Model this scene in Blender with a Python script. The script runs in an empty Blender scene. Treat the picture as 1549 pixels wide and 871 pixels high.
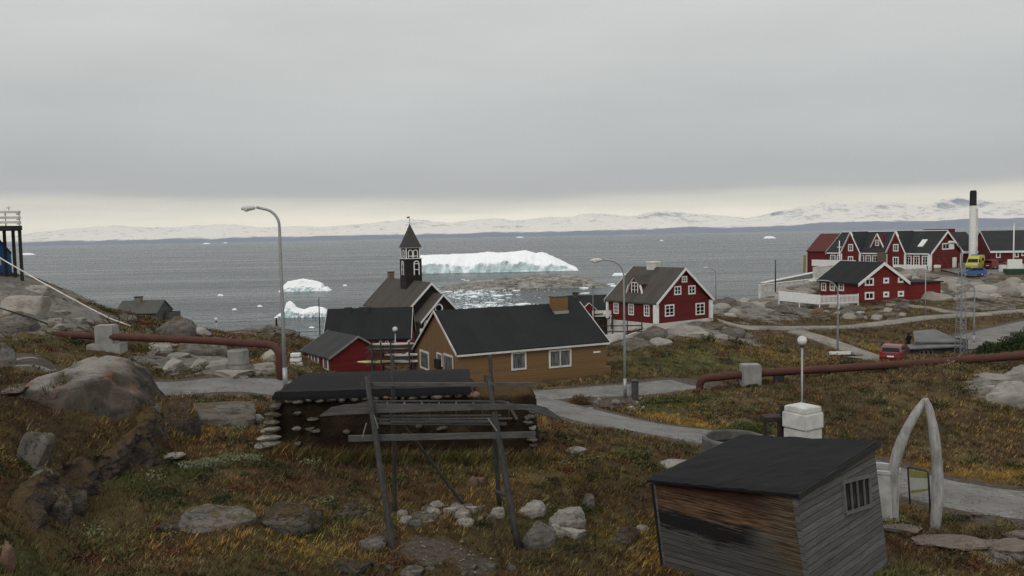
import bpy, bmesh, math, random
import numpy as np
from mathutils import Matrix, Vector, noise as mnoise
R = math.radians
C = bpy.context.scene.collection
SC = bpy.context.scene
rng = random.Random(11)

# ------------------------------------------------------------ camera, light
F = 1250.0
ZC = 20.0                       # camera height above the sea (sea is z = 0)
PITCH, ROLL = 3.64, -1.12
CAMM = Matrix.Rotation(R(90 - PITCH), 3, 'X') @ Matrix.Rotation(R(ROLL), 3, 'Z')
cd = bpy.data.cameras.new('camera'); cd.sensor_width = 36; cd.lens = 36 * F / 1549
cd.clip_start = 0.5; cd.clip_end = 80000
cam = bpy.data.objects.new('camera', cd); C.objects.link(cam)
cam.matrix_world = Matrix.Translation((0, 0, ZC)) @ CAMM.to_4x4()
SC.camera = cam

SUN_EL, SUN_ROT = 42, 205
W = bpy.data.worlds.new('World'); SC.world = W; W.use_nodes = True
nt = W.node_tree; N = nt.nodes; L = nt.links
bgn = N['Background']; out = N['World Output']
sky = N.new('ShaderNodeTexSky'); sky.sky_type = 'NISHITA'; sky.sun_disc = False
sky.sun_elevation = R(SUN_EL); sky.sun_rotation = R(SUN_ROT)
L.new(sky.outputs[0], bgn.inputs[0]); bgn.inputs[1].default_value = 0.06
tc = N.new('ShaderNodeTexCoord')
sep = N.new('ShaderNodeSeparateXYZ'); L.new(tc.outputs['Generated'], sep.inputs[0])
# cloud deck: slow streaky noise shifts the elevation a little, so the bands are uneven
mp = N.new('ShaderNodeMapping'); mp.inputs['Scale'].default_value = (1.6, 1.6, 14)
L.new(tc.outputs['Generated'], mp.inputs[0])
nz = N.new('ShaderNodeTexNoise'); nz.inputs['Scale'].default_value = 2.2; nz.inputs['Detail'].default_value = 5
L.new(mp.outputs[0], nz.inputs['Vector'])
m1 = N.new('ShaderNodeMath'); m1.operation = 'MULTIPLY_ADD'; m1.inputs[1].default_value = 0.022; m1.inputs[2].default_value = -0.011
L.new(nz.outputs['Fac'], m1.inputs[0])
m2 = N.new('ShaderNodeMath'); m2.operation = 'ADD'; L.new(sep.outputs['Z'], m2.inputs[0]); L.new(m1.outputs[0], m2.inputs[1])
cr = N.new('ShaderNodeValToRGB'); L.new(m2.outputs[0], cr.inputs[0])
e = cr.color_ramp.elements
stops = [(0.0, (1.65, 1.50, 1.18)), (0.022, (1.62, 1.47, 1.13)), (0.036, (1.05, 0.98, 0.80)), (0.052, (0.54, 0.54, 0.52)),
         (0.075, (0.495, 0.508, 0.505)), (0.15, (0.56, 0.575, 0.56)), (0.27, (0.70, 0.71, 0.68)), (0.5, (0.78, 0.79, 0.80)), (1.0, (1.0, 1.0, 1.0))]
e[0].position, e[0].color = stops[0][0], (*stops[0][1], 1)
e[1].position, e[1].color = stops[-1][0], (*stops[-1][1], 1)
for p, c in stops[1:-1]:
    x = e.new(p); x.color = (*c, 1)
# big soft patches in the deck
mp2 = N.new('ShaderNodeMapping'); mp2.inputs['Scale'].default_value = (1.0, 1.0, 5)
L.new(tc.outputs['Generated'], mp2.inputs[0])
nz2 = N.new('ShaderNodeTexNoise'); nz2.inputs['Scale'].default_value = 1.7; nz2.inputs['Detail'].default_value = 4
L.new(mp2.outputs[0], nz2.inputs['Vector'])
mr = N.new('ShaderNodeMapRange'); mr.inputs[1].default_value = 0.25; mr.inputs[2].default_value = 0.75
mr.inputs[3].default_value = 0.88; mr.inputs[4].default_value = 1.12; L.new(nz2.outputs['Fac'], mr.inputs[0])
vm = N.new('ShaderNodeVectorMath'); vm.operation = 'SCALE'; L.new(cr.outputs[0], vm.inputs[0]); L.new(mr.outputs[0], vm.inputs['Scale'])
bg2 = N.new('ShaderNodeBackground'); L.new(vm.outputs[0], bg2.inputs[0]); bg2.inputs[1].default_value = 1.0
mix = N.new('ShaderNodeMixShader'); mix.inputs[0].default_value = 0.9
L.new(bgn.outputs[0], mix.inputs[1]); L.new(bg2.outputs[0], mix.inputs[2]); L.new(mix.outputs[0], out.inputs['Surface'])
W.cycles.sampling_method = 'MANUAL'; W.cycles.sample_map_resolution = 512

sl = bpy.data.lights.new('sun', 'SUN'); sl.energy = 0.9; sl.angle = R(25); sl.color = (1.0, 0.96, 0.9)
sun = bpy.data.objects.new('sun', sl); C.objects.link(sun)
# light comes from behind the camera, a little left
az = R(180 + 25)
sd = Vector((math.sin(az) * math.cos(R(SUN_EL)), math.cos(az) * math.cos(R(SUN_EL)), math.sin(R(SUN_EL))))
sun.rotation_euler = sd.to_track_quat('Z', 'Y').to_euler(); sun.location = (0, 0, 60)
V = SC.view_settings; V.view_transform = 'Standard'; V.look = 'None'; V.gamma = 1; V.exposure = 0.0; V.use_curve_mapping = False
SC.cycles.max_bounces = 5; SC.cycles.volume_bounces = 0; SC.cycles.volume_max_steps = 8
SC.cycles.use_denoising = True; SC.cycles.denoiser = 'OPENIMAGEDENOISE'; SC.cycles.denoising_prefilter = 'NONE'

# ------------------------------------------------------------ helpers
def ray(px, py):
    return (CAMM @ Vector(((px - 774.5) / F, (435.5 - py) / F, -1))).normalized()
def P(px, py, d):
    r = ray(px, py); return Vector((0, 0, ZC)) + r * (d / r.y)
def on_sea(px, py, z=0.0):
    r = ray(px, py); return Vector((0, 0, ZC)) + r * ((z - ZC) / r.z)

class MB:
    def __init__(s): s.v = []; s.f = []
    def add(s, vs, fs):
        k = len(s.v); s.v += [tuple(v) for v in vs]; s.f += [tuple(i + k for i in f) for f in fs]; return s
    def box(s, x0, x1, y0, y1, z0, z1):
        return s.add([(x, y, z) for z in (z0, z1) for x, y in ((x0, y0), (x1, y0), (x1, y1), (x0, y1))],
                     [(3, 2, 1, 0), (4, 5, 6, 7), (0, 1, 5, 4), (1, 2, 6, 5), (2, 3, 7, 6), (3, 0, 4, 7)])
    def bar(s, p, q, w, h, up=(0, 0, 1)):
        p, q = Vector(p), Vector(q); d = (q - p).normalized(); u = Vector(up)
        if abs(d.dot(u)) > .98: u = Vector((0, 1, 0))
        r = d.cross(u).normalized() * w / 2; t = r.cross(d).normalized() * h / 2
        vs = [a + x * r + y * t for a in (p, q) for x, y in ((-1, -1), (1, -1), (1, 1), (-1, 1))]
        return s.add(vs, [(3, 2, 1, 0), (4, 5, 6, 7), (0, 1, 5, 4), (1, 2, 6, 5), (2, 3, 7, 6), (3, 0, 4, 7)])
    def tube(s, pts, rad, n=10, caps=True):
        pts = [Vector(p) for p in pts]; m = len(pts)
        if not hasattr(rad, '__len__'): rad = [rad] * m
        prev = None; vs = []
        for i, p in enumerate(pts):
            d = (pts[min(i + 1, m - 1)] - pts[max(i - 1, 0)]).normalized()
            if prev is None:
                a = Vector((0, 0, 1)) if abs(d.z) < .9 else Vector((1, 0, 0)); prev = d.cross(a).normalized()
            u = (prev - d * prev.dot(d)).normalized(); prev = u; w = d.cross(u)
            vs += [p + (u * math.cos(2 * math.pi * k / n) + w * math.sin(2 * math.pi * k / n)) * rad[i] for k in range(n)]
        fs = [(i * n + k, i * n + (k + 1) % n, (i + 1) * n + (k + 1) % n, (i + 1) * n + k) for i in range(m - 1) for k in range(n)]
        if caps: fs += [tuple(range(n))[::-1], tuple((m - 1) * n + k for k in range(n))]
        return s.add(vs, fs)
    def lathe(s, prof, n=20, c=(0, 0, 0)):
        m = len(prof)
        vs = [(c[0] + r * math.cos(2 * math.pi * k / n), c[1] + r * math.sin(2 * math.pi * k / n), c[2] + z) for r, z in prof for k in range(n)]
        return s.add(vs, [(i * n + k, i * n + (k + 1) % n, (i + 1) * n + (k + 1) % n, (i + 1) * n + k) for i in range(m - 1) for k in range(n)])
    def prism(s, poly, axis, a, b):
        """poly: 2D outline; axis 'x': (y,z) swept from x=a to b; 'y': (x,z); 'z': (x,y)"""
        def m(p, t): return {'x': (t, p[0], p[1]), 'y': (p[0], t, p[1]), 'z': (p[0], p[1], t)}[axis]
        n = len(poly)
        return s.add([m(p, a) for p in poly] + [m(p, b) for p in poly],
                     [tuple(range(n)), tuple(range(2 * n - 1, n - 1, -1))] + [(i, i + n, (i + 1) % n + n, (i + 1) % n) for i in range(n)])
    def build(s, name, mat, parent=None, smooth=False, bevel=0, loc=None, rotz=0):
        me = bpy.data.meshes.new(name); me.from_pydata(s.v, [], s.f); me.update()
        bm = bmesh.new(); bm.from_mesh(me); bmesh.ops.recalc_face_normals(bm, faces=bm.faces)
        if bevel:
            es = [x for x in bm.edges if len(x.link_faces) == 2 and x.calc_face_angle(0) > .5]
            bmesh.ops.bevel(bm, geom=es, offset=bevel, segments=2, affect='EDGES', clamp_overlap=True)
        if smooth:
            for f in bm.faces: f.smooth = True
        bm.to_mesh(me); bm.free()
        return link(name, me, mat, parent, loc, rotz)
def link(name, me, mat, parent=None, loc=None, rotz=0):
    o = bpy.data.objects.new(name, me); C.objects.link(o)
    if mat: me.materials.append(mat)
    if parent: o.parent = parent
    if loc is not None: o.location = loc
    if rotz: o.rotation_euler.z = rotz
    return o
def tag(o, label, cat, group=None):
    o['label'] = label; o['category'] = cat
    if group: o['group'] = group
    return o
def thing(name, label, cat, loc=(0, 0, 0), rotz=0, group=None):
    o = bpy.data.objects.new(name, None); C.objects.link(o); o.location = loc; o.rotation_euler = (0, 0, rotz)
    o.empty_display_size = .3
    return tag(o, label, cat, group)
def struct(o, kind='structure'): o['kind'] = kind; return o
def copy_tree(o, parent=None):
    c = o.copy(); C.objects.link(c)
    if parent: c.parent = parent
    for ch in [x for x in C.objects if x.parent == o]: copy_tree(ch, c)
    return c

# ------------------------------------------------------------ materials
class M:
    """small node-graph builder"""
    def __init__(s, name, rough=.8, spec=.3):
        s.m = bpy.data.materials.new(name); s.m.use_nodes = True; s.n = s.m.node_tree.nodes; s.l = s.m.node_tree.links
        s.b = s.n['Principled BSDF']; s.b.inputs['Roughness'].default_value = rough; s.b.inputs['Specular IOR Level'].default_value = spec
        s._tc = None
    def co(s, kind='Object', scale=(1, 1, 1), rot=(0, 0, 0)):
        if s._tc is None: s._tc = s.n.new('ShaderNodeTexCoord')
        m = s.n.new('ShaderNodeMapping'); m.inputs['Scale'].default_value = scale; m.inputs['Rotation'].default_value = rot
        s.l.new(s._tc.outputs[kind], m.inputs[0]); return m.outputs[0]
    def pos(s, scale=(1, 1, 1)):
        g = s.n.new('ShaderNodeNewGeometry'); m = s.n.new('ShaderNodeMapping'); m.inputs['Scale'].default_value = scale
        s.l.new(g.outputs['Position'], m.inputs[0]); return m.outputs[0]
    def noise(s, co, scale, detail=4, rough=.55, dist=0):
        t = s.n.new('ShaderNodeTexNoise'); t.inputs['Scale'].default_value = scale; t.inputs['Detail'].default_value = detail
        t.inputs['Roughness'].default_value = rough; t.inputs['Distortion'].default_value = dist
        s.l.new(co, t.inputs['Vector']); return t.outputs['Fac']
    def voro(s, co, scale, feature='F1', out='Distance'):
        t = s.n.new('ShaderNodeTexVoronoi'); t.feature = feature; t.inputs['Scale'].default_value = scale
        s.l.new(co, t.inputs['Vector']); return t.outputs[out]
    def rng(s, x, a, b, c=0, d=1, smooth=False):
        t = s.n.new('ShaderNodeMapRange'); t.inputs[1].default_value = a; t.inputs[2].default_value = b
        t.inputs[3].default_value = c; t.inputs[4].default_value = d
        if smooth: t.interpolation_type = 'SMOOTHSTEP'
        s.l.new(x, t.inputs[0]); return t.outputs[0]
    def math(s, op, a, b=None, c=None):
        t = s.n.new('ShaderNodeMath'); t.operation = op
        for i, x in enumerate((a, b, c)):
            if x is None: continue
            if isinstance(x, (int, float)): t.inputs[i].default_value = x
            else: s.l.new(x, t.inputs[i])
        return t.outputs[0]
    def mix(s, f, a, b, mode='MIX'):
        t = s.n.new('ShaderNodeMix'); t.data_type = 'RGBA'; t.blend_type = mode
        for i, x in ((0, f), (6, a), (7, b)):
            if isinstance(x, (int, float)): t.inputs[i].default_value = x
            elif isinstance(x, tuple): t.inputs[i].default_value = (*x, 1)
            else: s.l.new(x, t.inputs[i])
        return t.outputs[2]
    def ramp(s, x, stops):
        t = s.n.new('ShaderNodeValToRGB'); e = t.color_ramp.elements
        e[0].position, e[0].color = stops[0][0], (*stops[0][1], 1); e[1].position, e[1].color = stops[-1][0], (*stops[-1][1], 1)
        for p, c in stops[1:-1]: e.new(p).color = (*c, 1)
        s.l.new(x, t.inputs[0]); return t.outputs[0]
    def sepxyz(s, co):
        t = s.n.new('ShaderNodeSeparateXYZ'); s.l.new(co, t.inputs[0]); return t.outputs
    def attr(s, name):
        t = s.n.new('ShaderNodeAttribute'); t.attribute_name = name; return t
    def white(s, x):
        t = s.n.new('ShaderNodeTexWhiteNoise'); t.noise_dimensions = '1D'; s.l.new(x, t.inputs['W']); return t.outputs['Value']
    def rand(s): return s.n.new('ShaderNodeObjectInfo').outputs['Random']
    def nz(s):
        return s.sepxyz(s.n.new('ShaderNodeNewGeometry').outputs['Normal'])[2]
    def bump(s, h, strength=.4, dist=.05):
        t = s.n.new('ShaderNodeBump'); t.inputs['Strength'].default_value = strength; t.inputs['Distance'].default_value = dist
        s.l.new(h, t.inputs['Height']); s.l.new(t.outputs[0], s.b.inputs['Normal']); return s
    def col(s, x):
        if isinstance(x, tuple): s.b.inputs['Base Color'].default_value = (*x, 1)
        else: s.l.new(x, s.b.inputs['Base Color'])
        return s

def plain(name, c, rough=.7, var=.25, scale=3.0, spec=.3, metal=0):
    m = M(name, rough, spec); co = m.co()
    f = m.noise(co, scale, 5); f = m.rng(f, .3, .7)
    lo = tuple(x * (1 - var) for x in c); hi = tuple(min(1, x * (1 + var)) for x in c)
    m.col(m.mix(f, lo, hi)); m.b.inputs['Metallic'].default_value = metal
    m.bump(f, .15, .01); return m.m
def boards(name, c, axis='z', w=.15, var=.18, groove=.35, dirt=None, rough=.75):
    """painted or tarred boards: axis is the direction across the boards"""
    m = M(name, rough); co = m.co(); xyz = m.sepxyz(co); a = xyz['xyz'.index(axis)]
    t = m.math('DIVIDE', a, w); fl = m.math('FLOOR', t); fr = m.math('FRACT', t)
    r = m.white(fl)
    g = m.math('LESS_THAN', fr, .12)
    sc = {'z': (1, 1, 8), 'x': (8, 1, .7), 'y': (1, 8, .7)}[axis]
    n1 = m.noise(m.co(scale=sc), 2.0, 5); n2 = m.noise(co, .9, 5)
    base = m.mix(r, tuple(x * (1 - var) for x in c), tuple(x * (1 + var) for x in c))
    base = m.mix(m.rng(n1, .35, .75, 0, .35), base, tuple(x * .6 for x in c))
    if dirt: base = m.mix(m.rng(n2, .5, .75, 0, .6), base, dirt)
    base = m.mix(m.math('MULTIPLY', g, groove), base, tuple(x * .3 for x in c))
    m.col(base); m.bump(m.math('SUBTRACT', m.math('MULTIPLY', n1, .3), g), .4, .012); return m.m
# ------------------------------------------------------------ terrain
def vnoise(x, y, seed=0):
    """2-D gradient noise, -1..1, numpy"""
    xi = np.floor(x).astype(np.int64); yi = np.floor(y).astype(np.int64); xf = x - xi; yf = y - yi
    def g(ix, iy, dx, dy):
        h = (ix * 374761393 + iy * 668265263 + seed * 974634777) & 0xffffffff
        h = ((h ^ (h >> 13)) * 1274126177) & 0xffffffff; h = (h ^ (h >> 16)) & 0xffff
        a = h * (2 * np.pi / 65536); return np.cos(a) * dx + np.sin(a) * dy
    u = xf * xf * xf * (xf * (xf * 6 - 15) + 10); v = yf * yf * yf * (yf * (yf * 6 - 15) + 10)
    a = g(xi, yi, xf, yf); b = g(xi + 1, yi, xf - 1, yf); c = g(xi, yi + 1, xf, yf - 1); d = g(xi + 1, yi + 1, xf - 1, yf - 1)
    return ((a * (1 - u) + b * u) * (1 - v) + (c * (1 - u) + d * u) * v) * 1.5
def fbm(x, y, s, oct=4, seed=0, gain=.5):
    t = 0; a = 1; n = 0
    for o in range(oct):
        t = t + a * vnoise(x / s, y / s, seed + o * 17); n += a; a *= gain; s = s / 2.03
    return t / n

CP = []                                  # (x, y, z) control points of the ground
def cp(*rows):
    for px, py, d in rows: CP.append(tuple(P(px, py, d)))
def cz(x, y, rel): CP.append((x, y, ZC + rel))
# below and beside the picture
for a in (-62, -40, -20, 0, 20, 40, 62):
    for r_, z_ in ((3, -5.6), (9, -6.6), (14, -7.4 - a * .008)):
        cz(r_ * math.sin(R(a)), r_ * math.cos(R(a)), z_)
cp((0, 871, 18), (250, 871, 19.5), (500, 871, 20.5), (775, 871, 21.3), (1000, 871, 21.8), (1300, 871, 22), (1549, 871, 22.4))
cp((500, 780, 24.5), (330, 705, 27), (250, 700, 28), (200, 745, 25), (420, 684, 29.6), (620, 692, 30.2), (820, 692, 30.5), (760, 770, 25.5))
cp((900, 722, 28.5), (950, 665, 34.5), (850, 655, 36), (880, 790, 25), (940, 840, 23))
# left outcrop
cp((150, 556, 31), (60, 588, 29), (0, 605, 27.5), (205, 580, 31), (230, 602, 30.1), (262, 694, 28.6), (205, 616, 28.5), (206, 720, 27.0), (160, 650, 27.2), (118, 680, 26.0), (140, 750, 25.4), (46, 756, 22.8), (70, 806, 22.2), (100, 603, 28.7), (160, 600, 29.3), (40, 606, 27.9), (60, 660, 26.3), (0, 690, 24), (0, 800, 20.2),
   (-200, 600, 26), (-300, 780, 20), (330, 640, 33.5), (250, 612, 35), (390, 640, 34))
# roads
cp((100, 592, 41.5), (240, 590, 42), (420, 592, 43.5), (600, 597, 47), (700, 597, 48.5), (800, 598, 51), (850, 596, 52.5), (950, 591, 54.5), (1045, 586, 56.5), (-150, 590, 42), (-400, 600, 40))
cp((850, 618, 45.5), (950, 641, 39.6), (1060, 659, 37), (1150, 670, 35.6), (1250, 692, 33.6), (1330, 717, 31.6), (1430, 745, 29.6), (1549, 765, 28.2), (1750, 790, 27), (2000, 830, 26))
cp((1385, 800, 25.8), (1549, 830, 24), (1250, 790, 26.3), (1120, 740, 28.5))
# slope right of the near road up to the pipe
cp((1100, 640, 41), (1000, 626, 45), (1549, 700, 33), (1400, 660, 37.5), (1250, 650, 39), (1400, 600, 43.5), (1250, 600, 45.5), (1400, 557, 50.5), (1549, 556, 48.5), (1250, 571, 53), (1120, 588, 54),
   (1549, 610, 42), (1750, 560, 47), (1900, 700, 33), (1060, 593, 52.5))
# behind the pipe
cp((1400, 546, 62), (1360, 544, 72), (1300, 545, 68), (1200, 553, 65), (1480, 536, 72), (1549, 530, 70), (1700, 520, 74), (1475, 515, 84), (1549, 496, 92), (1700, 480, 105))
# middle field
cp((900, 577, 57.5), (800, 583, 56.5), (700, 590, 55.5), (1000, 560, 62), (1080, 545, 67), (1000, 540, 68), (1100, 520, 76), (950, 535, 69), (920, 545, 67), (1000, 510, 77), (1090, 500, 81), (1200, 515, 83), (1230, 495, 91),
   (1120, 495, 90), (1300, 488, 95), (1400, 490, 94), (1549, 470, 104), (1030, 492, 84), (990, 495, 82.5), (1085, 489, 86), (940, 505, 88))
cp((1300, 457, 112), (1420, 456, 113), (1240, 462, 112), (1180, 462, 108), (1130, 470, 98), (1100, 460, 108), (1180, 438, 128), (1230, 428, 140), (1300, 420, 142), (1400, 408, 152), (1460, 420, 141), (1549, 420, 139),
   (1440, 470, 106), (1480, 443, 124), (1549, 445, 122), (1700, 440, 125), (1480, 406, 155), (1549, 402, 158), (1700, 400, 160), (1250, 408, 170), (1480, 398, 175))
# left bank and skyline
cp((330, 562, 46), (420, 573, 44.5), (200, 548, 47), (100, 523, 48.5), (0, 560, 38), (60, 545, 42), (0, 500, 50), (60, 470, 56), (0, 425, 59), (34, 426, 60), (100, 441, 65), (150, 463, 70), (200, 479, 75),
   (260, 491, 80), (330, 506, 85), (300, 530, 58), (400, 520, 70), (-150, 400, 60), (-400, 380, 60), (-300, 480, 48), (-300, 540, 38), (400, 500, 100), (460, 512, 98))
for px, d, rel in ((205, 100, -11.5), (205, 120, -12.5), (330, 115, -14), (100, 90, -8), (0, 90, -7), (420, 130, -17), (-200, 100, -6)):
    cz((px - 774.5) * d / F, d, rel)
# low ground towards the harbour, hidden behind the houses
for px, d, rel in ((500, 68, -11.2), (620, 66, -11.0), (560, 88, -13.2), (640, 105, -14.4), (600, 125, -15.6), (780, 85, -12.6), (880, 98, -13.8), (880, 115, -16), (700, 75, -11.3), (520, 110, -15.2)):
    cz((px - 774.5) * d / F, d, rel)
# the shore and the sea bed
for px, d, rel in ((-400, 170, -22), (-100, 165, -22), (150, 160, -22), (330, 150, -22), (450, 150, -21.5), (600, 152, -21.5), (760, 148, -21.5), (900, 148, -21.5), (1010, 150, -21.5), (1090, 143, -20.8), (1160, 160, -21),
                   (1215, 190, -21.5), (1300, 215, -22), (1450, 220, -22), (1700, 230, -22), (300, 250, -30), (700, 250, -30), (1000, 250, -30), (1300, 280, -30), (1600, 300, -30), (0, 250, -30), (-400, 250, -30)):
    cz((px - 774.5) * d / F, d, rel)
_cp = np.array(CP)
def _uv(x, y): return np.stack([np.arctan2(x, y) * 3.0, np.log(np.hypot(x, y))], -1)
def _ker(d2): return np.where(d2 > 1e-12, .5 * d2 * np.log(np.maximum(d2, 1e-12)), 0)
_pu = _uv(_cp[:, 0], _cp[:, 1]); _n = len(_pu)
_A = np.zeros((_n + 3, _n + 3)); _A[:_n, :_n] = _ker(((_pu[:, None] - _pu[None]) ** 2).sum(-1)) + np.eye(_n) * .003
_A[:_n, _n] = 1; _A[:_n, _n + 1:] = _pu; _A[_n, :_n] = 1; _A[_n + 1:, :_n] = _pu.T
_w = np.linalg.solve(_A, np.concatenate([_cp[:, 2] - ZC, np.zeros(3)]))
def tps(x, y):
    q = _uv(x, y); o = np.empty(len(q))
    for i in range(0, len(q), 20000):
        p = q[i:i + 20000]; o[i:i + 20000] = _ker(((p[:, None] - _pu[None]) ** 2).sum(-1)) @ _w[:_n] + _w[_n] + p @ _w[_n + 1:]
    return o + ZC

# road centre lines (px, py, distance), width
def line(rows): return np.array([tuple(P(*r))[:2] for r in rows])
def smooth_line(p, k=6):
    t = np.arange(len(p)); tt = np.linspace(0, len(p) - 1, (len(p) - 1) * k + 1); o = np.empty((len(tt), 2))
    for j, q in enumerate(tt):
        i = min(int(q), len(p) - 2); f = q - i
        a, b, c, d = p[max(i - 1, 0)], p[i], p[i + 1], p[min(i + 2, len(p) - 1)]
        o[j] = .5 * ((2 * b) + (c - a) * f + (2 * a - 5 * b + 4 * c - d) * f * f + (3 * b - a - 3 * c + d) * f ** 3)
    return o
ROADS = {
    'main_road': (smooth_line(line([(-400, 600, 40), (-150, 590, 42), (100, 592, 41.5), (240, 590, 42), (420, 592, 43.5), (600, 597, 47), (700, 597, 48.5), (800, 598, 51), (850, 596, 52.5), (950, 591, 54.5), (1000, 587, 56), (1040, 584, 57.2)])), 4.6),
    'side_road': (smooth_line(line([(760, 598, 50), (800, 604, 48.8), (850, 618, 45.5), (950, 641, 39.6), (1060, 659, 37), (1150, 670, 35.6), (1250, 692, 33.6), (1330, 717, 31.6), (1430, 745, 29.6), (1549, 765, 28.2), (1750, 790, 27)])), 4.4),
    'footpath': (smooth_line(line([(1085, 490, 89), (1120, 494, 89), (1200, 495.5, 90), (1290, 493, 92), (1360, 488, 96), (1440, 480, 101), (1549, 474, 104), (1700, 470, 106)])), 1.9),
    'gravel_path': (smooth_line(line([(1205, 502, 88), (1240, 511, 84), (1275, 521, 79), (1310, 534, 74), (1330, 545, 71), (1290, 552, 69)])), 2.4),
    'village_road': (smooth_line(line([(1440, 527, 78), (1475, 515, 84), (1549, 496, 92), (1700, 480, 105)])), 6.0),
    'field_path': (smooth_line(line([(1340, 463, 109), (1400, 468, 107), (1440, 474, 104), (1500, 478, 102)])), 1.6),
    'parking_lot': (smooth_line(line([(1430, 411, 149), (1460, 411, 149), (1500, 410, 150), (1600, 408, 152)])), 13.0),
}
def road_dist(x, y):
    """distance outside the nearest road edge (negative on a road)"""
    best = np.full(len(x), 1e9)
    for p, w in ROADS.values():
        a = p[:-1]; b = p[1:]
        for (ax, ay), (bx, by) in zip(a, b):
            dx, dy = bx - ax, by - ay; t = np.clip(((x - ax) * dx + (y - ay) * dy) / (dx * dx + dy * dy), 0, 1)
            best = np.minimum(best, np.hypot(x - ax - t * dx, y - ay - t * dy) - w / 2)
    return best
def sstep(x, a, b):
    t = np.clip((x - a) / (b - a), 0, 1); return t * t * (3 - 2 * t)
def ground_np(x, y, rd=None):
    x = np.atleast_1d(np.asarray(x, float)); y = np.atleast_1d(np.asarray(y, float))
    if rd is None: rd = road_dist(x, y)
    r = np.hypot(x, y); h = tps(x, y); k = sstep(rd, .1, 2.5)
    far = sstep(r, 40, 110)
    n = .10 * fbm(x, y, 1.3, 3, 5) + (.16 + .25 * far) * fbm(x, y, 5.0, 3, 9) + .5 * far * np.abs(fbm(x, y, 11, 4, 31))
    return h + n * k
def ground(x, y): return float(ground_np([x], [y])[0])
def G(px, py, d):
    """point on the ground below the picture point (px, py) at distance d"""
    p = P(px, py, d); return Vector((p.x, p.y, ground(p.x, p.y)))

# ------------------------------------------------------------ where a sight line meets the ground
_dd = np.geomspace(12, 240, 700)
def hit(px, py):
    r = ray(px, py); k = _dd / r.y; X = r.x * k; Z = ZC + r.z * k; g = ground_np(X, _dd)
    i = np.argmax(Z < g); i = max(i, 1); return Vector((X[i], _dd[i], g[i]))

# what grows or lies where: (px, py, d, radius, amount)
ROCKB = [(150, 552, 31, 1.6, .8), (60, 586, 29, 1.5, .7), (215, 590, 31, 1.0, .6), (330, 622, 34, 1.4, .6), (255, 612, 34, 1.2, .5), (390, 632, 34.5, 1.0, .5), (40, 470, 55, 6, .9), (0, 450, 57, 6, .9), (90, 500, 53, 3, .5), (120, 445, 66, 3, .7), (160, 466, 70, 3, .6),
    (260, 515, 60, 4, .6), (290, 540, 50, 3.4, .85), (360, 565, 46, 3, .9), (240, 545, 48, 2.5, .7), (330, 500, 84, 6, .7), (280, 495, 80, 4, .6), (420, 500, 98, 7, .8),
    (1000, 505, 79, 3.4, .8), (1060, 500, 81, 4, .9), (1110, 505, 80, 3, .8), (960, 515, 76, 3, .6), (1110, 465, 102, 8, .9), (1150, 455, 112, 9, .8), (1190, 470, 103, 5, .7), (1090, 475, 98, 4, .9), (1260, 468, 104, 5, .6), (1340, 476, 101, 5, .5),
    (1440, 440, 126, 7, .85), (1500, 432, 130, 8, .9), (1545, 440, 126, 8, .9), (1400, 420, 142, 6, .9), (1530, 455, 115, 6, .6), (1450, 470, 106, 5, .4), (1540, 595, 43, 2.4, .95), (1600, 600, 43, 4, .9), (1515, 575, 46, 1.4, .6),
    (1170, 430, 134, 8, .9), (1380, 800, 25.6, 1.3, .5), (1450, 812, 24.6, 1.4, .6), (1530, 820, 24, 1.4, .6), (1010, 703, 30, .8, .5)]
GREENB = [(30, 840, 19.5, 1.8, .8), (150, 790, 23, 1.6, .6), (215, 735, 26.2, 1.3, .9), (260, 705, 27.4, 1.4, .9), (420, 860, 20.5, 1.5, .4), (130, 870, 18.6, 1.5, .5), (320, 690, 28, 1.6, .5), (60, 545, 42, 3, .5), (20, 520, 46, 4, .5), (400, 570, 44, 2.5, .4), (1000, 548, 65, 4, .8), (1080, 545, 66, 5, .9), (1150, 545, 66, 4, .5), (960, 560, 62, 3, .5),
    (1350, 860, 22.4, .9, 1.0), (830, 780, 25, 1.2, .6), (760, 690, 29.5, 2.0, .5), (640, 680, 29.8, 1.6, .6), (870, 830, 23.5, 1.4, .5), (1000, 612, 47, 2, .7), (1080, 605, 48, 3, .4), (1130, 650, 38.5, 1.0, .7), (350, 695, 27.5, .8, .8), (900, 600, 52, 1.4, .3), (140, 640, 28.5, 1.0, .5), (200, 880, 19, 1, .5)]
YELB = [(1050, 640, 40.5, 1.3, .9), (1000, 632, 43, 1.0, .8), (1090, 648, 39, .8, .8), (1345, 700, 33.6, 1.2, .9), (1400, 708, 32.6, 1.0, 1), (1450, 714, 32, 1.0, 1), (1500, 718, 31.6, 1.0, 1), (1549, 722, 31.3, 1.0, 1), (1620, 728, 31, 1.4, 1), (960, 560, 62, 3, .4), (1150, 530, 71, 5, .4), (340, 840, 21, 1.2, .3), (260, 860, 19.8, 1.4, .2), (960, 800, 24.5, 1.5, .4), (860, 700, 29.5, 2.5, .3), (980, 850, 22.5, 1.2, .3), (760, 740, 27, 1.6, .35), (470, 840, 21.5, 1.2, .35), (1130, 545, 66, 4, .3), (1290, 520, 78, 4, .35), (280, 655, 31, 2, .35)]
DIRTB = [(900, 607, 49, 1.6, .9), (940, 606, 50, 1.6, .8), (870, 606, 49.5, 1.2, .8), (960, 614, 47, 1.4, .5), (660, 830, 22.3, 1.5, .8), (720, 850, 21.6, 1.3, .7), (580, 810, 23.2, .9, .5), (1490, 775, 27.2, 1.6, .8), (1440, 765, 28, 1.0, .6), (1549, 790, 26.5, 1.6, .7), (350, 600, 41, 2, .6), (250, 600, 40.5, 2, .5), (1320, 545, 70, 2, .7), (760, 610, 47, 1.5, .5), (500, 800, 23.4, .8, .4)]
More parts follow.
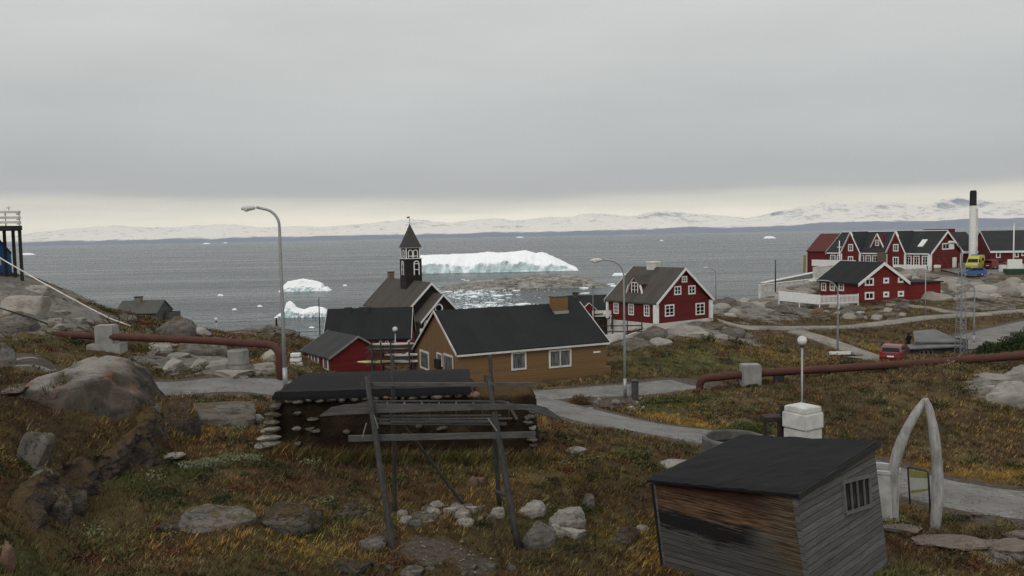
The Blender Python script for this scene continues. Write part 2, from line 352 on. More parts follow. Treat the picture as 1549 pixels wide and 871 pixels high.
def blobs(B, x, y):
    o = np.zeros(len(x))
    for px, py, d, r, a in B:
        p = P(px, py, d); o = np.maximum(o, a * np.exp(-(((x - p.x) / r) ** 2 + ((y - p.y) / (r * (1.0 if d < 35 else 1.5))) ** 2) * .9))
    return o
def masks(x, y, rd):
    n = fbm(x, y, 2.6, 4, 71); n2 = fbm(x, y, 7, 3, 77); n3 = fbm(x, y, 1.1, 3, 83)
    r = np.hypot(x, y)
    rock = blobs(ROCKB, x, y) + .30 * n; coast = sstep(r, 100, 135)
    rock = np.maximum(rock, coast * (.55 + .6 * n2))
    rock = np.maximum(rock, np.where(r > 45, .42 * n2 + .3 * n, 0)) * sstep(rd, 0, 1.0)
    green = blobs(GREENB, x, y) + .55 * np.maximum(n2, 0) + .3 * n3
    yel = blobs(YELB, x, y) + .5 * np.maximum(-n2, 0) + .35 * n
    dirt = np.maximum(blobs(DIRTB, x, y) + .25 * n3 - .05, 1.0 - sstep(rd, -.1, .55) + .3 * n3 * (rd < .6))
    return [np.clip(k, 0, 1) for k in (rock, green, yel, dirt)]

_na, _nr = 660, 640
_a = np.linspace(R(-58), R(58), _na); _r = np.geomspace(3.0, 300.0, _nr)
_AA, _RR = np.meshgrid(_a, _r); _x = (_RR * np.sin(_AA)).ravel(); _y = (_RR * np.cos(_AA)).ravel()
_rd = road_dist(_x, _y); _z = ground_np(_x, _y, _rd); _mk = masks(_x, _y, _rd)
# bare rock stands proud of the turf, in ledges
_led = np.abs(fbm(_x, _y, 3.2, 4, 131)); _bigled = np.abs(fbm(_x, _y, 9, 4, 137))
# steep ground near the viewer is bare rock with a broken face
_zg = _z.reshape(_nr, _na); _sl = np.hypot(np.gradient(_zg, axis=0) / np.gradient(_RR, axis=0), np.gradient(_zg, axis=1) / (_RR * np.gradient(_AA, axis=1))).ravel()
_steep = sstep(_sl + .25 * fbm(_x, _y, 1.2, 3, 211), .95, 1.5) * (_RR.ravel() < 45) * (_RR.ravel() > 15) * sstep(_rd, 0, 1)
_mk[0] = np.maximum(_mk[0], .6 * _steep)
_z = _z + sstep(_mk[0], .42, .75) * (.10 + .35 * _led + .8 * sstep(_RR.ravel(), 60, 130) * _bigled)
def grid_mesh(name, x, y, z, na, nr):
    me = bpy.data.meshes.new(name); me.vertices.add(len(x)); me.vertices.foreach_set('co', np.stack([x, y, z], -1).ravel().astype(np.float32))
    i, j = np.meshgrid(np.arange(nr - 1), np.arange(na - 1), indexing='ij'); b = (i * na + j).ravel()
    q = np.stack([b, b + 1, b + na + 1, b + na], -1).ravel()
    me.loops.add(len(q)); me.loops.foreach_set('vertex_index', q.astype(np.int32)); n = len(q) // 4
    me.polygons.add(n); me.polygons.foreach_set('loop_start', np.arange(0, n * 4, 4, dtype=np.int32))
    me.update(calc_edges=True); me.polygons.foreach_set('use_smooth', np.ones(n, bool)); me.update(); return me
me = grid_mesh('terrain', _x, _y, _z, _na, _nr)
at_ = me.attributes.new('cover', 'FLOAT_COLOR', 'POINT'); at_.data.foreach_set('color', np.stack(_mk, -1).ravel().astype(np.float32))

ROCK_LO, ROCK_HI = (.055, .052, .048), (.19, .178, .16)
def rock_color(m, co, sc=1.0):
    n1 = m.noise(co, .9 * sc, 8, .62, .6); n2 = m.noise(co, 4.5 * sc, 6, .65); n3 = m.noise(co, .35 * sc, 4)
    c = m.mix(m.rng(n1, .3, .68), ROCK_LO, ROCK_HI)
    c = m.mix(m.rng(n3, .42, .66, 0, .5), c, (.20, .155, .125))           # pinkish gneiss
    c = m.mix(m.rng(n2, .56, .72, 0, .75), c, (.030, .029, .026))         # dark lichen
    c = m.mix(m.rng(m.noise(co, 2.2 * sc, 5, .7), .62, .7, 0, .5), c, (.30, .285, .26))
    c = m.mix(m.rng(m.noise(co, 1.3 * sc, 6, .6), .66, .72, 0, .45), c, (.24, .085, .03))   # rust lichen
    c = m.mix(m.rng(m.noise(co, 22 * sc, 4, .75), .48, .7, 0, .6), c, (.028, .026, .024)); c = m.mix(m.rng(m.noise(co, 9 * sc, 6, .75, .4), .6, .72, 0, .5), c, (.27, .255, .23))
    # joints: thin dark seams where two stretched noises cross their middle value
    k1 = m.noise(m.co('Object', (.30 * sc, .9 * sc, 1.6 * sc), (.2, .1, .5)), 1.0, 4, .6, .4); k2 = m.noise(m.co('Object', (1.0 * sc, .35 * sc, 1.2 * sc), (.1, .3, -.4)), .8, 3, .6, .3)
    a1 = m.math('ABSOLUTE', m.math('SUBTRACT', k1, .5)); a2 = m.math('ABSOLUTE', m.math('SUBTRACT', k2, .52))
    cf = m.math('MULTIPLY', m.math('MAXIMUM', m.rng(a1, .002, .014, .8, 0), m.rng(a2, .002, .010, .6, 0)), m.rng(n2, .38, .55, .2, 1))
    c = m.mix(cf, c, (.032, .027, .02))
    bed = m.noise(m.co('Object', (.12 * sc, .5 * sc, 3.0 * sc), (.15, .1, .3)), 1.6, 5, .65)
    c = m.mix(m.rng(bed, .5, .72, 0, .5), c, (.085, .08, .072))
    h = m.math('SUBTRACT', m.math('ADD', m.math('ADD', n1, m.math('MULTIPLY', n2, .5)), m.math('MULTIPLY', bed, .6)), cf)
    return c, h
def turf_color(m, co, green, yel):
    n1 = m.noise(co, .55, 6, .6); n2 = m.noise(co, 2.6, 6, .65); n3 = m.noise(co, 14, 5, .7); n4 = m.noise(co, .16, 3)
    c = m.mix(m.rng(n1, .32, .68), (.050, .033, .018), (.125, .074, .032))
    c = m.mix(m.rng(n2, .45, .72, 0, .7), c, (.175, .13, .058))
    c = m.mix(m.rng(n4, .42, .62, 0, .55), c, (.085, .072, .030))
    c = m.mix(m.rng(m.noise(co, .8, 6, .65), .55, .7, 0, .6), c, (.10, .042, .022))
    g = m.rng(m.math('ADD', green, m.math('MULTIPLY', m.math('SUBTRACT', n2, .5), 2.2)), .35, .95)
    c = m.mix(g, c, m.mix(n3, (.050, .056, .018), (.12, .122, .040)))
    y = m.rng(m.math('ADD', yel, m.math('MULTIPLY', m.math('SUBTRACT', n2, .5), .9)), .3, .85)
    c = m.mix(y, c, m.mix(n3, (.17, .085, .018), (.28, .16, .035)))
    c = m.mix(m.rng(n3, .35, .7, .5, 0), c, (.018, .012, .008))
    pt = m.noise(co, .23, 5, .6, .5); c = m.mix(m.rng(pt, .52, .68, 0, .55), c, (.19, .145, .062)); c = m.mix(m.rng(pt, .48, .34, 0, .6), c, (.034, .022, .013))
    return c, m.math('ADD', n3, m.math('MULTIPLY', n2, 1.2))
m = M('tundra', .95, .12); co = m.co(); at = m.attr('cover'); s_ = m.n.new('ShaderNodeSeparateColor'); m.l.new(at.outputs['Color'], s_.inputs[0])
rk, gr, ye = s_.outputs[0], s_.outputs[1], s_.outputs[2]; di = at.outputs['Alpha']
tcol, th_ = turf_color(m, co, gr, ye); rcol, rh = rock_color(m, co, .8)
rcol = m.mix(m.rng(m.sepxyz(m.pos())[1], 33, 55, 0, .45), rcol, m.mix(m.noise(co, .7, 6, .65), (.10, .095, .085), (.36, .33, .29)))
dn = m.noise(co, 6, 6, .7); dcol = m.mix(m.rng(dn, .3, .7), (.045, .034, .025), (.15, .125, .10))
df = m.rng(m.math('ADD', di, m.math('MULTIPLY', m.math('SUBTRACT', dn, .5), .8)), .42, .62)
c = m.mix(df, tcol, dcol)
rf = m.rng(m.math('ADD', rk, m.math('MULTIPLY', m.math('SUBTRACT', m.noise(m.co(scale=(.7, 1.3, 2)), 1.1, 7, .7), .5), 1.9)), .50, .58)
c = m.mix(rf, c, rcol); m.col(c)
hh = m.math('ADD', m.math('MULTIPLY', th_, m.math('SUBTRACT', 1, rf)), m.math('MULTIPLY', rh, rf)); m.bump(hh, .9, .12)
TUNDRA = m.m
terrain = struct(link('terrain', me, TUNDRA))

m = M('gneiss', .88, .25); co = m.co(); c, h = rock_color(m, co, 1.5)
c = m.mix(m.rng(m.rand(), 0, 1, 0, .35), c, (.17, .158, .14))
mossf = m.rng(m.math('ADD', m.math('MULTIPLY', m.nz(), .6), m.noise(co, 2.5, 5, .7)), 0.98, 1.10, 0, .8)
c = m.mix(mossf, c, m.mix(m.noise(co, 12, 4), (.035, .03, .012), (.11, .075, .022)))
m.col(c).bump(h, .8, .05); GNEISS = m.m
m = M('pale_gneiss', .85, .25); co = m.co(); c, h = rock_color(m, co, 1.2); c = m.mix(m.rng(m.rand(), 0, 1, .35, .75), c, (.40, .37, .32)); m.col(c).bump(h, .8, .05); PALE = m.m
m = M('rust_rock', .85, .25); co = m.co(); c, h = rock_color(m, co, 2); c = m.mix(.6, c, (.19, .095, .06)); m.col(c).bump(h, .6, .03); RUSTROCK = m.m

# road sheets
def asphalt(name, lo, hi):
    m = M(name, .9, .2); co = m.co(); n1 = m.noise(co, .5, 5); n2 = m.noise(co, 9, 5, .7); n3 = m.noise(m.co(scale=(.3, .3, 1)), 3, 5)
    c = m.mix(m.rng(n1, .3, .7), lo, hi); c = m.mix(m.rng(n2, .4, .7, 0, .4), c, tuple(x * .65 for x in lo)); c = m.mix(m.rng(n3, .56, .68, 0, .5), c, tuple(x * .5 for x in lo)); c = m.mix(m.rng(m.noise(co, 1.7, 7, .7, 1.0), .60, .66, 0, .55), c, tuple(x * 1.35 for x in hi)); c = m.mix(m.rng(m.math('ABSOLUTE', m.math('SUBTRACT', m.noise(co, .8, 5, .65, .8), .5)), .004, .014, .7, 0), c, tuple(x * .35 for x in lo))
    m.col(c).bump(n2, .3, .02); return m.m
ASPH = asphalt('asphalt', (.14, .133, .122), (.23, .22, .203)); GRAV = asphalt('gravel', (.18, .165, .14), (.30, .275, .24))
def ribbon(name, p, w, mat, lift=.05, nl=6, edge=.42, seed=0):
    t = np.gradient(p, axis=0); t /= np.linalg.norm(t, axis=1)[:, None]; nn = np.stack([-t[:, 1], t[:, 0]], -1)
    s = np.linspace(-1, 1, nl); k = np.arange(len(p))
    X = np.empty((len(p), nl, 2))
    for j, q in enumerate(s):
        wob = edge * vnoise(k * .43 + 7.1 * (q > 0), np.full(len(k), seed + .37)) if abs(q) == 1 else 0
        X[:, j] = p + nn * (q * w / 2 + np.sign(q) * wob)[:, None] if abs(q) == 1 else p + nn * q * w / 2
    x, y = X[..., 0].ravel(), X[..., 1].ravel(); z = tps(x, y) + lift
    z = z.reshape(len(p), nl); z[:, 0] -= lift + .16; z[:, -1] -= lift + .16; z = z.ravel()
    me = grid_mesh(name, x, y, z, nl, len(p)); o = link(name, me, mat); return struct(o)
for i, (nm, (p, w)) in enumerate(ROADS.items()):
    ribbon(nm, p, w, GRAV if 'path' in nm else ASPH, .05 + .006 * i if p[0][1] < 80 else .14 + .01 * i, seed=i, nl=8)

# ------------------------------------------------------------ sea
m = M('sea_water', .12, .38); co = m.pos()
w1 = m.noise(m.pos((.35, .9, 1)), .55, 6, .62, .4); w2 = m.noise(m.pos((.05, .16, 1)), 1.0, 4, .55); w3 = m.noise(m.pos((.004, .022, 1)), 1.0, 4, .6)
c = m.mix(m.rng(w3, .35, .65), (.022, .034, .037), (.045, .062, .065))
c = m.mix(m.rng(m.noise(m.pos((.011, .06, 1)), 1.0, 5, .6), .56, .68, 0, .5), c, (.085, .105, .108)); m.col(c)
m.l.new(m.rng(w3, .35, .7, .26, .16), m.b.inputs['Roughness']); m.b.inputs['IOR'].default_value = 1.33
m.bump(m.math('ADD', m.math('MULTIPLY', w1, .45), m.math('MULTIPLY', w2, 1.4)), 1.0, 2.2); WATER = m.m
struct(MB().add([(-21000, -150, 0), (21000, -150, 0), (21000, 23000, 0), (-21000, 23000, 0)], [(0, 1, 2, 3)]).build('sea', WATER))

# ------------------------------------------------------------ far coast
def mountains():
    nx, ny = 420, 60
    X = np.linspace(-14500, 14500, nx); Y = np.linspace(0, 1, ny) ** 1.4 * 6500 + 12500
    xx, yy = np.meshgrid(X, Y); x, y = xx.ravel(), yy.ravel()
    px = 774.5 + F * x / y
    # summit line in metres as a function of bearing
    bx = [-400, 30, 100, 180, 260, 330, 420, 500, 560, 620, 680, 740, 800, 880, 940, 1010, 1080, 1130, 1200, 1250, 1310, 1380, 1450, 1520, 1700, 2100]
    bh = [12, 14, 20, 24, 20, 24, 20, 17, 22, 26, 20, 24, 22, 25, 24, 29, 24, 20, 27, 36, 36, 33, 36, 33, 34, 30]
    top = np.interp(px, bx, bh) / F * 15500
    t = (y - 12500) / 6500
    rise = .30 * sstep(t, .0, .12) + .7 * sstep(t, .12, .62)
    n = fbm(x, y, 2600, 6, 3); rid = 1 - np.abs(fbm(x, y, 1900, 5, 8)) * 2.2
    z = top * rise * 1.12 * (.78 + .34 * rid + .30 * n) - 6 * (1 - sstep(t, 0, .03)) + 2
    me = grid_mesh('mountains', x, y, z, nx, ny)
    m = M('snowy_rock', .9, .1); co = m.pos((.001, .001, .0022)); n1 = m.noise(co, 1.4, 8, .68); n2 = m.noise(co, 6, 6, .7)
    zz = m.math('SUBTRACT', m.sepxyz(m.pos())[2], m.rng(m.sepxyz(m.pos())[0], 1500, 7000, 0, 60))
    f = m.math('ADD', m.rng(zz, 20, 120), m.math('MULTIPLY', m.math('SUBTRACT', n1, .5), 1.3))
    f = m.math('SUBTRACT', f, m.rng(m.nz(), .985, .93, 0, .55))
    c = m.mix(m.rng(f, .36, .60), (.17, .20, .25), (.95, .89, .78)); c = m.mix(m.rng(m.math('ADD', n2, m.rng(m.nz(), .995, .95, 0, .12)), .57, .66, 0, .6), c, (.22, .24, .275)); m.col(c)
    return struct(link('mountains', me, m.m))
mountains()

# ------------------------------------------------------------ haze: one closed box of thin air
hz = MB().box(-23000, 23000, -300, 26000, -38, 760).build('haze', None); struct(hz, 'stuff')
hm = bpy.data.materials.new('haze'); hm.use_nodes = True; hn = hm.node_tree; hn.nodes.clear()
pv = hn.nodes.new('ShaderNodeVolumePrincipled'); pv.inputs['Color'].default_value = (.80, .86, .95, 1); pv.inputs['Density'].default_value = 3.6e-5; pv.inputs['Anisotropy'].default_value = 0.0
ho = hn.nodes.new('ShaderNodeOutputMaterial'); hn.links.new(pv.outputs[0], ho.inputs['Volume']); hz.data.materials.append(hm)

m = M('outcrop_gneiss', .88, .25); co = m.co('Object', (2.6, 2.6, 2.0)); c, h = rock_color(m, co, .8)
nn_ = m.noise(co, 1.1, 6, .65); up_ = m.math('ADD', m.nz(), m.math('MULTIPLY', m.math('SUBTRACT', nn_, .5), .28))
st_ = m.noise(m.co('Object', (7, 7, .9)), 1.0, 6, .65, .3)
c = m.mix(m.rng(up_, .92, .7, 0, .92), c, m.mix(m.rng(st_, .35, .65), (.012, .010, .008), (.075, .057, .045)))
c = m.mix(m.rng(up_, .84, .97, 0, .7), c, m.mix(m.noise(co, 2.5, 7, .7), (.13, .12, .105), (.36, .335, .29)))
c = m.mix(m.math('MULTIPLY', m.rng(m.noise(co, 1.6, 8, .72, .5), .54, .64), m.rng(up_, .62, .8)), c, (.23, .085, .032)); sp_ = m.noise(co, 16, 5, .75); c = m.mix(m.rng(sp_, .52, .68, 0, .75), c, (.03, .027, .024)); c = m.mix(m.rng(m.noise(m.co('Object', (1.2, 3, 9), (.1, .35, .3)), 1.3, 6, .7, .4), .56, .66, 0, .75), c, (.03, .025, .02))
m.col(c).bump(h, .7, .05); OUTC = m.m
m = M('dark_gneiss', .9, .2); co = m.co(); c, h = rock_color(m, co, 1.5); st_ = m.noise(m.co('Object', (4, 4, 1.0)), 1.0, 6, .68, .3); c = m.mix(.8, c, m.mix(m.rng(st_, .33, .66), (.010, .008, .007), (.085, .056, .042)))
c = m.mix(m.rng(m.math('ADD', m.nz(), m.noise(co, 2.5, 5, .7)), .92, 1.2, 0, .95), c, m.mix(m.noise(co, 9, 4), (.028, .024, .010), (.10, .06, .024))); m.col(c).bump(h, .9, .06); DARKR = m.m

m = M('earthy_rock', .95, .12); co = m.co(); c, h = rock_color(m, co, 1.6); e1 = m.noise(co, 1.8, 7, .7); e2 = m.noise(co, 9, 6, .72)
tc_ = m.mix(m.rng(e2, .3, .7), (.026, .018, .011), (.12, .082, .042)); c = m.mix(m.rng(m.math('ADD', m.nz(), m.math('MULTIPLY', m.math('SUBTRACT', e1, .5), 2.6)), .35, .75, 0, .95), c, tc_); m.col(c).bump(m.math('ADD', h, e2), .9, .08); EARTHY = m.m

m = M('pink_gneiss', .88, .2); co = m.co(); c, h = rock_color(m, co, 1.4); c = m.mix(.55, c, m.mix(m.noise(co, 3, 6, .7), (.11, .08, .065), (.27, .205, .17))); m.col(c).bump(h, .8, .05); PINK = m.m
# ------------------------------------------------------------ materials for built things
RED = boards('red_boards', (.15, .013, .012), 'z', .16)
REDV = boards('red_upright_boards', (.19, .018, .015), 'x', .16)
DRED = boards('dark_red_boards', (.115, .011, .011), 'z', .18)
OCHRE_H = boards('ochre_boards', (.185, .107, .047), 'z', .17, .10, .4)
OCHRE_V = boards('ochre_upright_boards', (.18, .102, .046), 'y', .16, .12, .45)
TAR = boards('tarred_boards', (.018, .013, .011), 'z', .2, .3)
BLUEW = boards('blue_boards', (.03, .10, .30), 'z', .15)
WHITE = plain('white_paint', (.72, .72, .70), .6, .10)
OFFW = plain('weathered_white_paint', (.55, .54, .50), .75, .22, 1.2)
LRED = plain('red_sheet_roof', (.085, .012, .011), .6, .2)
def felt(name, c, axis='x', w=.9, rough=.85):
    m = M(name, rough, .2); co = m.co(); a = m.sepxyz(co)['xyz'.index(axis)]
    fr = m.math('FRACT', m.math('DIVIDE', a, w)); seam = m.math('LESS_THAN', fr, .035)
    r = m.white(m.math('FLOOR', m.math('DIVIDE', a, w))); n = m.noise(co, .8, 6, .65); n2 = m.noise(co, 7, 4)
    b = m.mix(r, tuple(x * .88 for x in c), tuple(x * 1.12 for x in c)); b = m.mix(m.rng(n, .4, .75, 0, .5), b, tuple(x * 1.6 for x in c))
    b = m.mix(m.rng(n2, .4, .7, 0, .35), b, tuple(x * .6 for x in c)); b = m.mix(m.math('MULTIPLY', seam, .5), b, tuple(x * .4 for x in c))
    m.col(b).bump(m.math('ADD', n2, seam), .3, .02); return m.m
FELT = felt('black_roofing_felt', (.0155, .0165, .017)); FELT_Y = felt('roofing_felt', (.0155, .0165, .017), 'y')
FELT_G = felt('grey_roofing_felt', (.042, .043, .041), 'y', .6); FELT_B = felt('brown_grey_roofing_felt', (.066, .058, .049), 'y', .8)
FELT_D = felt('slate_roofing_felt', (.026, .028, .029), 'y', .7)
m = M('dark_glass', .1, .22); m.col((.008, .009, .010)); GLASS = m.m
m = M('curtained_glass', .15, .5); m.col(m.mix(m.rng(m.noise(m.co(scale=(6, 6, .6)), 2, 3), .4, .6), (.05, .052, .055), (.16, .16, .155))); CURT = m.m
CONC = plain('concrete', (.26, .25, .235), .9, .25, 1.5); CONCD = plain('dark_concrete', (.17, .165, .155), .9, .3, 1.5)
STEEL = plain('galvanised_steel', (.30, .31, .32), .45, .12, 2, .5, .5); DSTEEL = plain('dark_steel', (.03, .03, .032), .5, .2, 2, .4)
LAMPW = plain('lamp_housing', (.5, .5, .48), .4, .08, 2); BLACKP = plain('black_paint', (.014, .014, .014), .6, .2)
BRICK = plain('chimney_brick', (.20, .11, .06), .85, .3, 6)
m = M('globe_plastic', .25, .5); m.col((.62, .62, .58)); GLOBE = m.m
m = M('rusty_pipe', .8, .3); co = m.co(); n = m.noise(co, 1.4, 6, .65); n2 = m.noise(co, 7, 5, .7)
c = m.mix(m.rng(n, .3, .7), (.055, .020, .015), (.095, .033, .025)); c = m.mix(m.rng(n2, .55, .75, 0, .7), c, (.06, .03, .024)); m.col(c).bump(n2, .3, .02); RUST = m.m
def weathered(name, c1, c2, c3, axis='z', w=.16, scale=(1, 1, 10)):
    m = M(name, .9, .15); co = m.co(); a = m.sepxyz(co)['xyz'.index(axis)]
    t = m.math('ADD', m.math('DIVIDE', a, w), m.math('MULTIPLY', m.noise(co, .6, 2), .25)); fr = m.math('FRACT', t); g = m.math('LESS_THAN', fr, .07); r = m.white(m.math('FLOOR', t))
    n1 = m.noise(m.co(scale=scale), 2.2, 7, .65, .3); n2 = m.noise(co, 1.1, 5, .6); n3 = m.noise(m.co(scale=tuple(3 * x for x in scale)), 4, 5, .7)
    b = m.mix(m.rng(n1, .3, .7), c1, c2); b = m.mix(m.math('MULTIPLY', r, .55), b, c3); b = m.mix(m.rng(n3, .5, .75, 0, .7), b, tuple(x * .35 for x in c1))
    m.groove = g; b = m.mix(m.math('MULTIPLY', g, .9), b, (.006, .006, .006)); m.col(b)
    m.bump(m.math('SUBTRACT', m.math('ADD', m.math('MULTIPLY', n1, .5), m.math('MULTIPLY', n3, .3)), g), .8, .02); return m
GREYWOOD = weathered('weathered_planks', (.085, .083, .08), (.17, .165, .16), (.06, .058, .055)).m
m = M('driftwood', .9, .15); n = m.noise(m.co(scale=(9, 9, 1)), 2, 6, .7); n2 = m.noise(m.co(), 2, 5); c = m.mix(m.rng(n, .3, .7), (.024, .023, .022), (.082, .079, .075)); c = m.mix(m.rng(n2, .5, .7, 0, .5), c, (.04, .036, .032)); m.col(c).bump(n, .6, .01); POLE = m.m
m = M('grey_driftwood_plank', .9, .15); n = m.noise(m.co(scale=(1, 9, 12)), 2, 6, .7); n2 = m.noise(m.co(), 1.5, 5); c = m.mix(m.rng(n, .3, .7), (.042, .041, .04), (.118, .115, .111)); c = m.mix(m.rng(n2, .55, .7, 0, .6), c, (.045, .042, .04)); m.col(c).bump(n, .6, .01); PLANK = m.m

# ------------------------------------------------------------ house builder
class Fr:
    """local frame of a house: origin at its near corner, x along the near gable (or long) wall, y away from it"""
    def __init__(s, px, py, d, ang):
        s.o = P(px, py, d); s.a = R(ang); s.e1 = Vector((math.cos(s.a), math.sin(s.a), 0)); s.e2 = Vector((-s.e1.y, s.e1.x, 0))
    def on(s, face, px, py, off=0):
        """where the sight line of a picture point meets the wall: 'a' plane y=off, 'b' plane x=off"""
        r = ray(px, py); c = Vector((0, 0, ZC)) - s.o; nrm, al = (s.e2, s.e1) if face == 'a' else (s.e1, s.e2)
        t = (off - c.dot(nrm)) / r.dot(nrm); q = c + r * t; return q.dot(al), q.z
def on_face(face, off, s, z, o):
    return (s, off - o, z) if face == 'a' else (off - o, s, z)
def face_box(mb, face, off, s0, s1, z0, z1, o0, o1):
    if face == 'a': mb.box(s0, s1, off - o1, off - o0, z0, z1)
    else: mb.box(off - o1, off - o0, s0, s1, z0, z1)
def window(par, face, off, s0, s1, z0, z1, nx=2, ny=2, fw=.09, fm=None, gm=None, bar=.045, name='window'):
    if s0 > s1: s0, s1 = s1, s0
    if z0 > z1: z0, z1 = z1, z0
    mb = MB()
    face_box(mb, face, off, s0, s0 + fw, z0, z1, -.02, .06); face_box(mb, face, off, s1 - fw, s1, z0, z1, -.02, .06)
    face_box(mb, face, off, s0 + fw, s1 - fw, z0, z0 + fw, -.02, .058); face_box(mb, face, off, s0 + fw, s1 - fw, z1 - fw, z1, -.02, .058)
    for i in range(1, nx):
        c = s0 + (s1 - s0) * i / nx; face_box(mb, face, off, c - bar / 2 - (.02 if nx == 2 else 0), c + bar / 2 + (.02 if nx == 2 else 0), z0 + fw, z1 - fw, -.018, .05)
    for i in range(1, ny):
        c = z0 + (z1 - z0) * i / ny; face_box(mb, face, off, s0 + fw, s1 - fw, c - bar / 2, c + bar / 2, -.016, .045)
    w = mb.build(name, fm or WHITE, par)
    g = MB(); face_box(g, face, off, s0 + fw * .6, s1 - fw * .6, z0 + fw * .6, z1 - fw * .6, -.01, .02); g.build('pane', gm or GLASS, w); return w
def win_px(par, fr, face, off, x0, y0, x1, y1, **k):
    ym = (y0 + y1) / 2; s0, _ = fr.on(face, x0, ym, off); s1, _ = fr.on(face, x1, ym, off); xm = (x0 + x1) / 2
    _, z0 = fr.on(face, xm, y1, off); _, z1 = fr.on(face, xm, y0, off); return window(par, face, off, s0, s1, z0, z1, **k)
def gable(par, prof, ridge, t0, t1, base, wall, roof, trim=None, th=.12, oe=.25, og=.25, tw=.17, wall2=None, name='wall'):
    """walls and roof over a roof profile [(s, z), ...] from eave to eave; ridge: axis the ridge runs along"""
    ax = ridge
    poly = [(prof[0][0], base), (prof[-1][0], base)] + prof[::-1]
    w = MB().prism(poly, ax, t0, t1).build(name, wall, par)
    if wall2:                                     # the long walls in other boards: material by face direction
        w.data.materials.append(wall2)
        for p in w.data.polygons:
            if abs(p.normal['xyz'.index(ax)]) < .5: p.material_index = 1
    def ext(a, b, d):                             # extend a-b beyond b by d along the slope
        v = Vector((b[0] - a[0], b[1] - a[1])).normalized(); return (b[0] + v.x * d, b[1] + v.y * d)
    low = [ext(prof[1], prof[0], oe)] + prof[1:-1] + [ext(prof[-2], prof[-1], oe)]
    low = [(s, z + .012) for s, z in low]
    up = []
    for i, (s, z) in enumerate(low):
        sl = [abs((low[j + 1][1] - low[j][1]) / (low[j + 1][0] - low[j][0])) for j in (i - 1, i) if 0 <= j < len(low) - 1]
        up.append((s, z + th * math.sqrt(1 + (sum(sl) / len(sl)) ** 2)))
    mb = MB(); n = len(low)
    vs = []
    for t in (t0 - og, t1 + og):
        for q in (low, up): vs += [((s, t, z) if ax == 'y' else (t, s, z)) for s, z in q]
    fs = []
    for i in range(n - 1):
        fs += [(i, i + 1, 2 * n + i + 1, 2 * n + i), (n + i, 3 * n + i, 3 * n + i + 1, n + i + 1), (i, n + i, n + i + 1, i + 1), (2 * n + i, 2 * n + i + 1, 3 * n + i + 1, 3 * n + i)]
    fs += [(0, 2 * n, 3 * n, n), (n - 1, 2 * n - 1, 4 * n - 1, 3 * n - 1)]
    r = mb.add(vs, fs).build('roof', roof, par)
    if trim:
        for t in (t0 - og, t1 + og):
            s_ = -1 if t < t0 else 1
            for h in (0, 1):
                pts = [(a[0], a[1] + .03) for a in up]
                k = max(range(n), key=lambda i: up[i][1]); seg = pts[:k + 1] if h == 0 else pts[k:]
                mb = MB(); nn = len(seg); vs = []
                for tt in (t + s_ * .004, t + s_ * .05):
                    for dz in (0, -(tw + th)): vs += [((s, tt, z + dz) if ax == 'y' else (tt, s, z + dz)) for s, z in seg]
                fs = []
                for i in range(nn - 1):
                    fs += [(i, i + 1, nn + i + 1, nn + i), (2 * nn + i, 3 * nn + i, 3 * nn + i + 1, 2 * nn + i + 1), (i, 2 * nn + i, 2 * nn + i + 1, i + 1), (nn + i, nn + i + 1, 3 * nn + i + 1, 3 * nn + i)]
                fs += [(0, nn, 3 * nn, 2 * nn), (nn - 1, 3 * nn - 1, 4 * nn - 1, 2 * nn - 1)]
                mb.add(vs, fs).build('bargeboard', trim, par)
    return w, r
def fascia(par, face, off, s0, s1, z, mat, h=.16):
    mb = MB(); face_box(mb, face, off, s0, s1, z - h, z, .0, .05); return mb.build('fascia', mat, par)
def corner_board(par, x, y, z0, z1, mat, w=.16):
    return MB().box(x - w / 2, x + w / 2, y - w / 2, y + w / 2, z0, z1).build('corner_board', mat, par)
def chimney(par, x, y, z0, z1, w, mat, capm=None):
    o = MB().box(x - w / 2, x + w / 2, y - w / 2, y + w / 2, z0, z1).build('chimney', mat, par)
    mb = MB(); a = w / 2 + .05; mb.box(x - a, x + a, y - a, y + a, z1, z1 + .12); mb.build('chimney_cap', capm or DSTEEL, o); return o
def base_at(fr, d, py, px):      # height of a base picture point at distance d, relative to the frame origin
    return P(px, py, d).z - fr.o.z

# --- ochre house: origin at the corner by (694, 580), ridge along x
f = Fr(694, 583, 56.0, 25)
h = thing('ochre_house', 'ochre wooden house with long black roof and squat ochre chimney beside the road', 'house', f.o, f.a)
zc = f.on('a', 694, 535)[1]; zpk = f.on('b', 659.7, 472)
sp, zp = zpk; se, ze = f.on('b', 619.4, 534.7)
L_ = f.on('a', 917, 530)[0]
prof = [(0, zc), (sp, zp), (sp + (se - sp) * .78, ze + .55), (se, ze)]
gable(h, prof, 'x', 0, L_, -1.0, OCHRE_V, FELT, OFFW, th=.10, oe=.22, og=.18, tw=.10, wall2=OCHRE_H)
fascia(h, 'a', -.21, -.15, L_ + .15, zc - .06, OFFW, .13)
MB().box(-.06, L_ + .35, -.10, 1.2, -1.3, .28).build('plinth', OCHRE_H, h)
for x0, y0, x1, y1, nx in ((773, 532, 796, 559.5, 1), (830, 528, 864, 555.5, 2)): win_px(h, f, 'a', 0, x0, y0, x1, y1, nx=nx, ny=1, fw=.13, fm=OFFW, gm=CURT)
win_px(h, f, 'b', 0, 636, 530.5, 649.3, 558.6, nx=1, ny=1, fw=.14, fm=OFFW, gm=CURT)
win_px(h, f, 'b', 0, 661.5, 534, 669.5, 553, nx=1, ny=1, fw=.10, fm=OFFW, gm=CURT)
s0 = f.on('b', 686, 560)[0]; s1 = f.on('b', 672.5, 560)[0]; zt = f.on('b', 679, 536)[1]
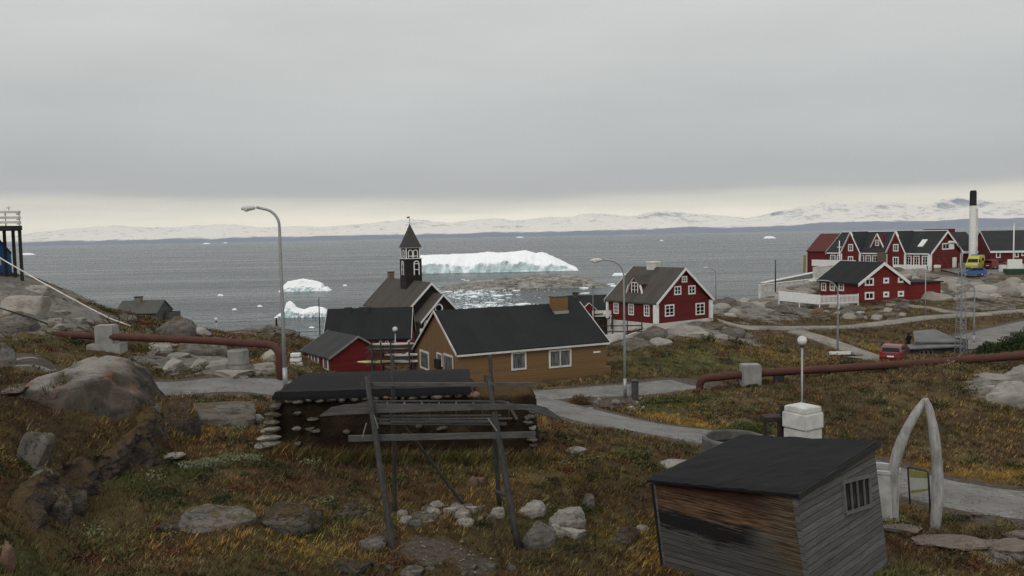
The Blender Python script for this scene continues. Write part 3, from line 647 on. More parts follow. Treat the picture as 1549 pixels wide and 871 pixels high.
mb = MB(); face_box(mb, 'b', 0, s0, s1, -.1, zt, -.02, .05); dr = mb.build('door', OFFW, h)
mb = MB(); face_box(mb, 'b', 0, s0 + .14, s1 - .14, .2, zt - .14, 0, .07); mb.build('door_panel', CURT, dr)
s0 = f.on('b', 668.5, 550)[0]; s1 = f.on('b', 660.5, 550)[0]; z0 = f.on('b', 664, 557)[1]; z1 = f.on('b', 664, 543)[1]
mb = MB(); face_box(mb, 'b', 0, s0, s1, z0, z1, -.02, .22); mb.build('meter_box', BLACKP, h, bevel=.02)
s0, z0 = f.on('a', 897.5, 534); s1, z1 = f.on('a', 908, 530.5)
mb = MB(); face_box(mb, 'a', 0, s0, s1, z0, z1, -.01, .03); mb.build('name_plate', WHITE, h)
xc, zt = f.on('a', 848, 449, sp * .75); w_ = 1.15
ch = MB().box(xc - w_ / 2, xc + w_ / 2, sp * .75 - .1, sp * .75 + .75, zp - 1.3, zt).build('chimney', OCHRE_H, h)
MB().box(xc - w_ / 2 - .03, xc + w_ / 2 + .03, sp * .75 - .13, sp * .75 + .78, zt, zt + .05).build('chimney_cap', DSTEEL, ch)
MB().box(xc - w_ / 2 - .05, xc + w_ / 2 + .05, sp * .75 - .14, sp * .75 + .80, zp - 1.3, f.on('a', 848, 470, sp * .75)[1]).build('flashing', STEEL, ch)
MB().tube([(xc - .2, sp * .8, zt), (xc - .2, sp * .8, zt + .75)], .022, 6).build('aerial', STEEL, h)

# --- small red shed left of it
f = Fr(500, 562, 68, 36)
h = thing('red_outhouse', 'small red wooden outbuilding with grey felt roof below the black roofed house', 'outbuilding', f.o, f.a)
zc = f.on('a', 500, 541)[1]; Wd = 5.0; sp, zp = f.on('a', 545, 509.5); zr = f.on('a', 573, 523)[1]
ln = f.on('b', 458.5, 532)[0]
gable(h, [(0, zc), (Wd / 2, zp), (Wd, zc)], 'y', 0, ln, -1.2, RED, FELT_G, plain('grey_trim', (.22, .22, .21)), th=.09, oe=.25, og=.2, tw=.08)
for x0, x1, ya, yb in ((467, 472.5, 534, 556), (476, 482.5, 536.5, 558), (489.5, 497, 540, 560)): win_px(h, f, 'b', 0, x0, ya, x1, yb, nx=1, ny=1, fw=.14, gm=CURT)

# --- red house under a broad black roof
f = Fr(488, 546, 88, 3)
h = thing('black_roofed_house', 'low red house under a broad black roof in front of the church', 'house', f.o, f.a)
zc = f.on('a', 555, 512)[1]; zp = f.on('a', 548, 467.5, 3.6)[1]; ln = f.on('a', 619, 500)[0]
gable(h, [(0, zc), (3.6, zp), (7.2, zc)], 'x', .3, ln, -1.5, RED, FELT, OFFW, th=.1, oe=.3, og=.2, tw=.1)
for a, b in ((573.5, 577.5), (583, 588), (594, 598), (616, 619)): win_px(h, f, 'a', 0, a, 515, b, 523, nx=1, ny=1, fw=.07)
corner_board(h, ln, 0, -1.5, zc - .1, WHITE, .25); corner_board(h, .3, 0, -1.5, zc - .1, WHITE, .2)
for px, wd in ((527, .75), (551, 1.1)):
    x_, z_ = f.on('a', px, 471, 3.3); o = MB().box(x_ - wd / 2, x_ + wd / 2, 3.0, 3.6, zp - .5, zp + .28).build('roof_hatch', DSTEEL, h)

# --- church
f = Fr(613.6, 520, 106.4, 27)
h = thing('church', 'black timber church with white trim, pointed steeple and weather vane', 'church', f.o, f.a)
zc = f.on('a', 613.6, 474)[1]; sp, zp = f.on('a', 651.5, 429); Wd = 2 * sp; ln = 17.5
gable(h, [(0, zc), (sp, zp), (Wd, zc)], 'y', 0, ln, -2.5, TAR, FELT_B, WHITE, th=.12, oe=.3, og=.3, tw=.24)
xr = sp + .35; zpo = f.on('a', 663.5, 446.4, -3.2)[1]; zeo = f.on('a', 628, 487, -3.2)[1]; hw = 3.0
gable(h, [(xr - hw, zeo), (xr, zpo), (xr + hw, zeo)], 'y', -3.2, -.05, -2.5, TAR, FELT_B, WHITE, th=.1, oe=.25, og=.25, tw=.22, name='porch_wall')
corner_board(h, xr - hw, -3.2, -2.5, zeo - .9, WHITE, .34); corner_board(h, xr + hw, -3.2, -2.5, zeo - .9, WHITE, .3)
def arch_pts(s0, s1, z0, z1, n=9):
    r = (s1 - s0) / 2; c = (s0 + s1) / 2
    return [(s0, z0)] + [(c - r * math.cos(math.pi * i / n), z1 - r + r * math.sin(math.pi * i / n)) for i in range(n + 1)] + [(s1, z0)]
def arch_window(par, face, off, s0, s1, z0, z1, fw=.13, bars=(.5,), open_=None):
    o = arch_pts(s0, s1, z0, z1); i = arch_pts(s0 + fw, s1 - fw, z0 + fw * .3, z1 - fw); n = len(o); mb = MB()
    vs = [on_face(face, off, *p, q) for q in (-.02, .07) for p in o + i]
    fs = []
    for k in range(n - 1): fs += [(k, k + 1, n + k + 1, n + k), (2 * n + k, 3 * n + k, 3 * n + k + 1, 2 * n + k + 1), (k, 2 * n + k, 2 * n + k + 1, k + 1), (n + k, n + k + 1, 3 * n + k + 1, 3 * n + k)]
    fs += [(0, n, 3 * n, 2 * n), (n - 1, 3 * n - 1, 4 * n - 1, 2 * n - 1)]
    mb.add(vs, fs)
    for b in bars: z = z0 + (z1 - z0) * b; face_box(mb, face, off, s0 + fw, s1 - fw, z - .05, z + .05, -.01, .05)
    w = mb.build('arched_window', WHITE, par)
    g = MB(); p = arch_pts(s0 + fw * .6, s1 - fw * .6, z0 + .03, z1 - fw * .6)
    g.prism(p, 'y', off - .02, off + .01) if face == 'a' else g.prism([(s, z) for s, z in p], 'x', off - .02, off + .01)
    g.build('pane', GLASS, w); return w
def ring(par, name, face, off, s, z, r, fw, mat):
    n = 20; mb = MB(); vs = [on_face(face, off, s + q * math.cos(2 * math.pi * k / n), z + q * math.sin(2 * math.pi * k / n), o) for o in (-.01, .08) for q in (r, r - fw) for k in range(n)]; fs = []
    for k in range(n):
        j = (k + 1) % n; fs += [(k, j, n + j, n + k), (2 * n + k, 3 * n + k, 3 * n + j, 2 * n + j), (k, 2 * n + k, 2 * n + j, j), (n + k, n + j, 3 * n + j, 3 * n + k)]
    w = mb.add(vs, fs).build(name, mat, par)
    g = MB(); g.add([on_face(face, off, s + (r - fw / 2) * math.cos(2 * math.pi * k / n), z + (r - fw / 2) * math.sin(2 * math.pi * k / n), .03) for k in range(n)], [tuple(range(n))]); g.build('pane', GLASS, w)
s, z = f.on('a', 663.5, 466, -3.2); ring(h, 'round_window', 'a', -3.2, s, z, .58, .17, WHITE)
s, z = f.on('a', 647, 497, -3.2); arch_window(h, 'a', -3.2, s - .5, s + .5, z - 1.0, z + 1.1)
# tower
yt = 6.2; tw_ = 2.35; tx0, tx1 = sp - tw_ / 2, sp + tw_ / 2
zt1 = f.on('a', 619, 391.5, yt)[1]; zt2 = f.on('a', 618, 374, yt)[1]; zap = f.on('a', 616, 338, yt + tw_ / 2)[1]; zv = f.on('a', 616, 330, yt + tw_ / 2)[1]
t_ = MB().box(tx0, tx1, yt, yt + tw_, zp - 3, zt1).build('tower', TAR, h)
MB().box(tx0 - .08, tx1 + .08, yt - .08, yt + tw_ + .08, zt1, zt1 + .09).build('cornice', WHITE, t_)
i_ = .2
b_ = MB().box(tx0 + i_, tx1 - i_, yt + i_, yt + tw_ - i_, zt1 + .09, zt2 - .12).build('belfry', TAR, h)
for x in (tx0 + i_, tx1 - i_):
    for y in (yt + i_, yt + tw_ - i_): corner_board(b_, x, y, zt1 + .09, zt2 - .12, WHITE, .13)
MB().box(tx0 + .08, tx1 - .08, yt + .08, yt + tw_ - .08, zt2 - .12, zt2).build('cornice', WHITE, b_)
e_ = .12; cx, cy = sp, yt + tw_ / 2; q = tw_ / 2 + .06
spm = MB().add([(cx - q, cy - q, zt2), (cx + q, cy - q, zt2), (cx + q, cy + q, zt2), (cx - q, cy + q, zt2), (cx - q * .8, cy - q * .8, zt2 + .55), (cx + q * .8, cy - q * .8, zt2 + .55), (cx + q * .8, cy + q * .8, zt2 + .55), (cx - q * .8, cy + q * .8, zt2 + .55), (cx, cy, zap)],
    [(3, 2, 1, 0), (0, 1, 5, 4), (1, 2, 6, 5), (2, 3, 7, 6), (3, 0, 4, 7), (4, 5, 8), (5, 6, 8), (6, 7, 8), (7, 4, 8)])
s_ = spm.build('spire', felt('spire_sheeting', (.05, .049, .047), 'x', .5), h)
v_ = MB().tube([(cx, cy, zap - .1), (cx, cy, zv + .3)], .03, 6).build('vane_pole', DSTEEL, s_)
MB().prism([(cx - .42, zv), (cx - .02, zv), (cx - .02, zv + .22), (cx - .42, zv + .2), (cx - .34, zv + .1)], 'y', cy - .015, cy + .015).build('weather_vane', DSTEEL, h)
for c in (sp - .37, sp + .37): arch_window(b_, 'a', yt + i_, c - .35, c + .35, zt1 + .12, zt2 - .32, .11, (.22,))
for c in (yt + tw_ / 2,): arch_window(b_, 'b', tx0 + i_, c - .35, c + .35, zt1 + .12, zt2 - .32, .11, (.22,))
zw = zt1 - .25
arch_window(t_, 'a', yt, sp - .02, sp + .82, zw - 2.0, zw, .14, (.78, .38)); arch_window(t_, 'b', tx0, yt + tw_ / 2 - .45, yt + tw_ / 2 + .4, zw - 2.0, zw, .14, (.78, .38))
chimney(h, sp + .1, ln - 1.2, zp - .4, zp + 1.0, .8, BRICK)
for y in (2.5, 6.5, 10.5): arch_window(h, 'b', 0, y - .5, y + .5, -.3, 1.6, .13, (.6,))

# --- black house far behind the ochre one
f = Fr(862, 500, 96, 4)
h = thing('black_house', 'low black house with dark roof half hidden behind the ochre house chimney', 'house', f.o, f.a)
zc = f.on('a', 890, 476)[1]; zp = f.on('a', 890, 447.5, 4)[1]; ln = f.on('a', 925, 470)[0]
gable(h, [(0, zc), (4, zp), (8, zc)], 'x', 0, ln, -2, TAR, FELT, None, th=.1, oe=.3, og=.15)
x_, z_ = f.on('a', 870.5, 443, 3.6); chimney(h, x_, 3.7, zp - .8, z_ + .0, .62, plain('soot_brick', (.07, .055, .045)))
dx, dz = f.on('a', 890, 466, 1.0)
dm = MB().prism([(dx - .75, dz - 1.3), (dx + .75, dz - 1.3), (dx + .75, dz - .1), (dx, dz + .6), (dx - .75, dz - .1)], 'y', .4, 2.6).build('dormer', DRED, h)
for s_ in (-1, 1): MB().bar((dx, .38, dz + .68), (dx + s_ * .95, .38, dz - .22), .06, .16, (0, 1, 0)).build('bargeboard', WHITE, dm)

# --- red house in the middle with white trim and dormer
f = Fr(992.5, 493, 82.4, 36)
h = thing('white_trimmed_house', 'dark red gabled house with grey roof, white window frames and one dormer on the rocks', 'house', f.o, f.a)
zc = f.on('a', 990.5, 458.5)[1]; sp, zp = f.on('a', 1034, 407); wd = f.on('a', 1077, 455)[0]; ln = f.on('b', 919.5, 460)[0]
gable(h, [(0, zc), (sp, zp), (2 * sp, zc)], 'y', 0, ln, -.1, DRED, FELT_B, WHITE, th=.12, oe=.3, og=.3, tw=.18)
MB().box(-.06, 2 * sp + .06, -.06, ln + .06, -1.8, .22).build('plinth', OFFW, h)
for x in (0, 2 * sp): corner_board(h, x, 0, .22, zc - .15, WHITE, .42)
corner_board(h, 0, ln, .22, zc - .15, WHITE, .3)
for x0, y0, x1, y1, nx, ny in ((1031, 417.5, 1039, 427, 2, 2), (1019.5, 432.5, 1030, 446, 2, 2), (1041, 431.5, 1051.5, 445, 2, 2), (1005.5, 460.5, 1019.5, 478.5, 2, 3), (1052, 458, 1065.5, 476, 2, 3)): win_px(h, f, 'a', 0, x0, y0, x1, y1, nx=nx, ny=ny, fw=.13)
for x0, y0, x1, y1 in ((928.5, 457.5, 936, 474.5), (951, 459, 959, 476.5), (974.5, 460.5, 982.8, 478.5)): win_px(h, f, 'b', 0, x0, y0, x1, y1, nx=2, ny=3, fw=.12)
x0, z0 = f.on('b', 960.5, 446, .9); x1, z1 = f.on('b', 960.5, 419.5, .9)
yc = x0; hw_ = 1.15
dm = MB().prism([(yc - hw_, z0), (yc + hw_, z0), (yc + hw_ * .62, z0 + (z1 - z0) * .55), (yc, z1), (yc - hw_ * .62, z0 + (z1 - z0) * .55)], 'x', .9, sp).build('dormer', DRED, h)
for s_ in (-1, 1):
    MB().bar((.84, yc, z1 + .10), (.84, yc + s_ * hw_ * .72, z0 + (z1 - z0) * .55), .10, .2, (1, 0, 0)).build('bargeboard', WHITE, dm)
    MB().bar((.83, yc + s_ * hw_ * .72, z0 + (z1 - z0) * .58), (.83, yc + s_ * (hw_ + .1), z0 - .1), .10, .2, (1, 0, 0)).build('bargeboard', WHITE, dm)
    MB().add([(.7, yc, z1 + .12), (sp, yc, z1 + .12), (sp, yc + s_ * (hw_ * .72 + .02), z0 + (z1 - z0) * .56), (.7, yc + s_ * (hw_ * .72 + .02), z0 + (z1 - z0) * .56), (.7, yc, z1 + .22), (sp, yc, z1 + .22), (sp, yc + s_ * (hw_ * .72 + .06), z0 + (z1 - z0) * .62), (.7, yc + s_ * (hw_ * .72 + .06), z0 + (z1 - z0) * .62)],
             [(0, 1, 2, 3), (4, 5, 6, 7), (0, 3, 7, 4), (1, 2, 6, 5), (0, 1, 5, 4), (2, 3, 7, 6)]).build('dormer_roof', FELT_B, dm)
window(dm, 'b', .9, yc - .5, yc + .5, z0 + .12, z0 + 1.35, nx=2, ny=3, fw=.11)
chimney(h, sp + .1, ln * .62, zp - .3, f.on('b', 984, 397, sp)[1], 1.0, OFFW, WHITE)
zan = f.on('a', 1082, 463)[1]
an = MB().box(2 * sp, 2 * sp + .9, .6, 4, -.9, zan).build('annex', DRED, h); MB().box(2 * sp + .004, 2 * sp + 1.1, .4, 4.2, zan, zan + .12).build('annex_roof', WHITE, an); corner_board(an, 2 * sp + .9, .6, -.9, zan, WHITE, .22)

# --- red two-storey house behind the picket fence
f = Fr(1299.5, 456, 111, 14.2)
h = thing('picket_fenced_house', 'bright red two storey house with black hipped looking roof behind the white picket fence', 'house', f.o, f.a)
h['label'] = 'bright red house with black roof and small square windows behind the white picket fence'
zc = f.on('a', 1297.5, 428)[1]; sp, zp = f.on('a', 1335.8, 398.5); wd = 2 * sp; ln = f.on('b', 1239.5, 430)[0]
gable(h, [(0, zc), (sp, zp), (wd, zc)], 'y', 0, ln, -1.6, RED, FELT_Y, WHITE, th=.14, oe=.45, og=.3, tw=.3)
for x0, y0, x1, y1, nx, ny in ((1308, 420.5, 1321.5, 432, 2, 1), (1336, 420, 1344.5, 428.5, 1, 1), (1358, 419, 1366.5, 427.5, 1, 1), (1308, 441.5, 1322, 453, 2, 1), (1336, 441, 1344.5, 449.5, 1, 1), (1358, 440, 1367, 448.5, 1, 1)): win_px(h, f, 'a', 0, x0, y0, x1, y1, nx=nx, ny=ny, fw=.24 if nx == 1 else .2)
for a, b in ((1242.5, 1250), (1255.5, 1263), (1269, 1277)): win_px(h, f, 'b', 0, a, 427, b, 440, nx=2, ny=2, fw=.2)
x1, zt = f.on('a', 1415, 426, 1.5)
an = MB().box(wd - .4, x1, .5, 5, -1.6, zt).build('annex', RED, h); MB().box(wd + .2, x1 + .25, .25, 5.3, zt, zt + .16).build('annex_roof', FELT, an)

# --- hospital with its row of gables
f = Fr(1406.5, 407, 150, 31)
h = thing('hospital', 'long red hospital with steep gables, dark grey roofs and white trim above the harbour', 'hospital', f.o, f.a)
zc = f.on('a', 1406, 383)[1]; sp, zp = f.on('a', 1431, 350.5); wd = 2 * sp; ln = f.on('b', 1252, 382)[0]
gable(h, [(0, zc), (sp, zp), (wd, zc)], 'y', 0, ln, -1.6, DRED, FELT_D, WHITE, th=.16, oe=.3, og=.35, tw=.3)
MB().box(sp - .12, sp + .12, -.3, ln + .3, zp + .2, zp + .36).build('ridge_cap', WHITE, h)
for x in (0, wd): corner_board(h, x, 0, -1.5, zc - .2, WHITE, .5)
fascia(h, 'b', -.3, 0, ln, zc - .02, WHITE, .22)
for px, pk, off in ((1355.5, 351.0, -.6), (1287, 352.0, -.6)):
    y_, zk = f.on('b', px, pk + 1, off); hw_ = 1.9 if px > 1300 else 2.1
    cg = MB().prism([(y_ - hw_, -1.6), (y_ + hw_, -1.6), (y_ + hw_, zc), (y_, zk), (y_ - hw_, zc)], 'x', off, sp).build('cross_gable', DRED, h)
    for s_ in (-1, 1):
        MB().bar((off - .1, y_, zk + .25), (off - .1, y_ + s_ * (hw_ + .2), zc - .2), .14, .42, (1, 0, 0)).build('bargeboard', WHITE, cg)
        MB().add([(off - .15, y_, zk + .1), (sp, y_, zk + .1), (sp, y_ + s_ * (hw_ + .15), zc - .1), (off - .15, y_ + s_ * (hw_ + .15), zc - .1), (off - .15, y_, zk + .35), (sp, y_, zk + .35), (sp, y_ + s_ * (hw_ + .2), zc + .12), (off - .15, y_ + s_ * (hw_ + .2), zc + .12)],
                 [(0, 1, 2, 3), (4, 5, 6, 7), (0, 3, 7, 4), (1, 2, 6, 5), (0, 1, 5, 4), (2, 3, 7, 6)]).build('gable_roof', FELT_D, cg)
        corner_board(cg, off, y_ + s_ * hw_, -1.6, zc - .2, WHITE, .3)
    window(cg, 'b', off, y_ - .55, y_ + .55, zc + .3, zc + 1.7, nx=2, ny=2, fw=.2); window(cg, 'b', off, y_ - .6, y_ + .6, zc - 2.4, zc - .7, nx=2, ny=2, fw=.2)
for px in (1303, 1313.5, 1324, 1347, 1374.5, 1386.5, 1399.5, 1260, 1270, 1279):
    y_, z_ = f.on('b', px, 389, 0); window(h, 'b', 0, y_ - .62, y_ + .62, zc - 2.3, zc - .45, nx=2, ny=3, fw=.2)
y_, z_ = f.on('b', 1327, 366, 1.2); dm = MB().prism([(y_ - 1.2, z_ - .9), (y_ + 1.2, z_ - .9), (y_, z_ + 1.4)], 'x', 1.2, sp).build('dormer', DRED, h)
for s_ in (-1, 1): MB().bar((1.12, y_, z_ + 1.6), (1.12, y_ + s_ * 1.45, z_ - 1.1), .12, .3, (1, 0, 0)).build('bargeboard', WHITE, dm)
window(dm, 'b', 1.2, y_ - .42, y_ + .42, z_ - .75, z_ + .45, nx=2, ny=2, fw=.14)
for px in (1394, 1398):
    y_, z_ = f.on('b', px, 373, 2.0); MB().bar((1.1, y_, zc + (zp - zc) * (1.1 / sp) + .3), (2.7, y_, zc + (zp - zc) * (2.7 / sp) + .3), .45, .16).build('skylight', WHITE, h)
win_px(h, f, 'a', 0, 1425, 367.5, 1436, 377.5, nx=2, ny=1, fw=.22)
s0, z0 = f.on('a', 1436.5, 377); s1, z1 = f.on('a', 1443, 368); mb = MB(); face_box(mb, 'a', 0, s0, s1, z0, z1, -.02, .06); mb.build('shutter', WHITE, h)
s0, z0 = f.on('a', 1440.5, 404.5); s1, z1 = f.on('a', 1446.5, 389); mb = MB(); face_box(mb, 'a', 0, s0, s1, z0, z1, -.02, .08); mb.build('door', WHITE, h)
y0 = f.on('b', 1338, 390)[0]; MB().box(-1.0, .2, y0 - .9, y0 + .9, -1.6, zc + .1).build('brick_stack', plain('brown_brick', (.12, .085, .065)), h)
y0 = f.on('b', 1250, 400, -1.6)[0]; y1 = f.on('b', 1294, 400, -1.6)[0]; z1 = f.on('b', 1270, 392.5, -1.6)[1]
MB().box(-1.7, -1.5, y1, y0 + 3.5, z1 - 1.4, z1 - .1).build('balcony', WHITE, h)
MB().box(-1.4, 0, y1, y0 + 3.5, z1 - 1.4, z1 - 1.2).build('balcony_floor', CONC, h)
y0 = f.on('b', 1352, 405, -1.2)[0]; y1 = f.on('b', 1402, 405, -1.2)[0]; z1 = f.on('b', 1380, 400.5, -1.2)[1]
MB().box(-1.4, -1.2, y1, y0, -1.6, z1).build('parapet', WHITE, h)
# far red-roofed wing
f2 = Fr(1262, 410, 174, 31)
h = thing('red_roofed_building', 'dark red building with red sheet roof at the far end of the hospital', 'building', f2.o, f2.a)
z1 = f2.on('b', 1240, 380)[1]; zt = f2.on('b', 1268, 356)[1]
gable(h, [(-.5, z1), (4, zt + .2), (8.5, z1)], 'y', 0, 6.5, -3, DRED, LRED, None, th=.15, oe=.2, og=.2)
yy = 9.2; MB().bar((.3, 8.0, -.5), (-.8, 6.9, 3.4), .5, .25).build('stair_rail', plain('yellow_paint', (.5, .36, .10)), h)
# right block
f3 = Fr(1497.5, 404, 163, -16)
h = thing('clinic_block', 'red building with wide grey roof and white eaves right of the striped chimney', 'building', f3.o, f3.a)
zc = f3.on('a', 1498, 378.5)[1]; zp = f3.on('a', 1478, 350.5, 7)[1]; ln = 30
gable(h, [(0, zc), (7, zp), (14, zc)], 'x', 0, ln, -1.6, DRED, FELT_D, WHITE, th=.15, oe=.4, og=.15, tw=.08)
fascia(h, 'a', -.38, -.1, ln, zc - .1, WHITE, .4)
for a, b, y0, y1 in ((1506.5, 1513.5, 381, 390), (1534.5, 1541, 380, 389), (1545, 1552, 381, 387)): win_px(h, f3, 'a', 0, a, y0, b, y1, nx=1, ny=1, fw=.18)
# low link behind the ambulance
f4 = Fr(1449, 405, 172, -4)
h = thing('link_building', 'low red link building with grey roof and white eave between hospital and chimney', 'building', f4.o, f4.a)
zc = f4.on('a', 1465, 379)[1]; zp = f4.on('a', 1450, 352, 6)[1]; ln = f4.on('a', 1481, 380)[0]
gable(h, [(0, zc), (6, zp), (12, zc)], 'x', -4, ln, -2, DRED, FELT_D, None, th=.15, oe=.4, og=.1)
fascia(h, 'a', -.38, -4, ln, zc - .05, WHITE, .5)
MB().box(-4, ln - 2, 6.4, 7.5, zp - .5, zp + .9).build('roof_wall', DRED, h)

# --- blue house and deck on posts at the left edge
f = Fr(18, 408, 63, 36)
h = thing('blue_house', 'blue wooden house cut off by the left edge behind the deck posts', 'house', f.o, f.a)
s0, z0 = f.on('a', 18, 384); s1, z1 = f.on('a', 0, 364)
sl = (z1 - z0) / (s0 - s1)
gable(h, [(-8.6, z0), (-4.3, z0 + 4.3 * sl), (0, z0)], 'y', 0, 9, -1.5, BLUEW, FELT_Y, None, th=.1, oe=.05, og=.02)
face = MB(); face_box(face, 'a', 0, f.on('a', 2, 400)[0] - .8, f.on('a', 2, 400)[0], f.on('a', 1, 401)[1], f.on('a', 1, 392)[1], -.02, .06); face.build('shutter', OFFW, h)
dk = thing('raised_deck', 'timber deck with white railing standing on tall black posts at the left edge', 'deck', P(20, 400, 60), R(34))
o = dk.location; rot = Matrix.Rotation(-R(34), 3, 'Z')
def lc(v): return rot @ (Vector(v) - o)
zt = lc(P(33, 341, 60)).z; x1 = lc(P(34, 341, 60)).x
MB().box(-7, x1, -.1, 4, zt - .32, zt).build('platform', BLACKP, dk)
for px, pyb, dy in ((34, 424, 0), (21, 414, .9), (8.5, 404, 2.2)):
    p = lc(P(px, 350, 60)); q_ = o + rot.inverted() @ Vector((p.x, dy + .1, 0)); g = ground(q_.x, q_.y) - o.z
    MB().box(p.x - .11 - .15 * (px > 30), p.x + .11 - .15 * (px > 30), dy + .02, dy + .22, g - .4, zt - .32).build('post', BLACKP, dk)
for z in (.16, .5, .9):
    MB().box(-7, x1 - .05, -.06, .0, zt + z, zt + z + .17).build('rail', OFFW, dk)
    MB().box(x1 - .1, x1 - .04, .01, 4, zt + z, zt + z + .17).build('rail', OFFW, dk)
for x in (x1 - .14, x1 - 1.0, x1 - 1.9, x1 - 3): MB().box(x - .05, x + .05, .004, .1, zt, zt + 1.1).build('railing_post', OFFW, dk)
p = lc(P(13, 318, 60)); lm = MB().lathe([(.02, 0), (.03, .16), (.16, .18), (.02, .34)], 10, (p.x, .05, zt + 1.1)); lm.build('post_light', LAMPW, dk)
# --- grey hut roof beyond the left bank
f = Fr(174, 480, 100, 2)
h = thing('grey_hut', 'grey green felt roofed hut with stub chimney peeking over the grassy bank', 'hut', f.o, f.a)
zc = f.on('a', 205, 474)[1]; zp = f.on('a', 205, 455.5, 2.5)[1]; ln = f.on('a', 237, 470)[0]
fg = felt('mossy_felt', (.075, .078, .066), 'x', .5)
gable(h, [(0, zc), (2.5, zp), (5, zc)], 'x', 0, ln, -4, GREYWOOD, fg, None, th=.08, oe=.2, og=.1)
x_, z_ = f.on('a', 209.5, 449.5, 2.3); chimney(h, x_, 2.3, zp - .5, z_, .75, plain('chimney_block', (.18, .15, .12)))
x0 = f.on('a', 238, 475, 3)[0]; MB().box(ln + .15, ln + 1.4, 2, 4, -4, f.on('a', 245, 472.5, 2)[1]).build('lean_to', GREYWOOD, h)
# ------------------------------------------------------------ pipelines
def pipe(name, label, pts, r):
    o = P(*pts[0]); t = thing(name, label, 'pipeline', o); w = [P(*q) - o for q in pts]
    # round the corners
    fine = [w[0]]
    for i in range(1, len(w) - 1):
        a, b, c = w[i - 1], w[i], w[i + 1]; k = min(.9, (a - b).length * .4, (c - b).length * .4)
        p0 = b + (a - b).normalized() * k; p1 = b + (c - b).normalized() * k
        for j in range(9):
            u = j / 8; fine.append(p0 * (1 - u) ** 2 + b * 2 * u * (1 - u) + p1 * u * u)
    fine.append(w[-1])
    MB().tube(fine, r, 16).build('pipe', RUST, t, smooth=True)
    cl = MB()
    L0 = 0
    for a, b in zip(w[:-1], w[1:]):
        n = int((b - a).length / 6)
        for k in range(1, n): cl.tube([a + (b - a) * (k / n) - (b - a).normalized() * .06, a + (b - a) * (k / n) + (b - a).normalized() * .06], r * 1.06, 16)
    if cl.v: cl.build('weld_collar', RUST, t, smooth=True)
    return t
pl = pipe('pipeline', 'rust red pipeline on the left bank that bends straight down beside the lamp post', [(88, 506, 50.5), (160, 509, 49.5), (300, 514.5, 47.5), (423, 522, 45.5), (425, 590, 45.2)], .21)
pr = pipe('pipeline', 'long rust red pipeline across the right slope with a bend above the road', [(1058, 600, 55), (1059, 573, 55), (1140, 565, 54.5), (1270, 557, 53.5), (1400, 549, 52), (1549, 537.5, 50), (1800, 519, 48)], .25)
def block(name, label, px0, px1, y0, y1, d, rotz, depth, mat, foot=False, top=0):
    a, b = P(px0, y1, d), P(px1, y1, d); c = (a + b) / 2; w = (b - a).length; h = P(px0, y0, d).z - a.z
    t = thing(name, label, 'concrete block', c, R(rotz))
    m_ = CONC if mat is None else mat
    g = ground(c.x, c.y) - c.z
    MB().box(-w / 2, w / 2, -depth / 2, depth / 2, min(g, 0) - .4, h).build('pier', m_, t, bevel=.06)
    if foot: MB().box(-w / 2 - .45, w / 2 + .42, -depth / 2 - .12, depth / 2 + .12, min(g, 0) - .5, h * .33).build('footing', m_, t, bevel=.04)
    return t
block('pipe_support', 'grey concrete pier with a wider footing carrying the left pipeline', 149, 177, 491, 533, 49.6, 4, .9, None, True)
c = P(361, 556, 46.6); t = thing('concrete_drum', 'round grey concrete drum under the left pipeline among pale rocks', 'concrete drum', c)
h_ = P(361, 529, 46.6).z - c.z; MB().lathe([(0, -.4), (.56, -.4), (.58, .02), (.57, h_ - .05), (.53, h_), (0, h_)], 24).build('drum_body', CONC, t, smooth=False); MB().lathe([(.585, .2), (.6, .2), (.6, .28), (.585, .28)], 24).build('band', CONCD, t)
block('pipe_support', 'square grey concrete block the right pipeline passes through near its bend', 1121, 1149, 550.5, 574, 54.6, 0, 1.0, None)
o = P(1178, 569, 54.3); t = thing('pipe_bracket', 'small dark steel bracket under the right pipeline beside the concrete block', 'bracket', o); MB().box(-.3, .3, -.2, .2, -.5, .2).box(-.35, .35, -.25, .25, .2, .26).build('saddle', DSTEEL, t)

# ------------------------------------------------------------ lamps and poles
def street_lamp(label, px, yb, d, yt, pxh, yh, r0=.085, r1=.055, group='street lamps', lean=0):
    """pole foot (px, yb), bow top at height yt, head at (pxh, yh)"""
    b = P(px, yb, d); b.z = min(b.z, ground(b.x, b.y) + .02); zt = P(px, yt, d).z - b.z; hx = P(pxh, yh, d); hx -= b
    t = thing('street_lamp', label, 'street lamp', b, 0, group)
    xt = 0.0; reach = hx.x; rr = min(abs(reach) * .6, .16 * zt)
    pts = [(0, 0, -.4), (0, 0, zt * .35), (0, 0, zt - rr)] ; n = 8; sgn = 1 if reach > 0 else -1
    for k in range(1, n + 1): a = k / n * math.pi / 2 * .93; pts.append((sgn * rr * (1 - math.cos(a)), 0, zt - rr + rr * math.sin(a)))
    pts.append((reach - sgn * .35, 0, hx.z + .05))
    rad = [r0, r0 * .95] + [r1] * (len(pts) - 2)
    MB().tube(pts, rad, 10).build('pole', STEEL, t, smooth=True)
    MB().tube([(0, 0, -.1), (0, 0, zt * .14)], r0 * 1.25, 10).build('pole_sleeve', STEEL, t, smooth=True)
    mb = MB(); k = .9 if zt > 6 else .8
    L = .85 * k; prof = [(0, .02), (.08, .075), (.3, .12), (.7, .12), (.95, .07), (1, .01)]
    mb.tube([(reach + sgn * (.15 - 0) - sgn * .45 + sgn * u * L, 0, hx.z + .03 - .03 * u) for u, _ in prof], [q * 1.25 * k for _, q in prof], 10)
    hd = mb.build('lamp_head', LAMPW, t, smooth=True)
    MB().lathe([(0, -.17), (.10, -.15), (.14, -.06), (.14, -.02)], 12, (reach + sgn * .18, 0, hx.z)).build('lens', GLOBE, hd, smooth=True)
    return t
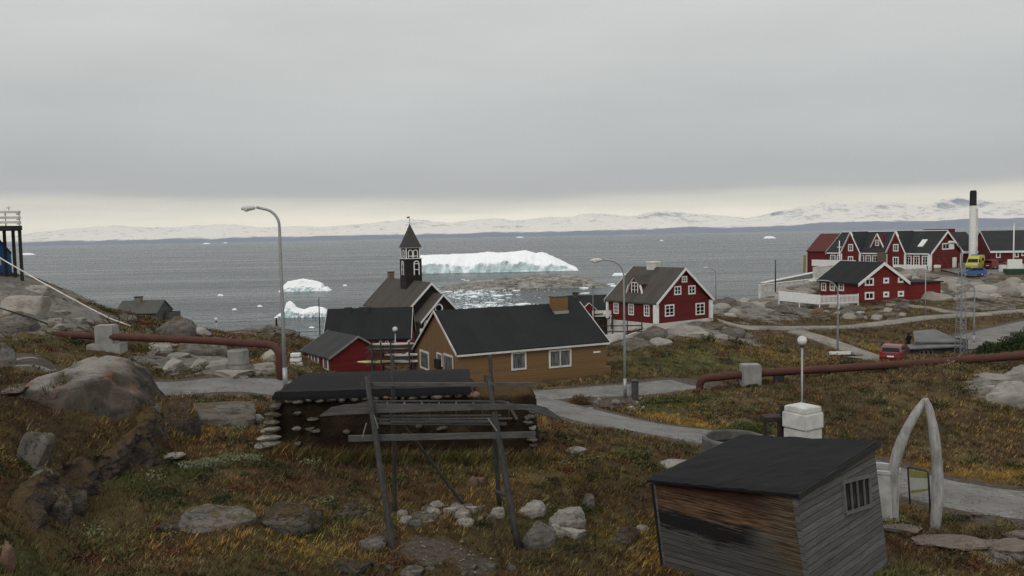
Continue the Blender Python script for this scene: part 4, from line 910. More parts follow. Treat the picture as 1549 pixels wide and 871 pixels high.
def globe_lamp(label, px, yb, d, yg, r=.2, group='globe lamps on short posts'):
    b = P(px, yb, d); b.z = min(b.z, ground(b.x, b.y) + .02) if d < 90 else b.z; z = P(px, yg, d).z - b.z
    t = thing('globe_lamp', label, 'lamp', b, 0, group)
    MB().tube([(0, 0, -.5), (0, 0, z - r)], .045, 10).build('post', STEEL, t, smooth=True)
    MB().lathe([(.045, z - r * 1.5), (.12, z - r * 1.25), (.11, z - r * .9), (0, z - r * .9)], 14).build('collar', DSTEEL, t, smooth=True)
    MB().lathe([(r * math.sin(a), z - r * math.cos(a)) for a in np.linspace(.25, math.pi, 12)], 18).build('globe', GLOBE, t, smooth=True)
    MB().lathe([(r * 1.02 * math.sin(a), z - r * 1.02 * math.cos(a)) for a in np.linspace(2.0, math.pi, 7)], 18).build('cap', plain('globe_cap', (.5, .5, .48), .4), t, smooth=True)
    return t
street_lamp('tall grey bow armed street lamp beside the down bend of the left pipeline', 431.5, 580, 42.5, 315, 378, 315, .10, .07)
street_lamp('grey bow armed street lamp at the right end of the ochre house', 945.5, 598, 51.5, 393, 904, 394)
street_lamp('bow armed street lamp rising behind the white trimmed red house', 1083, 458, 108, 405.5, 1068, 405)
street_lamp('small bow armed lamp in front of the low black house roof', 897.5, 490, 92, 437, 886, 438)
street_lamp('bow armed lamp before the picket fence with a blank white sign at its foot', 1267, 548, 72, 424, 1231, 425)
street_lamp('short bow armed lamp post beside the long dark shelter roof', 1473, 520, 82, 428, 1453, 432)
t = MB().tube([(0, 0, -.5), (0, 0, 5.6)], [.07, .045], 8).build('pole', STEEL, None, smooth=True, loc=P(1399.5, 481, 100)); t.name = 'grey_pole'; tag(t, 'plain grey pole in front of the annex of the picket fenced house', 'pole')
globe_lamp('globe lamp post standing behind the white pillar near the weathered shed', 1213, 665, 37, 515, .21)
globe_lamp('globe lamp in front of the black roofed red house', 599, 548, 66, 498, .21)
globe_lamp('tiny globe lamp on the skyline of the left bank above the sea', 328, 508, 86, 483, .2)
# lattice mast with a lamp arm, in front of the dark shelter
b = P(1453, 540, 74); b.z = ground(b.x, b.y); zt = P(1453, 372, 74).z - b.z
t = thing('lattice_mast', 'slender grey lattice lamp mast in front of the dark shelter', 'lamp mast', b, R(12))
w0, w1 = .34, .17
lg = [(sx, sy) for sx in (-1, 1) for sy in (-1, 1)]
for sx, sy in lg: MB().bar((sx * w0, sy * w0, -.3), (sx * w1, sy * w1, zt * .84), .042, .042).build('leg', STEEL, t)
br = MB(); nseg = 14
for i in range(nseg):
    z0, z1 = zt * .84 * i / nseg, zt * .84 * (i + 1) / nseg; a0 = w0 + (w1 - w0) * i / nseg; a1 = w0 + (w1 - w0) * (i + 1) / nseg
    for (ax, ay), (bx, by) in (((-1, -1), (1, -1)), ((1, -1), (1, 1)), ((1, 1), (-1, 1)), ((-1, 1), (-1, -1))): br.bar((ax * a0, ay * a0, z0), (bx * a1, by * a1, z1), .022, .022); br.bar((ax * a1, ay * a1, z1), (bx * a1, by * a1, z1), .025, .025)
br.build('lattice', STEEL, t)
MB().tube([(0, 0, zt * .8), (0, 0, zt * .9), (-.1, 0, zt * .96), (-.45, 0, zt * 1.02), (-.9, 0, zt * 1.03)], .06, 10).build('lamp_arm', STEEL, t, smooth=True)
MB().tube([(-.75, 0, zt * 1.03), (-.9, 0, zt * 1.035), (-1.3, 0, zt * 1.035), (-1.5, 0, zt * 1.03)], [.03, .13, .16, .04], 10).build('lamp_head', LAMPW, t, smooth=True)
# bare poles
def pole(label, px, y0, y1, d, r, mat, name='pole', group=None):
    b = P(px, y0, d); t = MB().tube([(0, 0, -.8), (0, 0, (P(px, y1, d).z - b.z) * .5), (0, 0, P(px, y1, d).z - b.z)], [r, r * .9, r * .75], 8).build(name, mat, None, smooth=True, loc=b); return tag(t, label, 'pole', group)
pole('dark bare pole on the rocky point left of the picket fence', 1173, 440, 393, 122, .11, DSTEEL, 'utility_pole')
pole('thin lamp like pole at the left gable of the black roofed house', 484, 505, 450, 92, .07, DSTEEL, 'utility_pole')
b = P(1533, 392, 152); t = thing('flagpole', 'white flagpole in front of the clinic roof at the right edge', 'flagpole', b); zt = P(1533, 340, 152).z - b.z
MB().tube([(0, 0, -2.5), (0, 0, zt)], [.13, .09], 8).build('pole', WHITE, t, smooth=True); MB().lathe([(0, zt), (.16, zt + .08), (.16, zt + .2), (0, zt + .28)], 10).build('finial', WHITE, t, smooth=True)
b = P(1269.5, 408, 160); t = thing('flagpole', 'thin white flagpole before the left gable of the hospital', 'flagpole', b); zt = P(1269.5, 364, 160).z - b.z
MB().tube([(0, 0, -2.5), (0, 0, zt)], .09, 8).build('pole', WHITE, t, smooth=True); MB().box(-.4, .4, -.05, .05, zt - 1.3, zt - 1.15).build('yard', WHITE, t)
# striped stack
b = P(1470.5, 402, 166); t = thing('smokestack', 'tall white chimney stack with black top rising behind the hospital', 'chimney', b); z1 = P(1470, 288, 166).z - b.z; zm = P(1470, 311, 166).z - b.z
MB().lathe([(0, -1.5), (.66, -1.5), (.62, zm), (0, zm)], 20).build('shaft', WHITE, t, smooth=False); MB().lathe([(.64, zm), (.62, z1 - .3), (.56, z1 - .3), (.56, z1), (0, z1)], 20).build('black_top', BLACKP, t); MB().box(.62, .95, -.2, .2, 0, zm - .6).build('flue_duct', OFFW, t)

# signs
b = P(1270.5, 546, 71.5); b.z = ground(b.x, b.y); t = thing('road_sign', 'blank white direction sign on two posts at the foot of the lamp', 'sign', b); zz = P(1270, 534, 71.5).z - b.z
MB().box(-.95, .95, -.03, .03, zz - .14, zz + .16).build('panel', WHITE, t, bevel=.02)
for x in (-.15, .28): MB().tube([(x, .06, -.3), (x, .06, zz + .1)], .035, 8).build('post', STEEL, t)

# ------------------------------------------------------------ bin by the road
b = G(960.5, 599, 51); t = thing('litter_bin', 'dark grey slatted litter bin beside the lamp post on the roadside', 'bin', b)
z1 = P(960.5, 575, 51).z - b.z
MB().lathe([(0, .02), (.22, .02), (.23, z1 - .08), (0, z1 - .08)], 12).build('body', plain('bin_metal', (.06, .062, .066), .6), t); MB().lathe([(.25, z1 - .1), (.26, z1 - .02), (.16, z1 + .03), (0, z1 + .04)], 12).build('lid', DSTEEL, t); MB().tube([(-.32, 0, -.2), (-.32, 0, z1 * .8), (-.2, 0, z1 * .8)], .03, 6).build('bracket', STEEL, t)
# pole-side box on the ochre-house meadow: small dark stake
t = tag(MB().tube([(0, 0, -.2), (.02, 0, .35), (0, .01, .75)], [.09, .11, .05], 8).build('stake', plain('stake_wood', (.06, .055, .05)), None, loc=G(998, 565, 61)), 'short grey stake standing in the meadow right of the ochre house', 'stake')

# ------------------------------------------------------------ fences and terrace by the white-trimmed house
def fence(name, label, pts, h, mat, style, spacing=1.6):
    """pts: world points along the foot"""
    o = pts[0]; t = thing(name, label, 'fence', o); w = [p - o for p in pts]
    for a, b in zip(w[:-1], w[1:]):
        L_ = (b - a).length; n = max(1, round(L_ / spacing)); d = (b - a).normalized()
        for k in range(n + 1): p = a + (b - a) * (k / n); MB().box(p.x - .05, p.x + .05, p.y - .05, p.y + .05, p.z - .7, p.z + h + .05).build('post', mat, t)
        up = Vector((0, 0, 1)); nrm = d.cross(up) * .07
        if style == 'rail':
            for z in (.4, .95):
                if z < h + .1: MB().bar(a + up * z + nrm, b + up * z + nrm, .05, .1).build('rail', mat, t)
        else:
            for z in (.22, h - .2): MB().bar(a + up * z + nrm, b + up * z + nrm, .05, .1).build('rail', mat, t)
            pk = MB(); m_ = int(L_ / (.17 if style == 'picket' else .135))
            for k in range(m_):
                p = a + (b - a) * ((k + .5) / m_) + nrm * 1.7; wd = .045 if style == 'picket' else .066
                q0, q1 = p - d * wd, p + d * wd; pk.bar(p + up * .05, p + up * h, wd * 2, .03, nrm)
            pk.build('pickets' if False else 'picket_panel', mat, t)
    return t
fence('picket_fence', 'white picket fence with gaps along the front of the bright red house', [P(1240, 461, 107.5), P(1298, 458.8, 107.8)], 1.25, WHITE, 'picket', 2.4)
fence('board_fence', 'white close boarded fence on the rocks left of the picket fence', [P(1178.5, 455, 106.5), P(1239.5, 461, 107.4)], 1.3, WHITE, 'board', 2.4)
DWOOD = plain('dark_fence_wood', (.035, .026, .022), .85, .3)
fence('rail_fence', 'dark wooden rail fence around the terrace left of the white trimmed house', [P(905, 508, 78.5), P(971, 507, 79)], 1.75, DWOOD, 'rail', 1.35)
fence('rail_fence', 'dark rail fence on the far side of the terrace beside the black house', [P(899, 489, 86), P(925, 487, 87)], 1.3, DWOOD, 'rail', 1.1)
a, b, c_ = P(906, 512, 78.0), P(946, 508, 78.6), P(992, 494, 80.5); t = thing('terrace_wall', 'low whitewashed retaining wall below the dark rail fence', 'wall', a)
def wallseg(p, q, z, th=.3):
    d = (q - p); n = Vector((-d.y, d.x, 0)).normalized() * th; lo = -2.2
    return MB().add([p + Vector((0, 0, lo)), q + Vector((0, 0, lo)), q + n + Vector((0, 0, lo)), p + n + Vector((0, 0, lo)), p + Vector((0, 0, z)), q + Vector((0, 0, z)), q + n + Vector((0, 0, z)), p + n + Vector((0, 0, z))],
                    [(3, 2, 1, 0), (4, 5, 6, 7), (0, 1, 5, 4), (1, 2, 6, 5), (2, 3, 7, 6), (3, 0, 4, 7)])
wallseg(Vector((0, 0, 0)), b - a, .25).build('lower_wall', OFFW, t); wallseg(b - a, c_ - a, .0).build('upper_wall', OFFW, t)
t = thing('garden_bench', 'small white slatted bench on the terrace behind the dark rail fence', 'bench', P(911, 483, 86))
MB().box(-1, 1, 0, .4, .3, .38).build('seat', OFFW, t); MB().box(-1, 1, .4, .46, .45, .9).build('backrest', OFFW, t)
for x in (-.9, .9): MB().box(x - .05, x + .05, .05, .36, -.4, .3).build('leg', OFFW, t)
# concrete quay walls on the point
def quay(name, label, p, q, z, th): 
    o = P(*p); t = thing(name, label, 'wall', o); e = P(*q) - o
    wallseg(Vector((0, 0, 0)), e, z, th).build('wall_face', CONC if 'grey' in label else OFFW, t)
    n = Vector((-e.y, e.x, 0)).normalized(); MB().bar(n * th / 2 + Vector((0, 0, z + .06)), e + n * th / 2 + Vector((0, 0, z + .06)), th + .12, .12).build('coping', OFFW, t); return t
quay('quay_wall', 'long pale concrete wall running along the rocky point above the sea', (1151, 439, 128), (1240, 428.5, 136), .75, .5)
quay('quay_wall', 'grey concrete wall behind the pale one, climbing to the hospital', (1158, 430.5, 150), (1238, 414, 162), .25, 1.2)
quay('quay_wall', 'short white wall at the foot of the yellow stair rail', (1232, 416, 150), (1262, 412, 152), 1.3, .4)

# ------------------------------------------------------------ vehicles
m = M('red_car_paint', .3, .5); m.col((.15, .011, .013)); RCAR = m.m
m = M('blue_car_paint', .28, .5); m.col((.03, .085, .25)); BCAR = m.m
m = M('yellow_van_paint', .35, .5); m.col((.46, .42, .07)); YVAN = m.m
TYRE = plain('tyre', (.012, .012, .012), .9); RIM = plain('wheel_rim', (.3, .3, .3), .35, .1, 2, .5, .6)
m = M('tail_light', .2, .5); m.col((.35, .02, .015)); TAIL = m.m
m = M('clear_light', .15, .6); m.col((.7, .7, .68)); CLEAR = m.m
def vehicle(name, label, cat, loc, rotz, paint, prof, glass, Lw, w, wheels, wr=.31, bumper=True):
    """prof: side outline (x forward, z); glass: list of (outline, y-side) polygons in the side plane"""
    t = thing(name, label, cat, loc, rotz)
    zt = max(z for x, z in prof); hw = w / 2; n = len(prof)
    def tuck(z): return hw * (1 - .16 * max(0, (z - .85) / max(.3, zt - .85)) ** 1.3)
    rows = []
    for k in (-1, 1): rows.append([(x, k * tuck(z), z) for x, z in prof])
    mb = MB().add(rows[0] + rows[1], [tuple(range(n)), tuple(range(2 * n - 1, n - 1, -1))] + [(i, (i + 1) % n, n + (i + 1) % n, n + i) for i in range(n)])
    mb.build('body', paint, t, bevel=.045)
    for poly in glass['side']:
        for k in (-1, 1):
            c = sum(z for x, z in poly) / len(poly); vs = [(x, k * (tuck(z) + .012), z) for x, z in poly]
            MB().add(vs + [(x, y - k * .03, z) for x, y, z in vs], [tuple(range(len(poly)))] + [tuple(range(2 * len(poly) - 1, len(poly) - 1, -1))] + [(i, (i + 1) % len(poly), len(poly) + (i + 1) % len(poly), len(poly) + i) for i in range(len(poly))]).build('side_window', GLASS, t)
    for nm, (xa, za, xb, zb, m_) in glass['end'].items():
        d = Vector((xb - xa, 0, zb - za)); nn = Vector((-d.z, 0, d.x)).normalized() * (.015 if nm == 'windscreen' else -.015)
        ya, yb = tuck(za) * m_, tuck(zb) * m_
        if nm == 'windscreen': nn = Vector((abs(nn.x), 0, abs(nn.z)))
        else: nn = Vector((-abs(nn.x), 0, abs(nn.z)))
        vs = [Vector((xa, -ya, za)) + nn, Vector((xa, ya, za)) + nn, Vector((xb, yb, zb)) + nn, Vector((xb, -yb, zb)) + nn]
        MB().add(vs + [v - nn * 2.5 for v in vs], [(0, 1, 2, 3), (7, 6, 5, 4), (0, 4, 5, 1), (1, 5, 6, 2), (2, 6, 7, 3), (3, 7, 4, 0)]).build(nm, GLASS, t)
    for x in wheels:
        for k in (-1, 1):
            y = k * (hw - .10)
            wv = MB().tube([(x, y - .1, wr), (x, y - .08, wr), (x, y + .08, wr), (x, y + .1, wr)], [wr * .9, wr, wr, wr * .9], 18).build('wheel', TYRE, t, smooth=False)
            MB().tube([(x, y + k * .095, wr), (x, y + k * .115, wr)], [wr * .62, wr * .5], 14).build('rim', RIM, wv)
    x0 = min(x for x, z in prof); x1 = max(x for x, z in prof)
    zl = .62 if zt < 1.8 else .85
    for k in (-1, 1):
        MB().box(x1 - .2, x1 + .015, k * hw * .78 - .17, k * hw * .78 + .17, zl - .02, zl + .12).build('headlight', CLEAR, t, bevel=.02)
        MB().box(x0 - .015, x0 + .12, k * hw * .84 - .10, k * hw * .84 + .10, zl + .12, zl + .42).build('tail_light', TAIL, t, bevel=.02)
    MB().box(x0 - .02, x0 + .03, -.26, .26, zl - .02, zl + .10).build('number_plate', WHITE, t)
    MB().box(x1 - .05, x1 + .03, -hw * .8, hw * .8, .22, .36).build('bumper', BLACKP, t, bevel=.02); MB().box(x0 - .03, x0 + .05, -hw * .85, hw * .85, .26, .42).build('bumper', BLACKP, t, bevel=.02)
    for k in (-1, 1): MB().box(x1 - 1.35, x1 - 1.2, k * (hw + .12) - .09, k * (hw + .12) + .09, 1.0, 1.14).build('wing_mirror', paint, t, bevel=.02)
    return t
hatch = [(-2.0, .25), (2.0, .25), (2.05, .55), (1.9, .78), (.95, .98), (.25, 1.42), (-.2, 1.5), (-1.35, 1.48), (-1.75, 1.36), (-2.0, .95), (-2.06, .6)]
hglass = {'side': [[(.78, .98), (.2, 1.38), (-.38, 1.42), (-.4, .98)], [(-.48, .98), (-.46, 1.42), (-1.3, 1.4), (-1.5, 1.02)]], 'end': {'windscreen': (.9, 1.02, .3, 1.39, .84), 'rear_window': (-1.96, 1.02, -1.78, 1.34, .82)}}
b = hit(1352, 546); vehicle('red_car', 'red hatchback seen from behind, parked beside the dark shelter', 'car', b, R(58), RCAR, hatch, hglass, 4.1, 1.72, (-1.25, 1.3))
b = hit(1471, 419); b.z += .12; vehicle('blue_car', 'small blue hatchback parked side on below the yellow van', 'car', b, R(172), BCAR, hatch, hglass, 4.1, 1.7, (-1.25, 1.3))
van = [(-2.6, .35), (2.55, .35), (2.6, .8), (2.4, 1.05), (1.75, 1.2), (1.2, 1.95), (.9, 2.35), (.2, 2.55), (-2.3, 2.55), (-2.6, 2.4), (-2.65, 1.0)]
vglass = {'side': [[(1.6, 1.25), (1.15, 1.85), (.5, 1.88), (.45, 1.25)], [(-.6, 1.5), (-.6, 2.0), (-1.8, 2.0), (-1.8, 1.5)]], 'end': {'windscreen': (1.7, 1.27, 1.24, 1.9, .86), 'rear_window': (-2.66, 1.4, -2.62, 2.0, .8)}}
b = hit(1475, 408); b.z += .12; v = vehicle('ambulance', 'yellow high roofed ambulance van parked in front of the link building', 'van', b, R(226), YVAN, van, vglass, 5.2, 2.1, (-1.6, 1.6), .36)
MB().box(-.5, .3, -.7, .7, 2.55, 2.68).build('light_bar', plain('blue_lens', (.06, .12, .4)), v, bevel=.03)
pick = [(-2.1, .35), (2.1, .35), (2.15, .8), (2.0, 1.0), (.9, 1.1), (.45, 1.65), (-.5, 1.72), (-.75, 1.7), (-2.05, 1.68), (-2.15, .9)]
pglass = {'side': [[(.75, 1.1), (.38, 1.58), (-.4, 1.62), (-.4, 1.1)]], 'end': {'windscreen': (.88, 1.13, .48, 1.6, .84), 'rear_window': (-2.13, 1.1, -2.06, 1.6, .8)}}
b = hit(1507, 408); b.z += .12; vehicle('red_utility_vehicle', 'dark red utility vehicle parked against the clinic wall right of the yellow van', 'car', b, R(20), RCAR, pick, pglass, 4.2, 1.8, (-1.3, 1.3), .36)

# containers and panels at the right edge
b = P(1540, 417, 143); t = thing('green_container', 'dark green container at the right edge of the parking lot', 'container', b, R(-8)); GC = plain('green_container_paint', (.02, .06, .035), .6)
MB().box(-1.6, 3.4, 0, 2, -.5, 1.15).build('container_body', GC, t)
rb = MB(); [rb.box(-1.5 + .3 * k, -1.38 + .3 * k, -.05, 0, -.4, 1.1) for k in range(16)]; rb.build('ribs', GC, t)
b = P(1538, 407, 146); t = thing('white_hoarding', 'white panelled hoarding above the green container at the foot of the flagpole', 'hoarding', b, R(-8))
MB().box(-1.5, .9, 0, .2, -1.2, 1.75).build('panel', WHITE, t, bevel=.02); MB().box(.905, 3.5, .02, .2, -1.2, .9).build('side_panel', OFFW, t); MB().box(-2.9, -1.52, .05, .25, -1.2, .8).build('side_panel', OFFW, t)
for x in (-1.4, .8): MB().box(x - .06, x + .06, .2, .32, -1.4, 1.7).build('post', STEEL, t)
b = P(1507, 420.5, 141); t = thing('stone_crate', 'tan square crate standing on the edge of the parking lot', 'crate', b, R(10)); TAN = plain('tan_board', (.26, .20, .13)); MB().box(-.6, .6, 0, .9, -.3, .75).build('box_body', TAN, t, bevel=.03); MB().box(-.66, .66, -.05, .95, .75, .82).build('lid', TAN, t)
b = P(1420, 409, 148.6); t = thing('wall_box', 'white and tan meter cabinet standing against the hospital gable', 'cabinet', b, R(31)); MB().box(-.55, .55, 0, .6, -.4, .5).build('cabinet_base', TAN, t); MB().box(-.6, .6, -.03, .6, .5, 1.0).build('cabinet_top', WHITE, t, bevel=.02)
for px, py in ((1429, 409), (1437, 408)):
    b = P(px, py, 148.5); t = tag(MB().bar((-.9, .8, 2.2), (.4, 0, -.2), .12, .06).build('leaning_plank', plain('red_plank', (.12, .03, .025)), None, loc=b), 'reddish plank leaning against the hospital gable, %s of the pair' % ('left' if px < 1430 else 'right'), 'plank', 'planks leaning on the hospital gable')

# ------------------------------------------------------------ dark shelter by the red car
a = Fr(1373, 543, 74.5, 9); t = thing('shelter', 'long dark flat roofed timber shelter beside the red car', 'shed', a.o, a.a)
z0 = a.on('a', 1390, 528)[1]; x1 = a.on('a', 1462, 530)[0]; x0 = a.on('a', 1376, 530)[0]
zr0 = a.on('a', 1384, 525, 1)[1]; zr1 = a.on('a', 1473, 514, 1)[1]
DK = boards('dark_shelter_boards', (.05, .05, .05), 'x', .3, .3)
MB().box(x0, x1, 0, .12, -1.2, z0 + .05).build('front_wall', DK, t); MB().box(x1, x1 + .12, 0, 4.6, -1.2, z0 + .7).build('side_wall', boards('blue_grey_boards', (.06, .065, .075), 'z', .2), t); MB().box(x0, x0 + .12, .13, 4.4, -1.2, z0 + .05).build('side_wall', DK, t)
rf = plain('shelter_roof', (.115, .115, .112), .7, .3, .8)
MB().add([(x0 - .2, -.3, z0 + .02), (x1 - .4, -.3, z0 + .05), (x1 - .4, 1.4, z0 + .14), (x0 + .7, 1.4, z0 + .12), (x0 - .2, -.3, z0 + .14), (x1 - .4, -.3, z0 + .17), (x1 - .4, 1.4, z0 + .28), (x0 + .7, 1.4, z0 + .26)], [(3, 2, 1, 0), (4, 5, 6, 7), (0, 1, 5, 4), (1, 2, 6, 5), (2, 3, 7, 6), (3, 0, 4, 7)]).build('lower_roof', rf, t)
MB().add([(x0 + 1.3, 1.2, z0 + .35), (x1 - .1, .4, z0 + .30), (x1 + .3, 4.8, z0 + .95), (x0 + 3.7, 4.8, z0 + .85), (x0 + 1.3, 1.2, z0 + .52), (x1 - .1, .4, z0 + .47), (x1 + .3, 4.8, z0 + 1.12), (x0 + 3.7, 4.8, z0 + 1.02)], [(3, 2, 1, 0), (4, 5, 6, 7), (0, 1, 5, 4), (1, 2, 6, 5), (2, 3, 7, 6), (3, 0, 4, 7)]).build('upper_roof', rf, t)
for i in range(3): window(t, 'a', 0, x0 + 1.0 + i * .45, x0 + 1.35 + i * .45, z0 - .75, z0 - .15, nx=1, ny=1, fw=.04, fm=plain('pale_frame', (.2, .2, .19)))

# ------------------------------------------------------------ racks with kayaks between the outhouse and the ochre house
RKW = plain('rack_wood', (.05, .042, .036), .9, .3)
o = P(592, 560, 63.5); t = thing('kayak_rack', 'weathered timber rack of shelves between the red outbuilding and the ochre house', 'rack', o)
xs = [(p - 592) * 63.5 / F for p in (563, 577, 592, 620)]
zz = [P(592, y, 63.5).z - o.z for y in (551, 541, 531, 524.5)]
for x in xs:
    for y in (0, 1.1): MB().box(x - .06, x + .06, y - .06, y + .06, -1.6, zz[3] + .35).build('post', RKW, t)
for z in zz:
    for y in (.09, 1.01): MB().box(xs[0] - .5, xs[3] + .25, y - .03, y + .03, z - .12, z - .02).build('shelf_rail', RKW, t)
def kayak_hull(name, label, cat, loc, L_, wd, ht, mat, rotz=0, group=None):
    t = thing(name, label, cat, loc, rotz, group); n = 15; vs = []; fs = []
    for i in range(n):
        u = -1 + 2 * i / (n - 1); w = wd / 2 * (1 - abs(u) ** 2.2) + .012; rise = ht * .55 * abs(u) ** 3
        h = ht * (1 - .75 * abs(u) ** 3)
        for a in range(8): th = 2 * math.pi * a / 8; vs.append((u * L_ / 2, w * math.cos(th), rise + h / 2 + h / 2 * math.sin(th)))
    fs = [(i * 8 + a, i * 8 + (a + 1) % 8, (i + 1) * 8 + (a + 1) % 8, (i + 1) * 8 + a) for i in range(n - 1) for a in range(8)] + [tuple(range(8))[::-1], tuple((n - 1) * 8 + a for a in range(8))]
    MB().add(vs, fs).build('hull', mat, t, smooth=True)
    MB().lathe([(wd * .30, ht * .92), (wd * .33, ht * 1.06), (wd * .26, ht * 1.06), (wd * .24, ht * .94)], 14).build('cockpit_rim', DSTEEL, t); return t
for lab, y, x, L_, mt, px in (('pale yellow kayak on the rack beside the red outbuilding', 551, -1.3, 2.9, plain('cream_hull', (.5, .42, .24)), 0), ('grey white kayak lying on the middle shelf of the rack', 551, 1.2, 2.8, OFFW, 0), ('white kayak upside down on the second shelf beside the ochre house', 541, .9, 3.0, WHITE, 0), ('slim weathered grey kayak on the top shelf of the rack', 531, -.2, 3.4, plain('grey_hull', (.26, .25, .24)), 0), ('long grey white kayak on the very top of the rack', 524.5, .1, 3.6, plain('pale_hull', (.36, .35, .33)), 0)):
    kayak_hull('kayak', lab, 'kayak', o + Vector((x, .55, P(592, y, 63.5).z - o.z - .01)), L_, .55, .26, mt, 0, 'kayaks stored on the rack')

# ------------------------------------------------------------ cables on the left bank
def cable(label, pts, r, mat):
    w = [P(*q) for q in pts]; o = w[0].copy(); t = MB().tube([p - o for p in w], r, 8).build('handrail_cable', mat, None, smooth=True, loc=o); return tag(t, label, 'cable')
cable('pale grey pipe rail running down the grassy bank from the blue house', [(-40, 368, 58), (0, 390, 57), (60, 425, 56), (130, 463, 54), (165, 481, 53), (197, 493, 52.5)], .045, OFFW)
cable('thin black cable hanging low across the pale rock at the left edge', [(-30, 455, 50), (0, 466, 50), (40, 478, 50), (72, 490, 50)], .045, BLACKP)
b = P(187, 489, 52); t = thing('bicycle', 'dark bicycle lying in the grass at the lower end of the pale pipe rail', 'bicycle', b, R(20))
for x in (-.55, .55):
    wv = MB().tube([(x + .33 * math.cos(a), .0, .30 + .33 * math.sin(a)) for a in np.linspace(0, 2 * math.pi, 17)], .025, 6, False).build('wheel', BLACKP, t)
MB().tube([(-.55, 0, .3), (-.2, 0, .75), (.4, 0, .78), (0, 0, .3), (-.55, 0, .3)], .02, 6).build('frame', DSTEEL, t); MB().tube([(.55, 0, .3), (.42, 0, .95), (.3, .2, .98)], .02, 6).build('handlebar', DSTEEL, t); MB().box(-.34, -.08, -.06, .06, .82, .88).build('saddle', BLACKP, t)
# white board steps by the pipe bend
b = P(450, 556, 60); t = thing('board_stack', 'stack of white boards left of the red outbuilding wall', 'stack of boards', b)
for k in range(5): MB().box(-.6 + .04 * k, .35 - .03 * k, -.2, .3, -.6 + .36 * k, -.38 + .36 * k).build('board', WHITE, t)
# dark post on the shore rock
b = P(419, 502, 100); t = thing('beacon_post', 'dark tapering post on the shore rock below the smaller iceberg', 'post', b); z1 = P(419, 481, 100).z - b.z
MB().tube([(0, 0, -1), (0, 0, z1 * .3), (-.04, 0, z1)], [.2, .15, .09], 10).build('shaft', BLACKP, t); MB().box(-.5, .5, -.3, .3, -1, .25).build('foot', BLACKP, t, bevel=.1)
# ------------------------------------------------------------ rocks
def rock_mesh(seed, sub=4, cuts=7, rough=.10, flat=1.0):
    r_ = random.Random(seed); bm = bmesh.new(); bmesh.ops.create_icosphere(bm, subdivisions=sub, radius=1)
    pl_ = []
    for k in range(cuts):
        n = Vector((r_.gauss(0, 1), r_.gauss(0, 1), r_.gauss(.25, .8) * flat)).normalized(); pl_.append((n, r_.uniform(.52, .86)))
    off = Vector((r_.uniform(0, 99), r_.uniform(0, 99), r_.uniform(0, 99)))
    for v in bm.verts:
        for n, d in pl_:
            t = v.co.dot(n) - d
            if t > 0: v.co -= n * t * .93
        p = v.co * 1.3 + off
        v.co *= 1 + rough * mnoise.fractal(p, 1.0, 2.0, 4) + .35 * rough * mnoise.fractal(p * 4, .9, 2.0, 3)
        # bedding ledges
        v.co.z += .035 * math.sin(v.co.z * 13 + 2 * mnoise.noise(p)) * flat
    me = bpy.data.meshes.new('rock'); bm.to_mesh(me); bm.free()
    for p in me.polygons: p.use_smooth = True
    return me
RM = {}
def rock_data(var, mat):
    k = (var, mat.name)
    if k not in RM:
        RM[k] = rock_mesh(100 + var * 7, 4, 6 + var % 4, .09 + .03 * (var % 3)); RM[k].materials.append(mat)
    return RM[k]
def rock(px, py, wp, hp, label, var=0, mat=None, group=None, name='rock', rz=None, depth=.8, sink=.42, tilt=0):
    """foot centre at picture point, wp x hp pixels"""
    p = hit(px, py); s = p.y / F; w = wp * s; h = hp * s
    o = bpy.data.objects.new(name, rock_data(var, mat or GNEISS)); C.objects.link(o)
    H_ = h / (1 - sink) if sink < .6 else h
    o.scale = (w / 2 / .85, w / 2 * depth / .85, H_ / 2 / .8)
    o.rotation_euler = (tilt * .5, tilt, rng.uniform(-.35, .35) if rz is None else rz)
    o.location = p + Vector((0, w * depth * .25, h - H_ / 2)); return tag(o, label, 'rock', group)
# the left outcrop
def whaleback():
    bm = bmesh.new(); bmesh.ops.create_icosphere(bm, subdivisions=5, radius=1)
    for v in bm.verts:
        p = v.co.copy(); n4 = (abs(p.x) ** 2.6 + abs(p.y) ** 2.6 + abs(p.z) ** 2.6) ** (1 / 2.6); p /= n4
        if p.x < .36: p.z *= 1 - .5 * min(1, (.36 - p.x) / 1.36) ** 1.2
        q = p * 1.1 + Vector((4, 2, 7)); k = 1 + .10 * mnoise.fractal(q, 1.0, 2.0, 4) + .035 * mnoise.fractal(q * 4, .9, 2.0, 3); led = .02 * math.sin(p.z * 16 + 3 * mnoise.noise(q * .7) + 3 * p.x)
        v.co = Vector((p.x * (k + led), p.y * (k + led), p.z * k))
    me = bpy.data.meshes.new('rock_outcrop'); bm.to_mesh(me); bm.free()
    for f_ in me.polygons: f_.use_smooth = True
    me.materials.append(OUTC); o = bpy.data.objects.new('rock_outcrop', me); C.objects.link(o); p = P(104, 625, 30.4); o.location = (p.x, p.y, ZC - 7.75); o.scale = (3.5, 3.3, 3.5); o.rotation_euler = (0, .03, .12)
    return tag(o, 'long rounded whaleback outcrop with orange lichen on its pale crown', 'rock')
WB = whaleback()
outcrop = [WB, rock(72, 598, 60, 10, 'pale pinkish flat ledge in the turf at the left foot of the outcrop', 5, PINK, rz=-.1, depth=.9, sink=.7),
rock(14, 596, 46, 9, 'small pale ledge at the left edge in front of the road', 2, PINK, rz=-.1, depth=.9, sink=.7),
rock(108, 618, 26, 9, 'small grey stone showing through the turf below the outcrop crown', 1, PALE, sink=.6),
rock(62, 742, 46, 30, 'grey rock between the leaning slab and the mossy boulder', 6, GNEISS, sink=.5),
rock(262, 650, 60, 50, 'rounded dark shoulder between the great outcrop and the low ridge', 7, DARKR, rz=.1, depth=1.2, sink=.5)]
